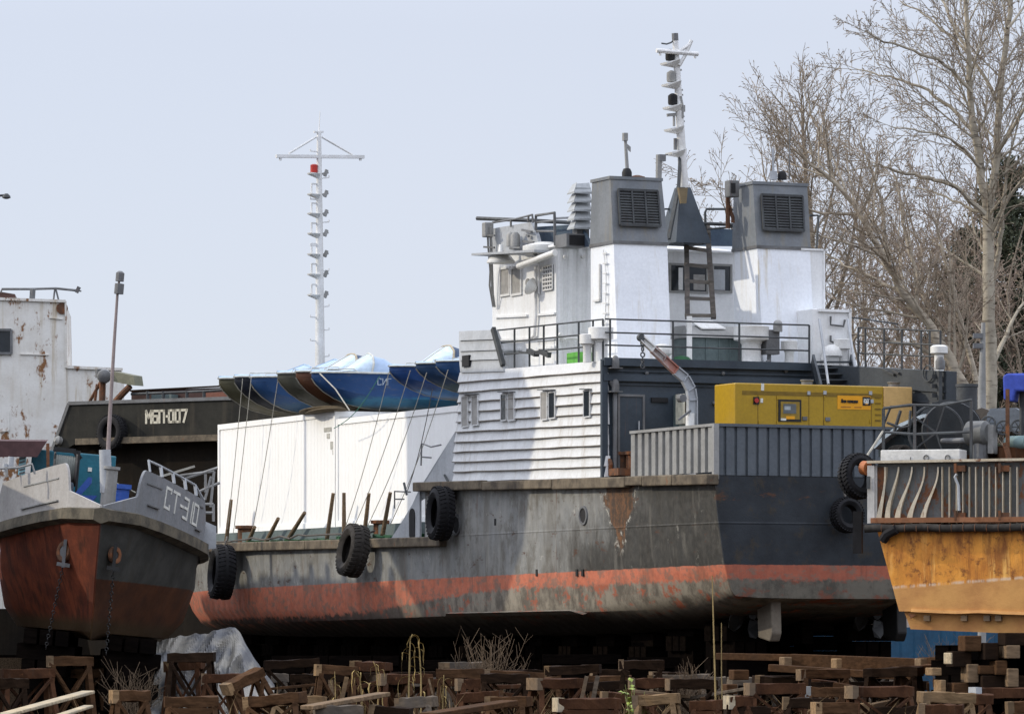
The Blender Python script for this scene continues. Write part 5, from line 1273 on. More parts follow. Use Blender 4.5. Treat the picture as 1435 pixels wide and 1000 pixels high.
# ------------------------------------------------------------------ second tug hull added out of view on the left to shade the tug
NF = Frame(CF.m.translation+Vector((-7.9,-3.2,.5)), R(5), 0)
nb = empty('tug_boat', NF, 'copy of the lettered tug hull, added out of view on the left to shade it', 'boat')
for ch in list(tug.children):
    if ch.name.split('.')[0] in ('hull','rubbing_strake','bulwark'):
        c = ch.copy(); COL.objects.link(c); c.parent = nb
b = MB(); b.box((-1.6,5,-.4),(1.6,9,2.2)); b.box((-1.8,4.8,2.2),(1.8,9.2,2.3)); b.build('shade_cabin', M['white'], nb)

# ------------------------------------------------------------------ black barge lettered in white, behind
BF = Frame(W(75,640,165), R(-33))
def B(px,py,y=0.0): return BF.hit(px,py,1,y)
bar_ = empty('black_barge', BF, 'black hulled barge lettered МБП-007 behind the tug and the white containers', 'barge')
mblk = paint('barge_black_paint',(.032,.031,.026),(.022,.022,.02),rust=.13,streak=.4,dirt=(.09,.075,.055),rough=.75,scale=.6,buckle=.06,rustcol=(.09,.04,.02),spec=.12)
mlow = paint('barge_lower_paint',(.014,.012,.010),(.020,.016,.012),rust=.25,streak=.4,dirt=(.035,.028,.02),rough=.9,scale=.5,spec=.05,rustcol=(.08,.04,.02))
g0 = -B(75,640).z - (BF.m.translation.z) if 0 else -BF.m.translation.z
xr = B(470,560).x
pl = [B(70,641),B(72,638),B(97,566)]; ztp = pl[2].z
MB().prism([pl[0],pl[2],Vector((xr,0,ztp+.0)),Vector((xr,0,pl[0].z+.3)),Vector((B(112,618).x,0,B(112,618).z))],(0,9,0)).build('hull_side', mblk, bar_)
MB().prism([Vector((B(66,650).x,.25,B(66,650).z)),Vector((B(112,618).x,.25,B(112,618).z)),Vector((xr,.25,B(112,618).z)),Vector((xr,.25,g0+.6)),Vector((B(66,650).x+2,.25,g0+.6))],(0,8.5,0)).build('lower_hull', mlow, bar_)
b = MB(); b.bar(B(112,619,-.1)+Vector((0,-.05,0)),Vector((xr,-.15,B(112,619).z)),.45,.22); b.build('rubbing_strake', M['strake'], bar_)
b = MB(); b.bar(B(97,565),Vector((xr,0,ztp)),.12,.12); b.bar(B(70,640),B(97,565),.10,.12); b.build('gunwale', M['steel'], bar_)
o_ = B(205,592)
mbp = lettering('МБП·007', lambda u,v: (Vector((o_.x+u,-.0,o_.z+v)),Vector((0,-1,0))), .40, .085, .92, parent=bar_)
lmat = plain('cream_lettering',(.62,.58,.46),.6); mbp.data.materials[0] = lmat
tw = W(272,576,0) 
b = MB(); a,c = B(184,563,1.5),B(310,543,1.5); b.box((a.x,1.5,a.z),(xr,4,c.z)); hc = b.build('hatch_coaming', paint('dark_maroon_paint',(.055,.022,.02),rust=.25,rough=.7), bar_)
b = MB(); b.bar(Vector((a.x,1.45,c.z)),Vector((xr,1.45,c.z+.12)),.06,.06); b.build('coaming_edge', M['timber_dark'], hc)
a,c = B(284,558,1.0),B(320,549,1.0); b = MB(); b.box((a.x,1.0,a.z),(c.x+1.0,1.4,c.z)); b.build('red_hatch', paint('faded_red_hatch',(.20,.07,.045),rust=.3), hc)
a,c = B(212,562,1.0),B(240,552,1.0); b = MB(); b.box((a.x,1.0,a.z),(c.x,1.4,c.z)); b.build('locker', M['green_grey'], hc)
b = MB()
for x in (207,229,262,286): b.tube([B(x,563,.6),B(x,548,.6)], .06, 6)
b.tube([B(184,552,.6),B(286,548,.6),B(312,546,.6)], .05, 6); b.build('deck_rail', M['rail'], bar_)
b = MB(); b.tube([B(143,563,.5),B(144,527,.5)], .12, 8); b.tube([B(126,562,.5),B(141,535,.5)], .06, 6); b.tube([B(133,563,.5),B(136,538,.5)], .05, 6); b.tube([B(162,562,.5),B(182,541,.5)], .12, 8); dk = b.build('searchlight_post', M['rusty'], bar_)
c = B(146,527,.4); b = MB(); b.lathe([(.24,-.25),(.26,0),(.22,.2),(.1,.28)], c, 12, (.6,-.7,0)); b.lathe([(.14,0),(.14,.3)], B(139,529,.4), 10); b.build('searchlight', M['steel'], dk, smooth=True)
pl = [B(x,y,.4) for x,y in ((158,520),(187,526),(189,540),(180,539),(157,534))]; MB().prism(pl,(0,.5,0)).build('light_hood', paint('khaki_hood_paint',(.19,.19,.13),rust=.2), dk)
bpy.context.view_layer.update()
tyre('rust stained tyre hanging on the black barge beside its raked left end', B(157,606,-.25), (-.15,-1,.05), .62,.40, BF)
b = MB(); q = B(82,617,-.05); b.lathe([(.15,-.1),(.17,.05),(.08,.15)], q, 12, (-.4,-.8,.2)); b.build('deck_lamp', M['bulwark'], bar_, smooth=True)

# ------------------------------------------------------------------ white rust streaked ship at the far left
WF = Frame(W(90,640,173), R(4))
def V(px,py,y=0.0): return WF.hit(px,py,1,y)
wsm = paint('old_white_paint',(.72,.71,.67),(.64,.62,.57),rust=.66,streak=.9,dirt=(.40,.32,.20),fine=.15,rough=.6,scale=.8,buckle=.05,rustcol=(.20,.09,.03),seed=21)
wsh = empty('white_ship', WF, 'old white ship with rust stained superstructure rising behind the black barge at the far left', 'ship')
gz = -WF.m.translation.z
a,c = V(-260,640),V(91,421); r0 = V(0,419); 
MB().prism([Vector((a.x,0,gz+3)),Vector((V(93,600).x,0,gz+3)),Vector((V(93,515).x,0,V(93,515).z)),Vector((c.x,0,c.z)),Vector((a.x,0,V(0,415).z))],(0,9,0)).build('superstructure', wsm, wsh)
a2,c2 = V(93,640),V(170,517,.05); MB().prism([Vector((a2.x-.2,.05,gz+3)),Vector((c2.x,.05,gz+3)),Vector((c2.x,.05,c2.z)),Vector((a2.x-.2,.05,V(93,514).z))],(0,8,0)).build('lower_deckhouse', wsm, wsh)
MB().prism([Vector((a.x-4,-.1,gz+.5)),Vector((c2.x+6,-.1,gz+.5)),Vector((c2.x+7,-.1,gz+3.2)),Vector((a.x-4,-.1,gz+3.2))],(0,10,0)).build('hull', mlow, wsh)
b = MB(); b.bar(V(-5,418.5,-.02),V(92,422,-.02),.12,.10); b.bar(V(92,422,-.02),V(93,515,-.02),.07,.07); b.bar(V(93,514,.0),V(172,517.5,.0),.10,.10); b.build('edge_angle', wsm, wsh)
a,c = V(-30,494),V(15,463); w = MB().box((a.x,-.03,a.z),(c.x,.05,c.z)).build('window', M['glass'], wsh)
b = MB(); 
for q0,q1 in (((-30,462),(16,462)),((16,462),(16,495)),((-30,495),(16,495))): b.bar(V(*q0,-.06),V(*q1,-.06),.09)
b.build('frame', M['steel'], w)
MB().prism([V(x,y,.3) for x,y in ((-20,420),(22,420),(21,412),(2,409),(-20,409))],(0,2,0)).build('roof_box', paint('maroon_box',(.10,.05,.04),rust=.3), wsh)
b = MB(); b.tube([V(1,410,.2),V(3,405,.2),V(44,405,.2),V(78,404,.2),V(108,407,.2)], .05, 6); b.tube([V(77,404,.2),V(75,420,.2)], .035, 5); b.tube([V(78,404,.2),V(82,420,.2)], .035, 5); b.tube([V(46,405,.2),V(45,420,.2)], .12, 6)
rr = b.build('roof_rail', M['steel'], wsh, smooth=True)
b = MB(); b.bar(V(107,410,.2),V(111,402,.2),.14); b.bar(V(106,407,.2),V(114,408,.2),.05); b.build('lamp', M['steel'], rr)
a,c = V(69,444),V(88,430); 
for q0,q1 in (((69,445),(88,447)),((28,496),(68,497)),((0,605),(12,603)),((12,603),(12,575))): MB().bar(V(*q0,-.02),V(*q1,-.02),.06,.04).build('welded_bar', wsm, wsh)
MB().lathe([(.22,-.01),(.22,.05)], V(87,432), 12, (0,-1,0)).build('scupper', M['rusty'], wsh)

# ------------------------------------------------------------------ yard lamp whose arm reaches in from the left
LF = Frame(W(-40,880,140)); q = LF.hit(8,276,1,0)
lp = empty('yard_lamp', LF, 'dark yard lamp on an arm reaching into the picture high at the left edge', 'lamp')
MB().tube([(0,0,-LF.m.translation.z),(0,0,q.z-.15)], [.12,.07], 10).build('pole', M['rail'], lp, smooth=True)
MB().tube([(0,0,q.z-.2),(.4,0,q.z+.02),(q.x,0,q.z+.05)], .04, 6).build('arm', M['rail'], lp, smooth=True)
MB().lathe([(.05,.1),(.12,.03),(.13,-.03),(.05,-.06)], (q.x+.02,0,q.z), 12).build('lamp_head', M['rail'], lp, smooth=True)

# ------------------------------------------------------------------ two shapes added out of view on the left, cut to throw shade on the ship
def off(s,z,t=-15.0): return Vector((t,s,z))
ov = empty('shade_tower', SF, 'tall grey tower shape added out of view on the left to shade the ship', 'ship')
MB().prism([off(*p_) for p_ in ((22.9,.5),(22.8,9),(22.4,12.2),(20.5,14.5),(19.6,17.7),(30.2,18.1),(30.1,14.6),(27.8,12.8),(25.9,11),(25.7,.5))],(-2,0,0)).build('hull', M['pale_grey'], ov)
MB().prism([off(*p_) for p_ in ((19.5,17.7),(19.5,17.9),(30.3,18.3),(30.3,18.1))],(-2.1,0,0)).build('bulwark_rail', M['steel'], ov)
o2 = empty('shade_hull', SF, 'grey hull shape added out of view on the left to shade the forward lower hull', 'barge')
MB().prism([off(*p_) for p_ in ((29.0,.5),(28.4,9),(28.6,12.3),(36,12.7),(46,12.4),(45,.5))],(-6,0,0)).build('hull', M['blue_grey'], o2)
b = MB()
r = random.Random(6)
for s_,w_,h_ in ((28.6,.25,.5),(30.2,1.1,.35),(32.2,.2,.7),(33.5,.2,.7),(34.8,.2,.7),(36.1,.2,.7),(37.6,1.6,.4),(40,.25,.6)): b.box((-15.6,s_,12.1),(-15.2,s_+w_,12.45+h_))
b.build('shade_boxes', M['steel'], o2)

# ------------------------------------------------------------------ rusty orange workboat at the right
OF = Frame(W(1230,738,92), R(-18))
def Or(px,py,y=0.0): return OF.hit(px,py,1,y)
m = Mt('orange_hull_paint', .6, 0, .3); X,Y,Z = m.sep(); v = m.map(); n1 = m.noise(v,.9,8,.68); n2 = m.noise(v,5,8,.7); st = m.noise(m.map((2.2,2.2,.55)),1,9,.74); st2 = m.noise(m.map((8,8,.7),(3,3,3)),1,7,.7)
c = m.mix(m.ramp(n1,.33,.66),(.82,.36,.055,1),(.52,.19,.03,1))
c = m.mix(m.math('MULTIPLY',m.math('MULTIPLY',m.ramp(st,.45,.66),m.ramp(Z,-1.6,-.2)),.95),c,(.19,.06,.016,1))
c = m.mix(m.math('MULTIPLY',m.ramp(st2,.52,.70),m.ramp(m.noise(v,.8,3,.5),.42,.54)),c,(.85,.48,.13,1))
c = m.mix(m.math('MULTIPLY',m.ramp(n2,.52,.64),.75),c,(.13,.04,.015,1))
c = m.mix(m.math('MULTIPLY',m.ramp(m.noise(m.map((4.5,4.5,.5),(9,1,4)),1,9,.76),.52,.66),.75),c,(.16,.05,.015,1))
zline = m.math('SUBTRACT',m.math('ADD',Z,m.math('MULTIPLY',m.math('SUBTRACT',n2,.5),.08)),m.math('MULTIPLY',X,.07))
lowc = m.mix(m.ramp(n1,.35,.65),(.60,.31,.095,1),(.42,.19,.06,1))
c = m.mix(m.ramp(zline,-1.27,-1.22,1,0),c,lowc); c = m.mix(m.math('MULTIPLY',m.math('MULTIPLY',m.ramp(m.math('ABSOLUTE',m.math('SUBTRACT',zline,-1.22)),.0,.05,1,0),m.ramp(st2,.4,.55)),.8),c,(.66,.52,.38,1))
m.bump(m.math('ADD',m.math('MULTIPLY',m.noise(v,.7,2,.5),2.5),m.math('MULTIPLY',n2,.5)),.5,.05); orm = m.done(c)
ob = empty('work_boat', OF, 'rusty orange hulled workboat with a ribbed grey bulwark at the right edge', 'boat')
XE = 7.5
tl,bl,b2 = Or(1229,742),Or(1260,856),Or(1262,858)
def lp_(px,py): v_ = Or(px,py); return v_
lo0,lo1 = Or(1263,860,.14),Or(1276,881,.14)
zb_ = Or(1435,896,.14).z
MB().loft([[Vector((tl.x,0,tl.z)),Vector((XE,0,tl.z)),Vector((XE,0,bl.z-.05)),Vector((bl.x,0,bl.z))],[Vector((tl.x+.1,13,tl.z)),Vector((XE,13,tl.z)),Vector((XE,13,bl.z)),Vector((bl.x+.1,13,bl.z))]]).build('hull', orm, ob)
MB().loft([[Vector((lo0.x+.02,.14,bl.z+.1)),Vector((XE,.14,bl.z+.1)),Vector((XE,.14,zb_-.08)),Vector((lo1.x,.14,lo1.z))],[Vector((lo0.x+.1,12,bl.z+.1)),Vector((XE,12,bl.z+.1)),Vector((XE,12,zb_-.1)),Vector((lo1.x,12,lo1.z))]]).build('bottom_plate', orm, ob)
b = MB(); r = random.Random(9); secs = []
for k in range(16):
    x = bl.x+.25+(XE-bl.x-.3)*k/15; z = bl.z-.01-.05*min(1,k/4)+r.uniform(-.015,.015); secs.append([Vector((x,-.05+r.uniform(-.01,.01),z)),Vector((x,-.03,z+.06)),Vector((x,.1,z+.06)),Vector((x,.1,z))])
b.loft(secs).build('plate_lip', orm, ob)
for px in (1300,1352,1400,1384):
    e = Or(px,866,.1); MB().box((e.x-.06,.0,e.z-.05),(e.x+.06,.14,e.z+.06)).build('lug', M['stake'], ob)
MB().prism([Or(x,y,-.01) for x,y in ((1273,859),(1284,861),(1276,866))],(0,.05,0)).build('torn_plate', M['rusty'], ob)
# rubber fender tube
zf = Or(1230,740,-.15).z
b = MB(); secs = [Vector((Or(1212,741,-.15).x+k*(XE-Or(1212,741,-.15).x)/24,-.14,zf+r.uniform(-.012,.012))) for k in range(25)]
fd = MB().tube(secs,.08,10).build('fender_tube', M['rubber_grey'], ob, smooth=True)
for k in range(28): MB().torus(secs[0]+Vector((.35+k*.235,0,0)),(1,0,0),.083,.009,12,4).build('wire_wrap', M['rusty'], fd)
MB().tube([Or(1237,757,-.12),Or(1243,748,-.16),Or(1256,741,-.2)],.10,8).build('fender_end', M['rubber'], fd, smooth=True)
MB().bar(Vector((tl.x-.1,.02,zf+.16)),Vector((XE,.02,zf+.16)),.30,.10).build('deck_edge', M['strake'] if 0 else paint('rusty_edge',(.30,.13,.06),rust=.7,rough=.8), ob)
# ribbed bulwark
zt0 = Or(1225,649).z; zbm = zf+.2
gpl = paint('worn_grey_plating',(.15,.16,.16),(.11,.115,.115),rust=.66,streak=.4,dirt=(.12,.06,.03),rough=.6,scale=1.4,seed=31)
bwk = MB().box((Or(1229,700).x,.06,zbm),(XE,.10,zt0)).build('bulwark', gpl, ob)
crm = paint('cream_rib_paint',(.62,.55,.42),(.5,.42,.3),rust=.45,streak=.3,rough=.6,scale=2)
MB().bar(Vector((Or(1217,650).x,-.01,zt0+.025)),Vector((XE,-.01,zt0+.06)),.26,.05).build('cap_rail', crm, bwk)
wp = MB(); a,c = Or(1217,733),Or(1229,652); wp.box((a.x,-.10,a.z),(c.x-.03,.0,c.z)); wp.box((c.x-.03,-.04,a.z),(c.x+.01,.09,c.z)); wp.build('end_post', M['white'] if 0 else paint('white_post_paint',(.66,.64,.6),rust=.3,streak=.3,seed=3), bwk)
a,c = Or(1229,733),Or(1239,654); MB().box((a.x,-.0,a.z),(c.x,.055,c.z)).build('rust_strip', M['rusty'], bwk)
ribs = [(1243,1231,1),(1259,1245,1),(1277,1260,1),(1295,1277,1),(1314,1296,1)]+[(x,x,0) for x in (1321,1331,1341,1350,1359,1368,1378,1387,1396,1406,1416,1426)]
for xt,xb,wv in ribs:
    secs = []; n = 12
    for i in range(n+1):
        f = i/n; px = xt+(xb-xt)*(3*f*f-2*f**3 if wv else f); e = Or(px,654+(733-654)*f)
        d = .13; sk_ = (.03*math.sin(f*4+xt) if wv else .0)
        wt = (.03+.10*f*f) if wv else .016
        secs.append([Vector((e.x+sk_-wt*.5,-.07,e.z)),Vector((e.x+sk_+wt*.5,-.07,e.z)),Vector((e.x+.008,.062,e.z)),Vector((e.x-.008,.062,e.z))])
    MB().loft(secs).build('rib', crm, bwk)
b = MB()
for x,y in ((1345,656),(1407,656),(1345,722),(1407,722)):
    e = Or(x,y,-.08); MB().box((e.x-.11,-.10,e.z-.06),(e.x+.11,.05,e.z+.06)).bar((e.x-.08,-.12,e.z-.09),(e.x-.08,-.12,e.z+.1),.05).build('fender_hook', M['rusty'], bwk)
MB().bar(Or(1350,731,-.08),Or(1407,731,-.08),.05).build('hook_bar', M['rusty'], bwk)
b = MB(); b.tube([Or(1341,664,-.12),Or(1338,668,-.12),Or(1343,680,-.12),Or(1344,715,-.12)],.03,6); b.build('chain_bar', M['pale_grey'], bwk)
b = MB(); e = Or(1217,667,-.15); b.bar(e,e+Vector((0,0,-.25)),.06); b.build('shackle', M['rail'], bwk)
# deck gear seen over the bulwark
dz = zt0-.55
def ok(px,py,y): return Or(px,py,y)
def otube(name, pts, r_, mat, y, n=6, par=ob):
    return MB().tube([ok(a_,c_,y) for a_,c_ in pts], r_, n).build(name, M[mat] if isinstance(mat,str) else mat, par, smooth=True)
rl = otube('deck_rail', ((1238,572),(1277,567),(1319,568),(1362,560)), .032, 'rail', 1.0)
for px,y0 in ((1238,572),(1282,566),(1361,562)): MB().bar(ok(px,y0,1.0),ok(px,649,1.0),.055).build('post', M['rail'], rl)
b = MB(); b.tube([ok(1238,605,1.0),ok(1282,608,1.0),ok(1361,605,1.0)],.03,6); b.tube([ok(1238,595,1.3),ok(1248,570,1.3),ok(1277,568,1.3)],.03,6); b.tube([ok(1253,605,1.3),ok(1262,575,1.3)],.035,6); b.tube([ok(1243,592,1.2),ok(1262,599,1.2),ok(1274,597,1.2),ok(1276,575,1.2)],.03,6); b.build('rail_bar', M['rail'], rl)
b = MB(); c_ = ok(1334,605,2.0); ax = (.35,-.93,0)
wn2 = MB().lathe([(.60,-.06),(.62,0),(.60,.06),(.46,.07),(.46,.7),(.70,.72),(.70,.8)], c_, 28, (-.3,1,0)).build('winch_drum', M['black_mark'] if 0 else paint('dark_winch_paint',(.03,.034,.036),rust=.2,rough=.6), ob, smooth=True)
MB().torus(ok(1312,606,1.6),(.15,-1,0),.55,.026,30,6).build('brake_ring', M['rail'], wn2)
for k in range(5):
    a = k*1.257; c0 = ok(1312,606,1.6); MB().bar(c0,c0+Vector((math.cos(a)*.54,0,math.sin(a)*.54)),.035).build('spoke', M['rail'], wn2)
gear = MB().lathe([(.20,-.26),(.25,-.22),(.25,.16),(.18,.22)], ok(1372,607,1.4), 20, (1,-.3,0)).build('gear_casing', paint('dark_grey_gear',(.13,.135,.13),(.09,.09,.09),rust=.3), ob, smooth=True)
MB().lathe([(.16,0),(.16,.6)], ok(1374,648,1.4), 12).build('pedestal', M['steel'], gear)
MB().box(tuple(ok(1384,635,1.3)),tuple(ok(1392,595,1.3)+Vector((0,.4,0)))).build('brake_band', M['bulwark'], gear)
b = MB(); b.lathe([(.06,-.5),(.06,.5)], ok(1350,617,1.5), 10, (1,-.3,0)); b.build('shaft', M['steel'], gear)
pn = MB().prism([ok(x,y,2.2) for x,y in ((1383,604),(1383,580),(1388,572),(1422,571),(1432,576),(1436,604))],(0,.3,0)).build('valve_panel', paint('blue_grey_panel',(.20,.23,.26),rust=.2), ob)
for px,py in ((1385,593),(1406,599),(1427,598)):
    hw2 = MB().torus(ok(px,py,1.6),(.1,-1,.15),.14,.02,18,6).build('hand_wheel', M['rail'], pn, smooth=True)
    b = MB()
    for k in range(3):
        a = k*math.pi/3; u = Vector((math.cos(a),0,math.sin(a)))*.14; b.bar(ok(px,py,1.6)-u,ok(px,py,1.6)+u,.02)
    b.build('spoke', M['rail'], hw2)
MB().lathe([(.12,-.22),(.14,-.18),(.14,.18),(.12,.22),(.05,.25)], ok(1424,620,1.2), 16, (1,-.3,0)).build('motor', M['teal'] if 0 else paint('grey_teal_motor',(.16,.24,.24),rust=.2), ob, smooth=True)
b = MB(); b.bar(ok(1412,650,1.0),ok(1412,545,1.0),.07); b.bar(ok(1409,620,1.0),ok(1416,650,1.0),.1); b.build('rusty_post', M['rusty'], ob)
b = MB()
for x0,y0,x1,y1 in ((1362,640,1400,632),(1396,640,1435,636),(1355,644,1435,647),(1402,625,1404,648),(1390,640,1391,615),(1420,630,1420,646)): b.bar(ok(x0,y0,1.8),ok(x1,y1,1.8),.12,.2)
b.build('winch_bed', M['rusty_trestle'], ob)
b = MB(); b.box(tuple(ok(1400,648,1.1)),tuple(ok(1440,626,1.1)+Vector((0,.6,0)))); b.build('winch_base', M['rusty_trestle'], ob)
# canvas cover hung over a davit head
pl = [(1406,560),(1405,527),(1410,523),(1500,522),(1500,548),(1423,548),(1420,563)]
MB().prism([ok(x,y,1.3) for x,y in pl],(0,.45,0)).build('canvas_cover', M['canvas_blue'], ob, bevel=.04)
b = MB(); b.tube([ok(1432,650,1.6),ok(1432,540,1.6)],.05,8); b.build('cover_post', M['rail'], ob)
# pale chute behind the rail
pl0 = [(1231,628),(1247,613),(1270,596),(1300,584),(1345,582),(1345,640),(1231,640)]
MB().prism([ok(x,y,2.6) for x,y in pl0],(0,.5,0)).build('drum_guard', paint('dark_guard_paint',(.07,.10,.115),rust=.1), ob)
b = MB(); 
for (x0,y0),(x1,y1) in zip(pl0[:4],pl0[1:5]): b.bar(ok(x0,y0,2.58),ok(x1,y1,2.58),.9,.07)
b.build('guard_flange', paint('pale_blue_flange',(.52,.60,.64),rust=.08), ob)
b = MB(); c_ = ok(1257,640,1.8)
for k in range(4): b.torus(c_+Vector((.05*k,0,.03*k)),(.2,-1,.2),.22-.03*k,.03,18,6)
b.build('hose_coil', M['rubber_grey'], ob, smooth=True)
a,c = ok(1234,652,.35),ok(1345,629,.35)
wbx = MB().box((a.x,.35,zt0+.05),(c.x,1.0,c.z)).build('white_chest', M['white'] if 0 else paint('chest_white_paint',(.70,.69,.65),rust=.05,streak=.15), ob, bevel=.015)
b = MB(); 
for px in (1298,1328): b.torus(ok(px,641,.33),(0,1,0),.05,.012,12,5)
b.bar(ok(1276,640,.345),ok(1276,652,.345),.015,.01); b.build('hasp', M['steel'], wbx)
ex = MB().lathe([(.22,0),(.22,.6),(.235,.6),(.235,.66),(.20,.66),(.20,.1)], ok(1355,583,4.0), 18).build('exhaust_pipe', M['rail'], ob, smooth=True)
pl = [(1348,590),(1362,576),(1376,571),(1392,577),(1398,600),(1350,600)]
MB().prism([ok(x,y,3.4) for x,y in pl],(0,1.0,0)).build('canvas_hood', paint('brown_canvas',(.12,.10,.08),rust=0), ob)
MB().box((tl.x,.3,tl.z),(XE,12.5,dz+.3)).build('deck', M['rusty_trestle'], ob)
bpy.context.view_layer.update()
tyre('black tyre hanging at the left corner of the orange boat\'s ribbed bulwark', ok(1203,667,.3), (.80,-.55,.12), .44,.28, OF)
slab = MB().box(tuple(ok(1195,775,.25)),tuple(ok(1207.5,716,.25)+Vector((0,.10,0)))).build('rubber_slab', M['rubber'], None); slab.matrix_world = OF.m; tag(slab,'flat black rubber slab hanging under the left corner of the orange boat','fender')
b = MB(); b.tube([ok(1216,656,.1),ok(1209,655,.15)],.14,12); o = b.build('bollard_end', paint('orange_bollard',(.45,.15,.05),rust=.2), ob, smooth=True)
o = MB().tube([ok(1238,603,1.0),ok(1226,622,.8),ok(1214,640,.5),ok(1203,655,.3)],.025,6).build('mooring_rope', M['rope'], None, smooth=True); o.matrix_world = OF.m; tag(o,'pale rope from the orange boat\'s deck rail down to the tyre at its left corner','rope')
# ------------------------------------------------------------------ trees
def bark(name, base, dark, band=.0):
    m = Mt(name, .85, 0, .2); X,Y,Z = m.sep(); n = m.noise(m.map((2,2,2)),1,7,.7); n2 = m.noise(m.map((1.2,1.2,7)),1.0,6,.65)
    c = m.mix(m.ramp(n,.35,.65),c4(base),c4(tuple(q*.7 for q in base)))
    c = m.mix(m.math('MULTIPLY',m.ramp(n2,.54,.66),.85),c,c4(dark)); m.bump(n2,.4,.03); return m.done(c)
BK1 = bark('pale_bark',(.42,.375,.295),(.10,.08,.06)); BK2 = bark('grey_brown_bark',(.30,.25,.19),(.07,.055,.04)); TW = plain('brown_twig',(.33,.27,.205),.9,0,.2,.4); TW2 = plain('reddish_twig',(.33,.255,.20),.9,0,.2,.4); LM = bark('limb_bark',(.42,.365,.285),(.09,.07,.055))
class Tree:
    def __init__(s, seed, dmin=.011): s.r = random.Random(seed); s.limb = MB(); s.twig = MB(); s.dmin = dmin
    def seg(s, mb, pts, r0, r1, n):
        N = len(pts); mb.tube(pts,[r0+(r1-r0)*i/(N-1) for i in range(N)], n, cap=False)
    def grow(s, p, d, L, r, lvl, maxl):
        R_ = s.r; n = 5 if lvl < 2 else (4 if lvl < maxl else 2); pts = [p]; d = d.normalized(); q = p
        bend = Vector((R_.uniform(-1,1),R_.uniform(-1,1),R_.uniform(-.2,.7)))*(.22 if lvl < maxl else .3)
        for i in range(n):
            d = (d+bend/n+Vector((R_.uniform(-1,1),R_.uniform(-1,1),R_.uniform(-1,1)))*.10).normalized(); q = q+d*(L/n); pts.append(q)
        s.seg(s.limb if lvl <= 1 else s.twig, pts, max(r,s.dmin), max(r*.35,s.dmin*.75), 6 if lvl <= 1 else (4 if lvl == 2 else 3))
        s.kids(pts, L, r, lvl, maxl)
        if lvl >= maxl and R_.random() < .45:     # catkin at the tip
            e = pts[-1]; s.twig.tube([e,e+(d+Vector((0,0,-.6))).normalized()*.10], [s.dmin*2.0,s.dmin*1.4], 3, cap=False)
    def kids(s, pts, L, r, lvl, maxl, dens=1.0, f0=.18):
        if lvl >= maxl: return
        R_ = s.r; cnt = int({0:11,1:8,2:6}[min(lvl,2)]*dens*min(1.3,max(.5,L/{0:7,1:3.2,2:1.3}[min(lvl,2)])))+1
        for k in range(cnt):
            f = f0+(1-f0)*(k+R_.random())/cnt; x = min(.999,f)*(len(pts)-1); i = int(x); p = pts[i].lerp(pts[i+1],x-i); d = (pts[i+1]-pts[i]).normalized()
            a = d.orthogonal().normalized(); a.rotate(Quaternion(d, R_.uniform(0,6.283)))
            ang = R_.uniform(.45,1.05); nd = d*math.cos(ang)+a*math.sin(ang)+Vector((0,0,.15))
            s.grow(p, nd, L*R_.uniform(.30,.55)*(1.15-.45*f), r*.48*(1.1-.5*f), lvl+1, maxl)
        s.grow(pts[-1], pts[-1]-pts[-2], L*.3, r*.34, lvl+1, maxl)
    def path(s, pts, r0, r1, maxl=3, dens=1.0, f0=.18, n=8, thick=True):
        """a traced limb: smooth it, give it its own side branches"""
        out = []
        for i in range(len(pts)-1):
            p0 = pts[max(i-1,0)]; p1 = pts[i]; p2 = pts[i+1]; p3 = pts[min(i+2,len(pts)-1)]
            for k in range(4):
                t = k/4; out.append(.5*((2*p1)+(p2-p0)*t+(2*p0-5*p1+4*p2-p3)*t*t+(3*p1-p0-3*p2+p3)*t**3))
        out.append(pts[-1])
        out = [o+Vector((s.r.uniform(-.05,.05),)*3)*(1 if 0 < i < len(out)-1 else 0) for i,o in enumerate(out)]
        s.seg(s.limb, out, r0, r1, n); L = sum((b_-a_).length for a_,b_ in zip(out[:-1],out[1:]))
        s.kids(out, min(L*.8,8.0), max(r0*.55,r1), 0, maxl, dens*max(1,L/8), f0)
        return out
    def finish(s, name, label, cat, group, bk, tw, lm=None):
        root = empty(name, None, label, cat, group)
        s.limb.build('trunk', bk, root, smooth=True, fix=False); s.twig.build('crown', tw, root, fix=False); return root
def D(px,py,Y,r=None,j=.0):
    v_ = W(px,py,Y); return v_
def P(Y, pts, dy=0.0):
    n = len(pts); return [D(x,y,Y+dy*i/(n-1)) for i,(x,y) in enumerate(pts)]
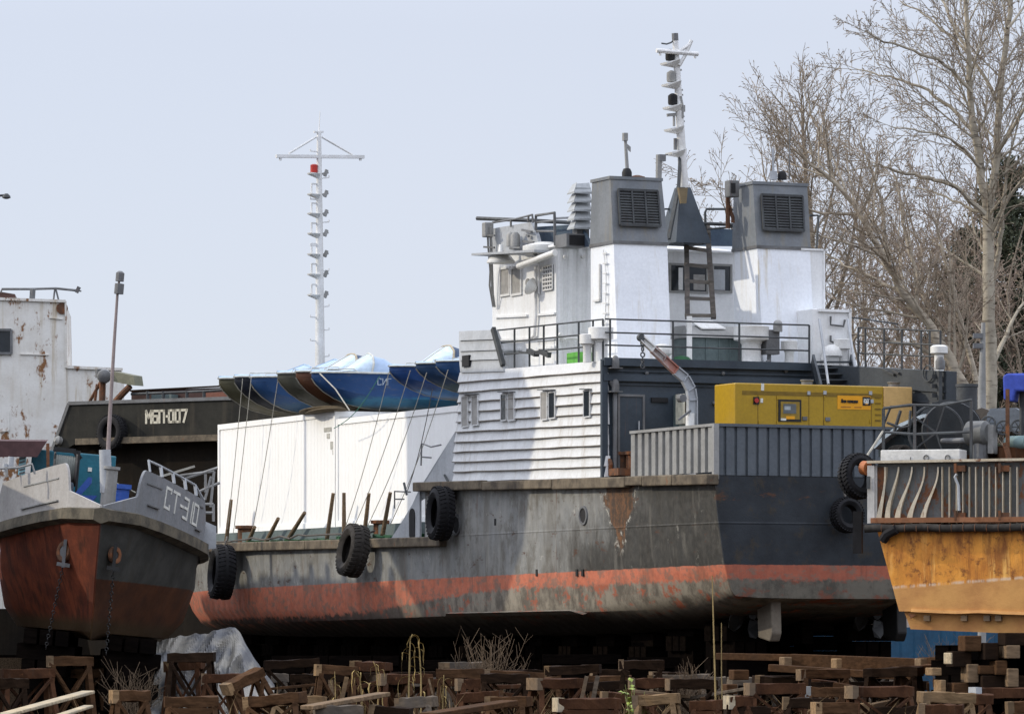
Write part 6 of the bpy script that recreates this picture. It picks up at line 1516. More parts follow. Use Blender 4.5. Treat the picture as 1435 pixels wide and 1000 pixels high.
# the tall pale barked tree at the right
t = Tree(5)
t.path(P(186,[(1384,960),(1385,700),(1387,540),(1386,420),(1384,300)]), .34,.21, 2, .15,.8, 12)
t.path(P(186,[(1385,310),(1372,230),(1362,150),(1358,80),(1352,0),(1346,-90)],-1.5), .18,.06, 3, 1.25,.1, 10)
t.path(P(186,[(1384,310),(1396,220),(1402,120),(1412,40),(1422,-40),(1430,-110)],1.5), .18,.06, 3, 1.25,.1, 10)
for Y,dy,pts,r0 in ((185,-3,[(1380,300),(1340,262),(1300,250),(1262,240),(1232,232),(1205,236)],.11),(186,2,[(1366,190),(1330,150),(1290,122),(1245,108),(1205,98)],.09),(185,-2,[(1362,130),(1325,90),(1280,72),(1240,58),(1212,44)],.08),
    (187,3,[(1402,150),(1370,90),(1330,50),(1295,20),(1262,2)],.08),(186,-4,[(1397,215),(1425,170),(1450,120),(1470,60)],.09),(186,-2,[(1386,330),(1412,280),(1440,245),(1470,220)],.10),(186,3,[(1359,80),(1330,20),(1305,-30),(1290,-80)],.07),(187,-1,[(1386,420),(1400,350),(1406,290),(1412,230),(1430,160)],.13),
    (186,2,[(1384,300),(1345,285),(1310,268),(1280,262)],.06),(185,-3,[(1374,235),(1345,205),(1318,190),(1290,185),(1250,178)],.07),(186,2,[(1412,40),(1435,10),(1460,-30)],.06),(186,3,[(1387,520),(1410,470),(1430,430),(1460,400)],.12)):
    t.path(P(Y,pts,dy), r0,.025, 3, 1.0,.15, 7)
t.finish('tall_birch','tall bare pale barked tree at the right, forking high above the orange boat','tree','bare trees behind the slipway',BK1,TW)
# leaning limb tree that sweeps up to the left
t = Tree(11)
t.path(P(182,[(1382,960),(1380,720),(1372,590),(1340,520),(1305,462),(1268,412),(1240,360),(1205,300),(1168,255),(1130,225)],-2), .30,.05, 3, .8,.30, 10)
for pts,r0 in (([(1340,520),(1300,492),(1255,478),(1215,470),(1180,470)],.10),([(1305,462),(1290,400),(1270,340),(1262,280),(1248,230)],.10),([(1268,412),(1225,392),(1185,372),(1150,352)],.09),([(1240,360),(1238,300),(1225,250),(1205,190)],.09),([(1205,300),(1165,300),(1120,290),(1080,285)],.07),([(1375,560),(1350,470),(1335,400),(1318,340),(1312,300)],.13),([(1168,255),(1160,215),(1140,170),(1128,130)],.06)):
    t.path(P(182,pts,t.r.uniform(-3,3)), r0,.025, 3, 1.0,.15, 7)
t.finish('leaning_tree','bare tree whose long bare limb leans up to the left towards the starboard funnel','tree','bare trees behind the slipway',LM,TW)
# upright bare tree behind the starboard funnel
t = Tree(23)
t.path(P(196,[(1152,960),(1150,640),(1146,480),(1140,380),(1136,300),(1128,225),(1124,170)]), .20,.04, 3, .7,.35, 9)
for pts,r0 in (([(1148,520),(1175,420),(1195,330),(1205,260),(1212,200)],.13),([(1146,480),(1110,400),(1088,330),(1075,260),(1064,210)],.12),([(1140,380),(1160,300),(1172,230),(1178,160)],.09),([(1146,500),(1090,440),(1050,380),(1025,320),(1010,270)],.10),([(1140,390),(1105,310),(1092,240),(1086,190)],.08),([(1150,560),(1200,470),(1232,400),(1248,350)],.11),([(1110,400),(1060,360),(1020,330),(985,315)],.07),([(1088,330),(1050,290),(1030,270),(1003,262)],.05)):
    t.path(P(196,pts,t.r.uniform(-3,3)), r0*.75,.02, 3, .55,.2, 7)
t.finish('bare_tree','upright bare tree standing behind the starboard funnel','tree','bare trees behind the slipway',BK2,TW)
# smaller bare trees filling the thicket
for k,(px,Y,top,lab,sd) in enumerate(((1225,206,300,'slim bare tree in the thicket just right of the starboard funnel',31),(1285,210,265,'slim bare tree in the thicket between the leaning limb and the tall trunk',32),(1335,204,330,'low bushy bare tree in the thicket left of the tall trunk',33),(1418,198,300,'bare tree right of the tall trunk at the edge of the picture',34),(1258,214,390,'short bare tree low in the thicket above the stern stairs',35),(1310,200,420,'short bare tree low in the thicket above the end of the grey wing wall',36),(1365,214,230,'slender bare tree close behind the tall trunk',37),(1200,200,350,'short bare tree behind the white locker beside the stairs',38))):
    t = Tree(sd, .012); r = t.r
    main = [(px+r.uniform(-4,4)*i,960-(960-top)*i/6) for i in range(7)]
    t.path(P(Y,main), .12,.03, 3, .45,.45, 7)
    for j in range(6):
        f = r.uniform(.42,.75); y0 = 960-(960-top)*f; sg = -1 if j%2 else 1; ln = r.uniform(60,130)*(1.2-f*.5)
        t.path(P(Y,[(px+2*sg,y0),(px+sg*ln*.35,y0-ln*.5),(px+sg*ln*.6,y0-ln*1.05),(px+sg*ln*.75,y0-ln*1.5)],r.uniform(-3,3)), .05,.02, 3, .42,.2, 6)
    t.finish('thicket_tree',lab,'tree','bare trees of the thicket',BK2,TW2)
# dark pine at the right edge
pm = Mt('pine_needles',.8,0,.2); n = pm.noise(pm.map(),1.2,5,.6); c = pm.mix(pm.ramp(n,.35,.65),(.055,.068,.045,1),(.10,.108,.07,1)); pine_m = pm.done(c)
def pine(px,Y,top,wd,seed,lab):
    r = random.Random(seed); x0 = W(px,900,Y).x; h_ = W(px,top,Y).z
    root = empty('pine_tree',None,lab,'tree','pines behind the bare trees')
    tb = MB(); tb.tube([(x0,Y,0),(x0+.2,Y,h_*.5),(x0,Y,h_)],[.35,.25,.04],8); cr = MB()
    z = h_*.30
    while z < h_-.2:
        f = (z-h_*.30)/(h_*.70); L = wd*(1-f)**.75*r.uniform(.75,1.15)+.3
        for k in range(6):
            a = r.uniform(0,6.283); e = Vector((x0+math.cos(a)*L,Y+math.sin(a)*L,z+L*r.uniform(-.12,.22))); o = Vector((x0,Y,z)); tb.tube([o,o.lerp(e,.5)+Vector((0,0,.12*L*.3)),e],[.06,.04,.015],4,cap=False)
            m_ = int(16+L*14)
            for j in range(m_):
                g_ = r.uniform(.25,1.02); p_ = o.lerp(e,g_)+Vector((r.gauss(0,.22),r.gauss(0,.22),r.gauss(.05,.16))); d = Vector((r.gauss(0,1),r.gauss(0,1),r.gauss(.5,.8))).normalized(); s_ = r.uniform(.22,.42)
                u = d.orthogonal().normalized(); w_ = d.cross(u)
                for q in (u,w_): cr.add([p_,p_+d*s_+q*.05,p_+d*s_*.9-q*.09],[(0,1,2)])
        z += r.uniform(.28,.45)
    tb.build('trunk',BK2,root,smooth=True,fix=False); cr.build('crown',pine_m,root,fix=False)
pine(1412,215,225,5.0,3,'dark green pine behind the tall pale trunk at the right edge')
pine(1356,224,318,4.0,4,'lower dark pine just left of the tall pale trunk')
pine(1450,222,290,4.0,9,'dark pine half cut off by the right edge of the picture')
# grey post standing by the trunk
pp_ = empty('grey_post', loc=(W(1376,900,170).x,170,0), label='thin grey steel post with small clamps in front of the tall pale trunk', cat='post')
MB().tube([(0,0,0),(.0,0,W(0,545,170).z),(.05,0,W(0,452,170).z)],[.16,.15,.08],10).build('shaft',M['bulwark'],pp_,smooth=True)
for y in (470,484): MB().box((-.32,-.15,W(0,y+4,170).z),(.02,.15,W(0,y-3,170).z)).build('clamp',M['steel'],pp_)
# far shed above the fence
sh = empty('long_shed', loc=(0,232,0), label='long pale building showing as a bright strip above the blue fence', cat='building')
MB().box((8,0,0),(60,8,3.35)).build('wall', plain('pale_pink_render',(.62,.54,.48),.8), sh)
# ------------------------------------------------------------------ trestles, timber, blocks and weeds on the slipway
GRP = 'trestles standing in the foreground'
def trestle(label, pxl, pxr, ytop, Y, rz=0.0, tilt=0.0, mat='rusty_trestle', capm=None, dd=.62, panel=False):
    a,c = W(pxl,ytop,Y),W(pxr,ytop,Y); w = c.x-a.x; h = a.z
    root = empty('trestle', None, label, 'trestle', GRP); root.matrix_world = Matrix.Translation(((a.x+c.x)/2,Y,0)) @ Matrix.Rotation(R(rz),4,'Z') @ Matrix.Rotation(R(tilt),4,'Y')
    r = random.Random(hash(label) % 1000 if 0 else int(pxl*7+Y)); bh_ = .20
    secs = []
    for i in range(7):
        x = -w/2+w*i/6; j = lambda q: r.uniform(-q,q)
        secs.append([Vector((x,-dd*.32+j(.02),h-bh_+j(.02))),Vector((x,dd*.32+j(.02),h-bh_+j(.02))),Vector((x,dd*.32+j(.02),h+j(.018))),Vector((x,-dd*.32+j(.02),h+j(.018)))])
    MB().loft(secs).build('beam', M[mat], root, bevel=.012)
    if capm: MB().box((-w/2-.015,-dd*.33,h-bh_-.03),(-w/2+.10,dd*.33,h+.012)).build('beam_end', M[capm], root)  # paler piece on the left end, sunlight put into the colour
    for sx in (-1,1):
        for sy in (-1,1):
            MB().bar((sx*(w/2-.10),sy*dd*.25,h-bh_+.02),(sx*(w/2-.02+r.uniform(0,.08)),sy*dd*.72,-.05),.10,.10).build('leg', M[mat], root)
    for sy in (-1,1):
        b = MB(); sx = 1 if sy > 0 else -1
        b.bar((-sx*(w/2-.08),sy*dd*.30,h-bh_),(sx*(w/2-.08),sy*dd*.60,.25),.08,.05); b.build('brace', M[mat], root)
        if r.random() < .7: MB().bar((sx*(w/2-.08),sy*dd*.34,h-bh_),(-sx*(w/2-.08),sy*dd*.64,.25),.07,.05).build('brace', M[mat], root)
    MB().bar((-w/2+.05,-dd*.66,.22),(-w/2+.05,dd*.66,.22),.07).build('spreader', M[mat], root); MB().bar((w/2-.05,-dd*.66,.22),(w/2-.05,dd*.66,.22),.07).build('spreader', M[mat], root)
    if panel: MB().box((-w/2+.08,-dd*.36,h-.42),(w/2-.08,-dd*.30,h-.2)).build('side_plate', M[mat], root)
    return root
TR = [
 ('dark trestle at the lower left with a pale bolt end, second from the left edge',67,130,919,99,12,0,'timber','stake',.62,False),
 ('small dark trestle half hidden at the far lower left',36,70,926,103,-8,0,'timber_dark',None,.5,False),
 ('dark wide trestle in front of the grey tarpaulin',236,301,914,98,-5,0,'timber_dark',None,.7,False),
 ('pale framed trestle close to the camera, left of the low dark one',156,209,967,84,16,0,'timber','timber_light',.6,False),
 ('low dark trestle close to the camera under the tarpaulin',230,306,975,82,6,0,'timber',None,.7,True),
 ('trestle tipped on its side with pale edges right of the tarpaulin',345,405,938,96,30,-24,'timber','timber_light',.6,False),
 ('pale topped low trestle at the bottom centre left, leaning',352,436,972,84,-18,-6,'timber','timber_light',.7,False),
 ('trestle with a pale top plate between the leaning trestle and the dry stalks',437,495,932,97,10,3,'timber','timber_light',.6,False),
 ('trestle behind the dry maize stalks with a pale left leg',531,604,944,95,14,0,'rusty_trestle','stake',.7,False),
 ('narrow trestle right of the dry maize stalks',612,678,937,99,-6,0,'timber',None,.6,False),
 ('brown trestle in front of the bare bush, its left end pale',640,672,951,92,12,0,'rusty_trestle','stake',.5,False),
 ('wide dark trestle below the bare bush',674,742,943,96,-4,0,'timber_dark',None,.7,False),
 ('trestle with a square hole in its pale top, right of the bare bush',744,816,950,94,20,0,'rusty_trestle','stake',1.0,False),
 ('low box like trestle at the bottom edge, left of the green weed',778,868,978,81,10,0,'rusty_trestle','plank',.8,True),
 ('long dark trestle behind the green weed',882,944,950,97,4,0,'rusty_trestle','stake',.6,False),
 ('dark trestle with a pale pink beam end, left of the tall dry stalk',935,1004,951,95,12,0,'timber_dark','stake',.6,False),
 ('brown trestle with crossed braces just right of the tall dry stalk',1046,1127,957,90,12,0,'rusty_trestle','stake',.7,False),
 ('grey topped trestle between the two brown crossed trestles',1130,1186,962,93,-6,0,'timber','bulwark',.6,False),
 ('broad brown trestle with a pale end block in front of the stacked beams',1188,1278,961,88,14,0,'rusty_trestle','stake',.8,False),
 ('brown trestle with a grey end plate at the lower right corner',1362,1450,963,88,10,0,'rusty_trestle','pale_grey',.8,False),
]
for T_ in TR: trestle(*T_)
for T_ in (('dark trestle in the second row between the tarpaulin and the pale topped trestle',408,446,944,103,-10,0,'timber_dark',None,.6,False),('dark trestle in the second row behind the square holed one',716,760,938,103,8,0,'timber_dark',None,.6,False),('brown trestle in the second row left of the green weed',826,884,946,102,-8,0,'timber',None,.6,False),('dark trestle in the second row right of the green weed',912,960,941,104,10,0,'timber_dark','stake',.6,False),
  ('brown trestle at the bottom edge right of the tall dry stalk',1018,1052,975,84,14,0,'rusty_trestle','plank',.6,False),('brown trestle at the bottom edge left of the broad one',1140,1200,984,80,8,0,'timber','timber_light',.7,True),('low brown trestle at the bottom edge under the cribbing',1290,1350,986,82,-10,0,'rusty_trestle','stake',.7,False),('dark trestle at the bottom edge in front of the mesh screen',-10,40,950,92,10,0,'timber_dark','stake',.6,False)): trestle(*T_)
r = random.Random(61)
for k in range(17):
    px = 380+k*64+r.uniform(-16,16); Y = r.uniform(82,91); w_ = r.uniform(46,80)
    trestle('short chunky brown trestle in the crowded front row along the bottom edge', px, px+w_, r.uniform(966,990), Y, r.uniform(-24,24), r.uniform(-5,5), r.choice(('timber','rusty_trestle','timber_grey','timber_tan','timber_dark')), r.choice((None,'stake','timber_tan')), r.uniform(.6,.9), r.random() < .35)
r = random.Random(52)
for k in range(30):
    px = -10+k*49+r.uniform(-12,12); Y = r.uniform(97,108); w_ = r.uniform(48,84)
    trestle('dark timber trestle in the crowded back row of trestles under the hulls', px, px+w_, r.uniform(922,952), Y, r.uniform(-22,22), r.uniform(-3,3), r.choice(('timber','rusty_trestle','timber_dark','timber_grey')), r.choice((None,'timber_tan','stake')), r.uniform(.5,.8))
for k in range(18):
    Y = r.uniform(92,107); px = r.uniform(330,1430); x = W(px,900,Y).x; L_ = r.uniform(.6,1.5); a = r.gauss(0,.35); z0_ = r.uniform(.5,1.25); tl_ = r.gauss(0,.10)
    o = MB().bar((x-math.cos(a)*L_/2,Y-math.sin(a)*L_/2,z0_-tl_*L_/2),(x+math.cos(a)*L_/2,Y+math.sin(a)*L_/2,z0_+tl_*L_/2),r.uniform(.12,.24),r.uniform(.06,.2)).build('loose_timber', M[r.choice(('timber','timber_tan','rusty_trestle','timber_grey','stake'))], None, bevel=.012)
    tag(o,'loose timber lying across the crowded trestles','timber','loose timbers across the trestles')
# loose boards and posts leaning between the trestles
r = random.Random(41)
for k in range(46):
    Y = r.uniform(86,106); px = r.uniform(380,1430); x = W(px,900,Y).x; L_ = r.uniform(.7,1.5); a = r.gauss(0,.28)
    o = MB().bar((x,Y,-.03),(x+math.sin(a)*L_,Y+r.uniform(-.3,.3),L_*math.cos(a)),r.uniform(.05,.11),.035).build('leaning_board', M[r.choice(('timber','stake','timber_tan','timber_grey','timber_dark'))], None)
    tag(o,'loose weathered board standing among the trestles',"board",'loose boards among the trestles')
# long beams and planks
def beam(label, p0, p1, hh, Y0, Y1, mat, name='timber_beam', w=.24, group='stacked timber at the right'):
    a,c = W(p0[0],p0[1],Y0),W(p1[0],p1[1],Y1); o = MB().bar(a,c,w,hh).build(name, M[mat], None, bevel=.015); return tag(o,label,'timber',group)
beam('bright bleached plank slanting across the bottom left corner',(-20,1008),(124,969),.06,80,84,'plank','plank',.26,'planks')
beam('second bleached plank at the bottom left corner, lower and thinner',(60,1010),(124,989),.05,79,82,'plank','plank',.18,'planks')
beam('slanting plank with a pale upper edge at the bottom, below the maize stalks',(430,991),(538,972),.08,83,85,'stake','plank',.3,'planks')
beam('slanting reddish plank at the bottom edge left of the low box trestle',(600,1002),(714,984),.10,81,83,'timber','plank',.4,'planks')
beam('long dark beam on top of the stack under the orange boat',(1006,919),(1112,921),.16,108,107,'timber')
beam('dark beam lying highest right of the pale block on the stack',(1110,926),(1330,934),.34,106,104,'timber')
beam('long beam with a bright edge, middle of the stack',(1080,935),(1280,948),.16,103,101,'timber')
beam('low dark beam at the foot of the stack',(1120,962),(1300,960),.22,106,105,'timber_dark')
beam('dark beam with pale ends just left of the cribbing',(1290,930),(1352,928),.30,103,102,'timber')
beam('thin pale plank lying on the low beams in front of the cribbing',(1270,985),(1362,981),.05,96,95,'timber_light')
beam('dark beam lying behind the trestles in the middle of the bottom',(820,962),(890,958),.20,101,101,'timber_dark')
beam('dark beam low behind the pale topped trestle',(430,950),(610,946),.2,104,104,'timber_dark')
def block(label, px0, px1, y0, y1, Y, mat, d=.5, rz=8):
    a,c = W(px0,y1,Y),W(px1,y0,Y); w = c.x-a.x; o = MB().box((-w/2,0,0),(w/2,d,c.z-a.z)).build('timber_block', M[mat], None, bevel=.02); o.matrix_world = Matrix.Translation(((a.x+c.x)/2,Y,a.z)) @ Matrix.Rotation(R(rz),4,'Z'); return tag(o,label,'block','timber blocks of the cribbing')
BL_ = [(1099,1110,920,934,105.5,'stake','small pale end block on the stack at the left of the high dark beam'),(1172,1180,922,936,103.5,'timber_light','pale upright block in the middle of the high dark beam'),(1060,1120,946,965,106,'timber_dark','dark block at the left foot of the beam stack'),(1290,1300,922,934,101.5,'stake','narrow pale block left of the cribbing'),(1306,1320,935,946,100,'timber_light','pale block with a bolt hole below the left of the cribbing'),
 (1335,1362,912,934,99,'timber_dark','dark wide block at the upper left of the cribbing'),(1332,1338,914,930,98,'plank','small bright block end on the left of the cribbing'),(1356,1372,930,956,97,'stake','pale standing block in the middle of the cribbing'),(1372,1396,932,944,98,'timber','brown block end right of the pale standing block'),(1352,1376,890,912,101,'timber','brown top block left under the orange hull'),(1410,1430,903,922,97,'stake','pale block at the upper right of the cribbing'),(1408,1440,886,904,99,'timber_dark','dark top block right under the orange hull'),(1412,1428,936,962,96,'stake','pale standing block at the right edge of the cribbing'),(1380,1400,900,924,103,'timber_dark','dark block in the middle under the orange hull'),
 (1318,1326,952,980,100,'timber_light','bright upright post in the gap below the cribbing'),(1376,1440,946,964,99,'timber_dark','long dark block at the foot of the cribbing'),(1028,1050,938,952,102,'timber','brown block left of the beam stack, above the crossed trestle'),(1018,1034,958,972,99,'timber','brown block low between the dry stalk and the crossed trestle'),(1336,1358,956,985,98,'timber','brown block standing under the cribbing'),(1396,1412,925,945,101,'timber','brown middle block at the right of the cribbing')]
for x0,x1,y0,y1,Y,mt,lab in BL_: block(lab,x0,x1,y0,y1,(90.6-(x0-1300)*.006 if x0 > 1300 else Y),mt,.6)
# keel blocks under the hulls
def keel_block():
    root = empty('keel_block', None, 'timber keel block, its colour blackened for the shade under the grey ship', 'block', 'keel blocks under the ships'); r = random.Random(1)
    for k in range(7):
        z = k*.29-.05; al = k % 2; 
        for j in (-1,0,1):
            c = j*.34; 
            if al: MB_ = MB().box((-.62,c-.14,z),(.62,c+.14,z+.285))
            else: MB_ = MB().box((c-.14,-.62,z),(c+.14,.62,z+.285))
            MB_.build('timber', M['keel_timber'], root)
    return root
kb0 = keel_block()
def kb_copy(frame, x, y, zs, first=[True], lab=None, n=0):
    if first[0]: root = kb0; first[0] = False
    else:
        root = kb0.copy(); COL.objects.link(root)
        for ch in list(kb0.children):
            c = ch.copy(); COL.objects.link(c); c.parent = root
    root.matrix_world = frame.m @ Matrix.Translation((x,y,-frame.m.translation.z)) @ Matrix.Rotation(((x*7.3+y*3.1) % 1-.5)*.35,4,'Z') @ Matrix.Scale(zs,4,(0,0,1))
    if lab: root['label'] = lab
    return root
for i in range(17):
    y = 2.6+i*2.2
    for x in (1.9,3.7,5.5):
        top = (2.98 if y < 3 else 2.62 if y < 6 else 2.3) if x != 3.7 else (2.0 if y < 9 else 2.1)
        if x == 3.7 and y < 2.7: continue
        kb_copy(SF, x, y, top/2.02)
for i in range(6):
    for x in (-.9,.9): kb_copy(CF, x, 2.2+i*2.4, (CF.m.translation.z-2.55)/2.02 if 0 else 2.28/2.02, lab='timber keel block, its colour blackened for the shade under the lettered tug')
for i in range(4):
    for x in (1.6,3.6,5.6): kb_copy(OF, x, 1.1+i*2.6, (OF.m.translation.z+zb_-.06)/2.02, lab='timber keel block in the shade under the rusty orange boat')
# heaped gear in the dark behind the foreground: pallets, drums, a low wall of stacked sleepers
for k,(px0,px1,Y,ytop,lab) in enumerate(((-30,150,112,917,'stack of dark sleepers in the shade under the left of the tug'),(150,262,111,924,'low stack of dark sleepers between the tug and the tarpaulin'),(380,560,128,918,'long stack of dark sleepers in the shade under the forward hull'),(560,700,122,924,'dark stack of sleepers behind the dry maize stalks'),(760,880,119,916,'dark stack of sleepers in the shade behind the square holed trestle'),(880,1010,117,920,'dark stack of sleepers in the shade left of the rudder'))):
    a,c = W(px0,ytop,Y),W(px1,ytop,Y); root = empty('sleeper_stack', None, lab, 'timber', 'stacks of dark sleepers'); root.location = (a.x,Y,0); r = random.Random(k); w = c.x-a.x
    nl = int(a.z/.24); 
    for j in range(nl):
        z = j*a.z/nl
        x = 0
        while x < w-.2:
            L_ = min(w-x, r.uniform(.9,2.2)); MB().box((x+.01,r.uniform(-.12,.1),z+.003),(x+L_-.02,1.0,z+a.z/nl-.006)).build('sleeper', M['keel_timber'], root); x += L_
# grey tarpaulin draped over a heap
tm = Mt('tarpaulin_cloth',.75,0,.3); n = tm.noise(tm.map(),1.4,6,.6); c_ = tm.mix(tm.ramp(n,.4,.62),(.30,.285,.25,1),(.135,.14,.15,1)); tm.bump(tm.noise(tm.map(),4,5,.6),.6,.06); tarpm = tm.done(c_)
tp_ = MB(); r = random.Random(12); nx_,nz_ = 80,40; rows = []
prof = [(192,900),(205,898),(232,897),(247,892),(272,889),(300,884),(330,879),(340,890),(352,915),(372,944),(385,960)]
def ptop(px):
    for (x0,y0),(x1,y1) in zip(prof[:-1],prof[1:]):
        if x0 <= px <= x1: return y0+(y1-y0)*(px-x0)/(x1-x0)
    return 960
from mathutils import noise as mnoise
for i in range(nx_):
    px = 192+(385-192)*i/(nx_-1); yt = ptop(px); col_ = []
    for j in range(nz_):
        f = j/(nz_-1); Y = 104-2.2*f; z = max(W(px,yt,104).z*(1-f)**.9, .02); x = W(px,yt,104).x
        q_ = Vector((x*1.6+f*1.2,f*1.4,3.3)); fold = (mnoise.noise(q_)*.45+(.5-abs(mnoise.noise(q_*1.7+Vector((5,1,0)))))*.75+(.5-abs(mnoise.noise(Vector((q_.x*3.6,q_.y*1.2,2)))))*.30)*min(1,.25+f*1.6)
        sag = mnoise.noise(Vector((x*2.1,f*3,8)))*.10*(f if f < .8 else .8)
        col_.append(Vector((x+mnoise.noise(q_+Vector((9,9,9)))*.22*f,Y-fold*1.5-.2*f,max(.02,z+sag*1.6+.07*mnoise.noise(q_*4)))))
    rows.append(col_)
tp_.loft(rows,closed=False,caps=False)
back = [[Vector((rows[i][0].x,104.0,rows[i][0].z)),Vector((rows[i][0].x,105.6,rows[i][0].z*.55)),Vector((rows[i][0].x,106.2,.02))] for i in range(nx_)]
tp_.loft(back,closed=False,caps=False)
o = tp_.build('tarpaulin',tarpm,None,smooth=False,fix=False); tag(o,'crumpled grey tarpaulin draped over a heap between the tug and the ship\'s hull','tarpaulin')
# woven mesh screen at the lower left
mm = Mt('mesh_screen',.9,0,.2); vv = mm.map((9,9,9)); wv = mm.t.nodes.new('ShaderNodeTexVoronoi'); mm.put(wv.inputs['Vector'],vv); cc = mm.mix(mm.ramp(wv.outputs['Distance'],.2,.5),(.02,.014,.009,1),(.11,.075,.045,1)); msm = mm.done(cc)
a,c = W(-30,1000,106),W(196,921,106); o = MB().box((a.x,106,0),(c.x,106.12,c.z)).build('mesh_screen',msm,None); tag(o,'dark woven mesh screen standing behind the trestles at the lower left','screen')
# weeds
dry = plain('dry_leaf',(.42,.31,.12),.8,0,.2,.35); dryd = plain('dry_stem',(.34,.25,.11),.85,0,.2,.35); grn = plain('green_leaf',(.28,.36,.05),.5,0,.4,.4)
def stalk(label, pts, Y, leaves, r_, group='dry maize stalks'):
    root = empty('dry_stalk', None, label, 'plant', group); r = random.Random(int(pts[0][0])); q = [W(x,y,Y) for x,y in pts]
    MB().tube(q,[r_*(1-.5*i/(len(q)-1)) for i in range(len(q))],6).build('stem',dryd,root)
    for k in range(leaves):
        f = .25+.75*(k+r.random()*.5)/leaves; x = f*(len(q)-1); i = min(int(x),len(q)-2); p_ = q[i].lerp(q[i+1],x-i); a = r.uniform(-.6,.6)+(math.pi if k%2 else 0); d = Vector((math.cos(a),math.sin(a)*.6,0)); L = r.uniform(.2,.6); sp_,up_,dn_ = r.uniform(.12,.42),r.uniform(.1,.7),r.uniform(.9,1.5)
        secs = []
        for s_ in range(7):
            g_ = s_/6; c = p_+d*(L*sp_*math.sin(min(1.57,g_*2.4)))+Vector((r.uniform(-.012,.012),r.uniform(-.012,.012),L*(up_*g_-dn_*g_*g_))); w_ = .042*math.sin(max(.08,g_)*2.7+.25)*r.uniform(.7,1.1); n_ = d.cross(Vector((0,0,1)))
            secs.append([c-n_*w_,c+Vector((0,0,-.012)),c+n_*w_])
        MB().loft(secs,closed=False,caps=False).build('leaf',dry,root,fix=False)
    return root
stalk('tallest dry maize stalk, at the bottom centre left with a forked tassel',[(572,1030),(573,960),(574,915),(575,895),(578,888)],90,11,.022)
stalk('dry maize stalk just right of the tallest one',[(590,1030),(590,950),(588,912),(586,898)],91,7,.020)
stalk('dry maize stalk left of the tallest one, bending over',[(529,1030),(530,970),(527,935),(523,926)],90,5,.018)
stalk('yellow dry maize stalk at the far left of the group',[(508,1030),(507,975),(504,948),(496,938)],88,9,.020)
stalk('short dry maize stalk right of the group in front of the narrow trestle',[(619,1030),(621,970),(622,945)],89,8,.018)
stalk('short dry maize stalk by the pale topped trestle',[(470,1030),(470,970),(469,940)],89,4,.016)
stalk('very tall thin dry stem rising in front of the dark transom',[(1004,1030),(1002,950),(1000,880),(998,806)],92,0,.024,'tall dry stems')
stalk('thinner dry stem right beside the very tall one',[(1013,1030),(1011,940),(1011,872)],92,0,.016,'tall dry stems')
gp = empty('leafy_weed', None, 'green leafy weed at the bottom edge in front of the long dark trestle', 'plant'); r = random.Random(14)
b = MB(); lf = MB()
for k in range(9):
    px,py = r.uniform(872,912),r.uniform(952,985); p0,p1 = W(r.uniform(885,895),1030,86),W(px,py,86+r.uniform(-.4,.4)); b.tube([p0,p0.lerp(p1,.5)+Vector((r.uniform(-.05,.05),0,.02)),p1],[.014,.011,.007],5)
    for j in range(4):
        c = p0.lerp(p1,r.uniform(.45,1.0)); d = Vector((r.uniform(-1,1),r.uniform(-1,1),r.uniform(-.3,.4))).normalized(); n_ = d.cross(Vector((0,0,1))).normalized(); L = r.uniform(.10,.17); w_ = L*.42
        lf.add([c,c+d*L*.45+n_*w_,c+d*L*.5+Vector((0,0,.02)),c+d*L*.45-n_*w_,c+d*L+Vector((0,0,-.03))],[(0,1,2),(0,2,3),(1,4,2),(2,4,3)])
b.build('stem',plain('green_stem',(.16,.17,.05),.7),gp); lf.build('leaf',grn,gp,fix=False)
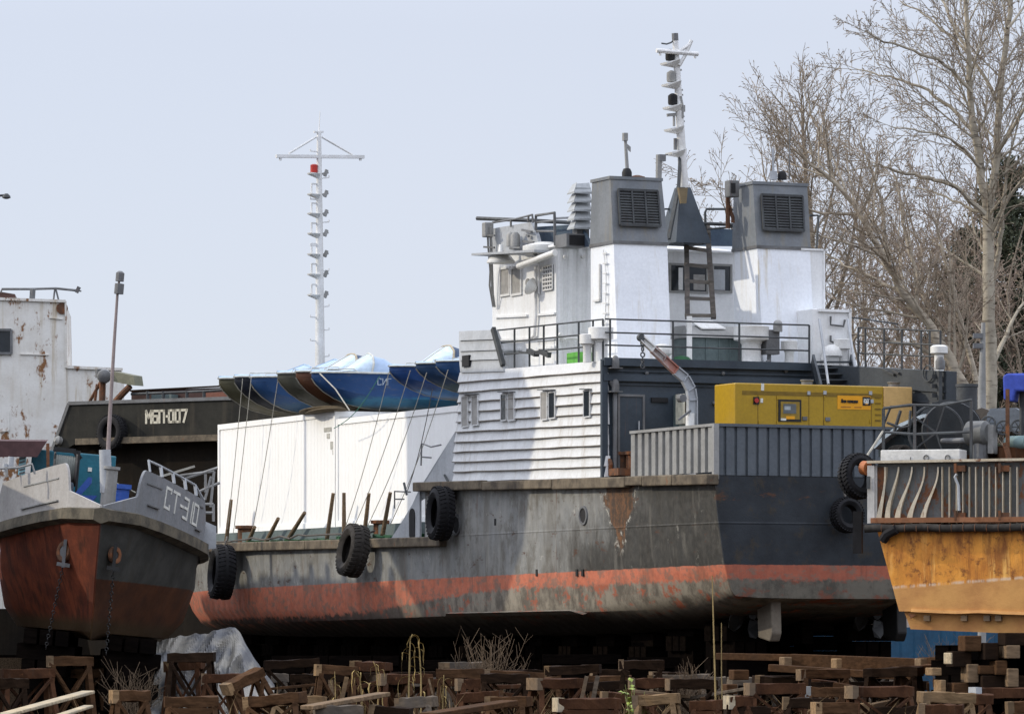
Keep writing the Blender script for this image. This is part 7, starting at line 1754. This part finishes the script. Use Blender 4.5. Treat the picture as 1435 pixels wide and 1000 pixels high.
def bush(label,px,Y,ytop,spread,n,seed,mat):
    root = empty('bare_bush',None,label,'bush','bare bushes in the yard'); r = random.Random(seed); b = MB(); x0 = W(px,900,Y).x; h_ = W(px,ytop,Y).z
    for k in range(n):
        a = r.uniform(0,6.283); L = h_*r.uniform(.6,1.0); e = Vector((x0+math.cos(a)*spread*r.random(),Y+math.sin(a)*spread*.5*r.random(),L)); o_ = Vector((x0+r.uniform(-.2,.2),Y,0)); md = o_.lerp(e,.5)+Vector((r.uniform(-.1,.1),0,.12)); b.tube([o_,md,e],[.010,.007,.004],4,cap=False)
        for j in range(5):
            f = r.uniform(.3,.95); c = o_.lerp(e,f); d = Vector((r.uniform(-1,1),r.uniform(-.5,.5),r.uniform(.4,1.2))).normalized(); b.tube([c,c+d*r.uniform(.2,.5)],[.006,.004],3,cap=False)
    b.build('branches',mat,root,fix=False); return root
bm1 = plain('bush_twig',(.15,.105,.065),.9)
bush('bare twiggy bush in the shade under the middle of the hull',686,104,886,1.1,60,1,bm1)
bush('low bare bush at the bottom between the tall stems and the green weed',960,97,925,.6,26,2,bm1)
bush('low bare bush in front of the mesh screen',180,98,935,.8,30,3,bm1)
bush('bare bush in front of the blue fence right of the propeller',1200,150,884,1.2,40,4,bm1)
bush('bare bush in front of the blue fence under the orange hull',1330,152,886,1.4,46,5,bm1)
# dry grass between the trestles: nobody could count the blades
gb_ = MB(); r = random.Random(77)
for k in range(2600):
    Y = r.uniform(80,112); px = r.uniform(-20,1455); x = W(px,900,Y).x; h_ = r.uniform(.15,.6)*(1.4 if r.random() < .1 else 1); d = Vector((r.gauss(0,.25),r.gauss(0,.25),1)); w_ = .008
    gb_.add([(x-w_,Y,-.1),(x+w_,Y,-.1),(x+d.x*h_,Y+d.y*h_,h_)],[(0,1,2)])
for k in range(900):
    Y = r.uniform(84,108); px = r.choice((r.uniform(380,760),r.uniform(700,1060),r.uniform(980,1300),r.uniform(0,1435))); x = W(px,900,Y).x; h_ = r.uniform(.5,1.25); w_ = .011
    d = Vector((r.gauss(0,.16),r.gauss(0,.2),1)); e = Vector((r.gauss(0,.22),r.gauss(0,.2),0))*h_
    p0,p1,p2 = Vector((x,Y,-.05)),Vector((x+d.x*h_*.6,Y+d.y*h_*.6,h_*.62)),Vector((x+d.x*h_+e.x,Y+d.y*h_+e.y,h_*r.uniform(.75,1)))
    s_ = Vector((w_,0,0)); gb_.add([p0-s_,p0+s_,p1+s_*.8,p1-s_*.8,p2],[(0,1,2,3),(3,2,4)])
o = gb_.build('dry_grass',plain('dry_grass_blade',(.20,.135,.065),.9,0,.2,.4),None,fix=False); tag(o,'dry grass growing between the trestles',None,None,'stuff')
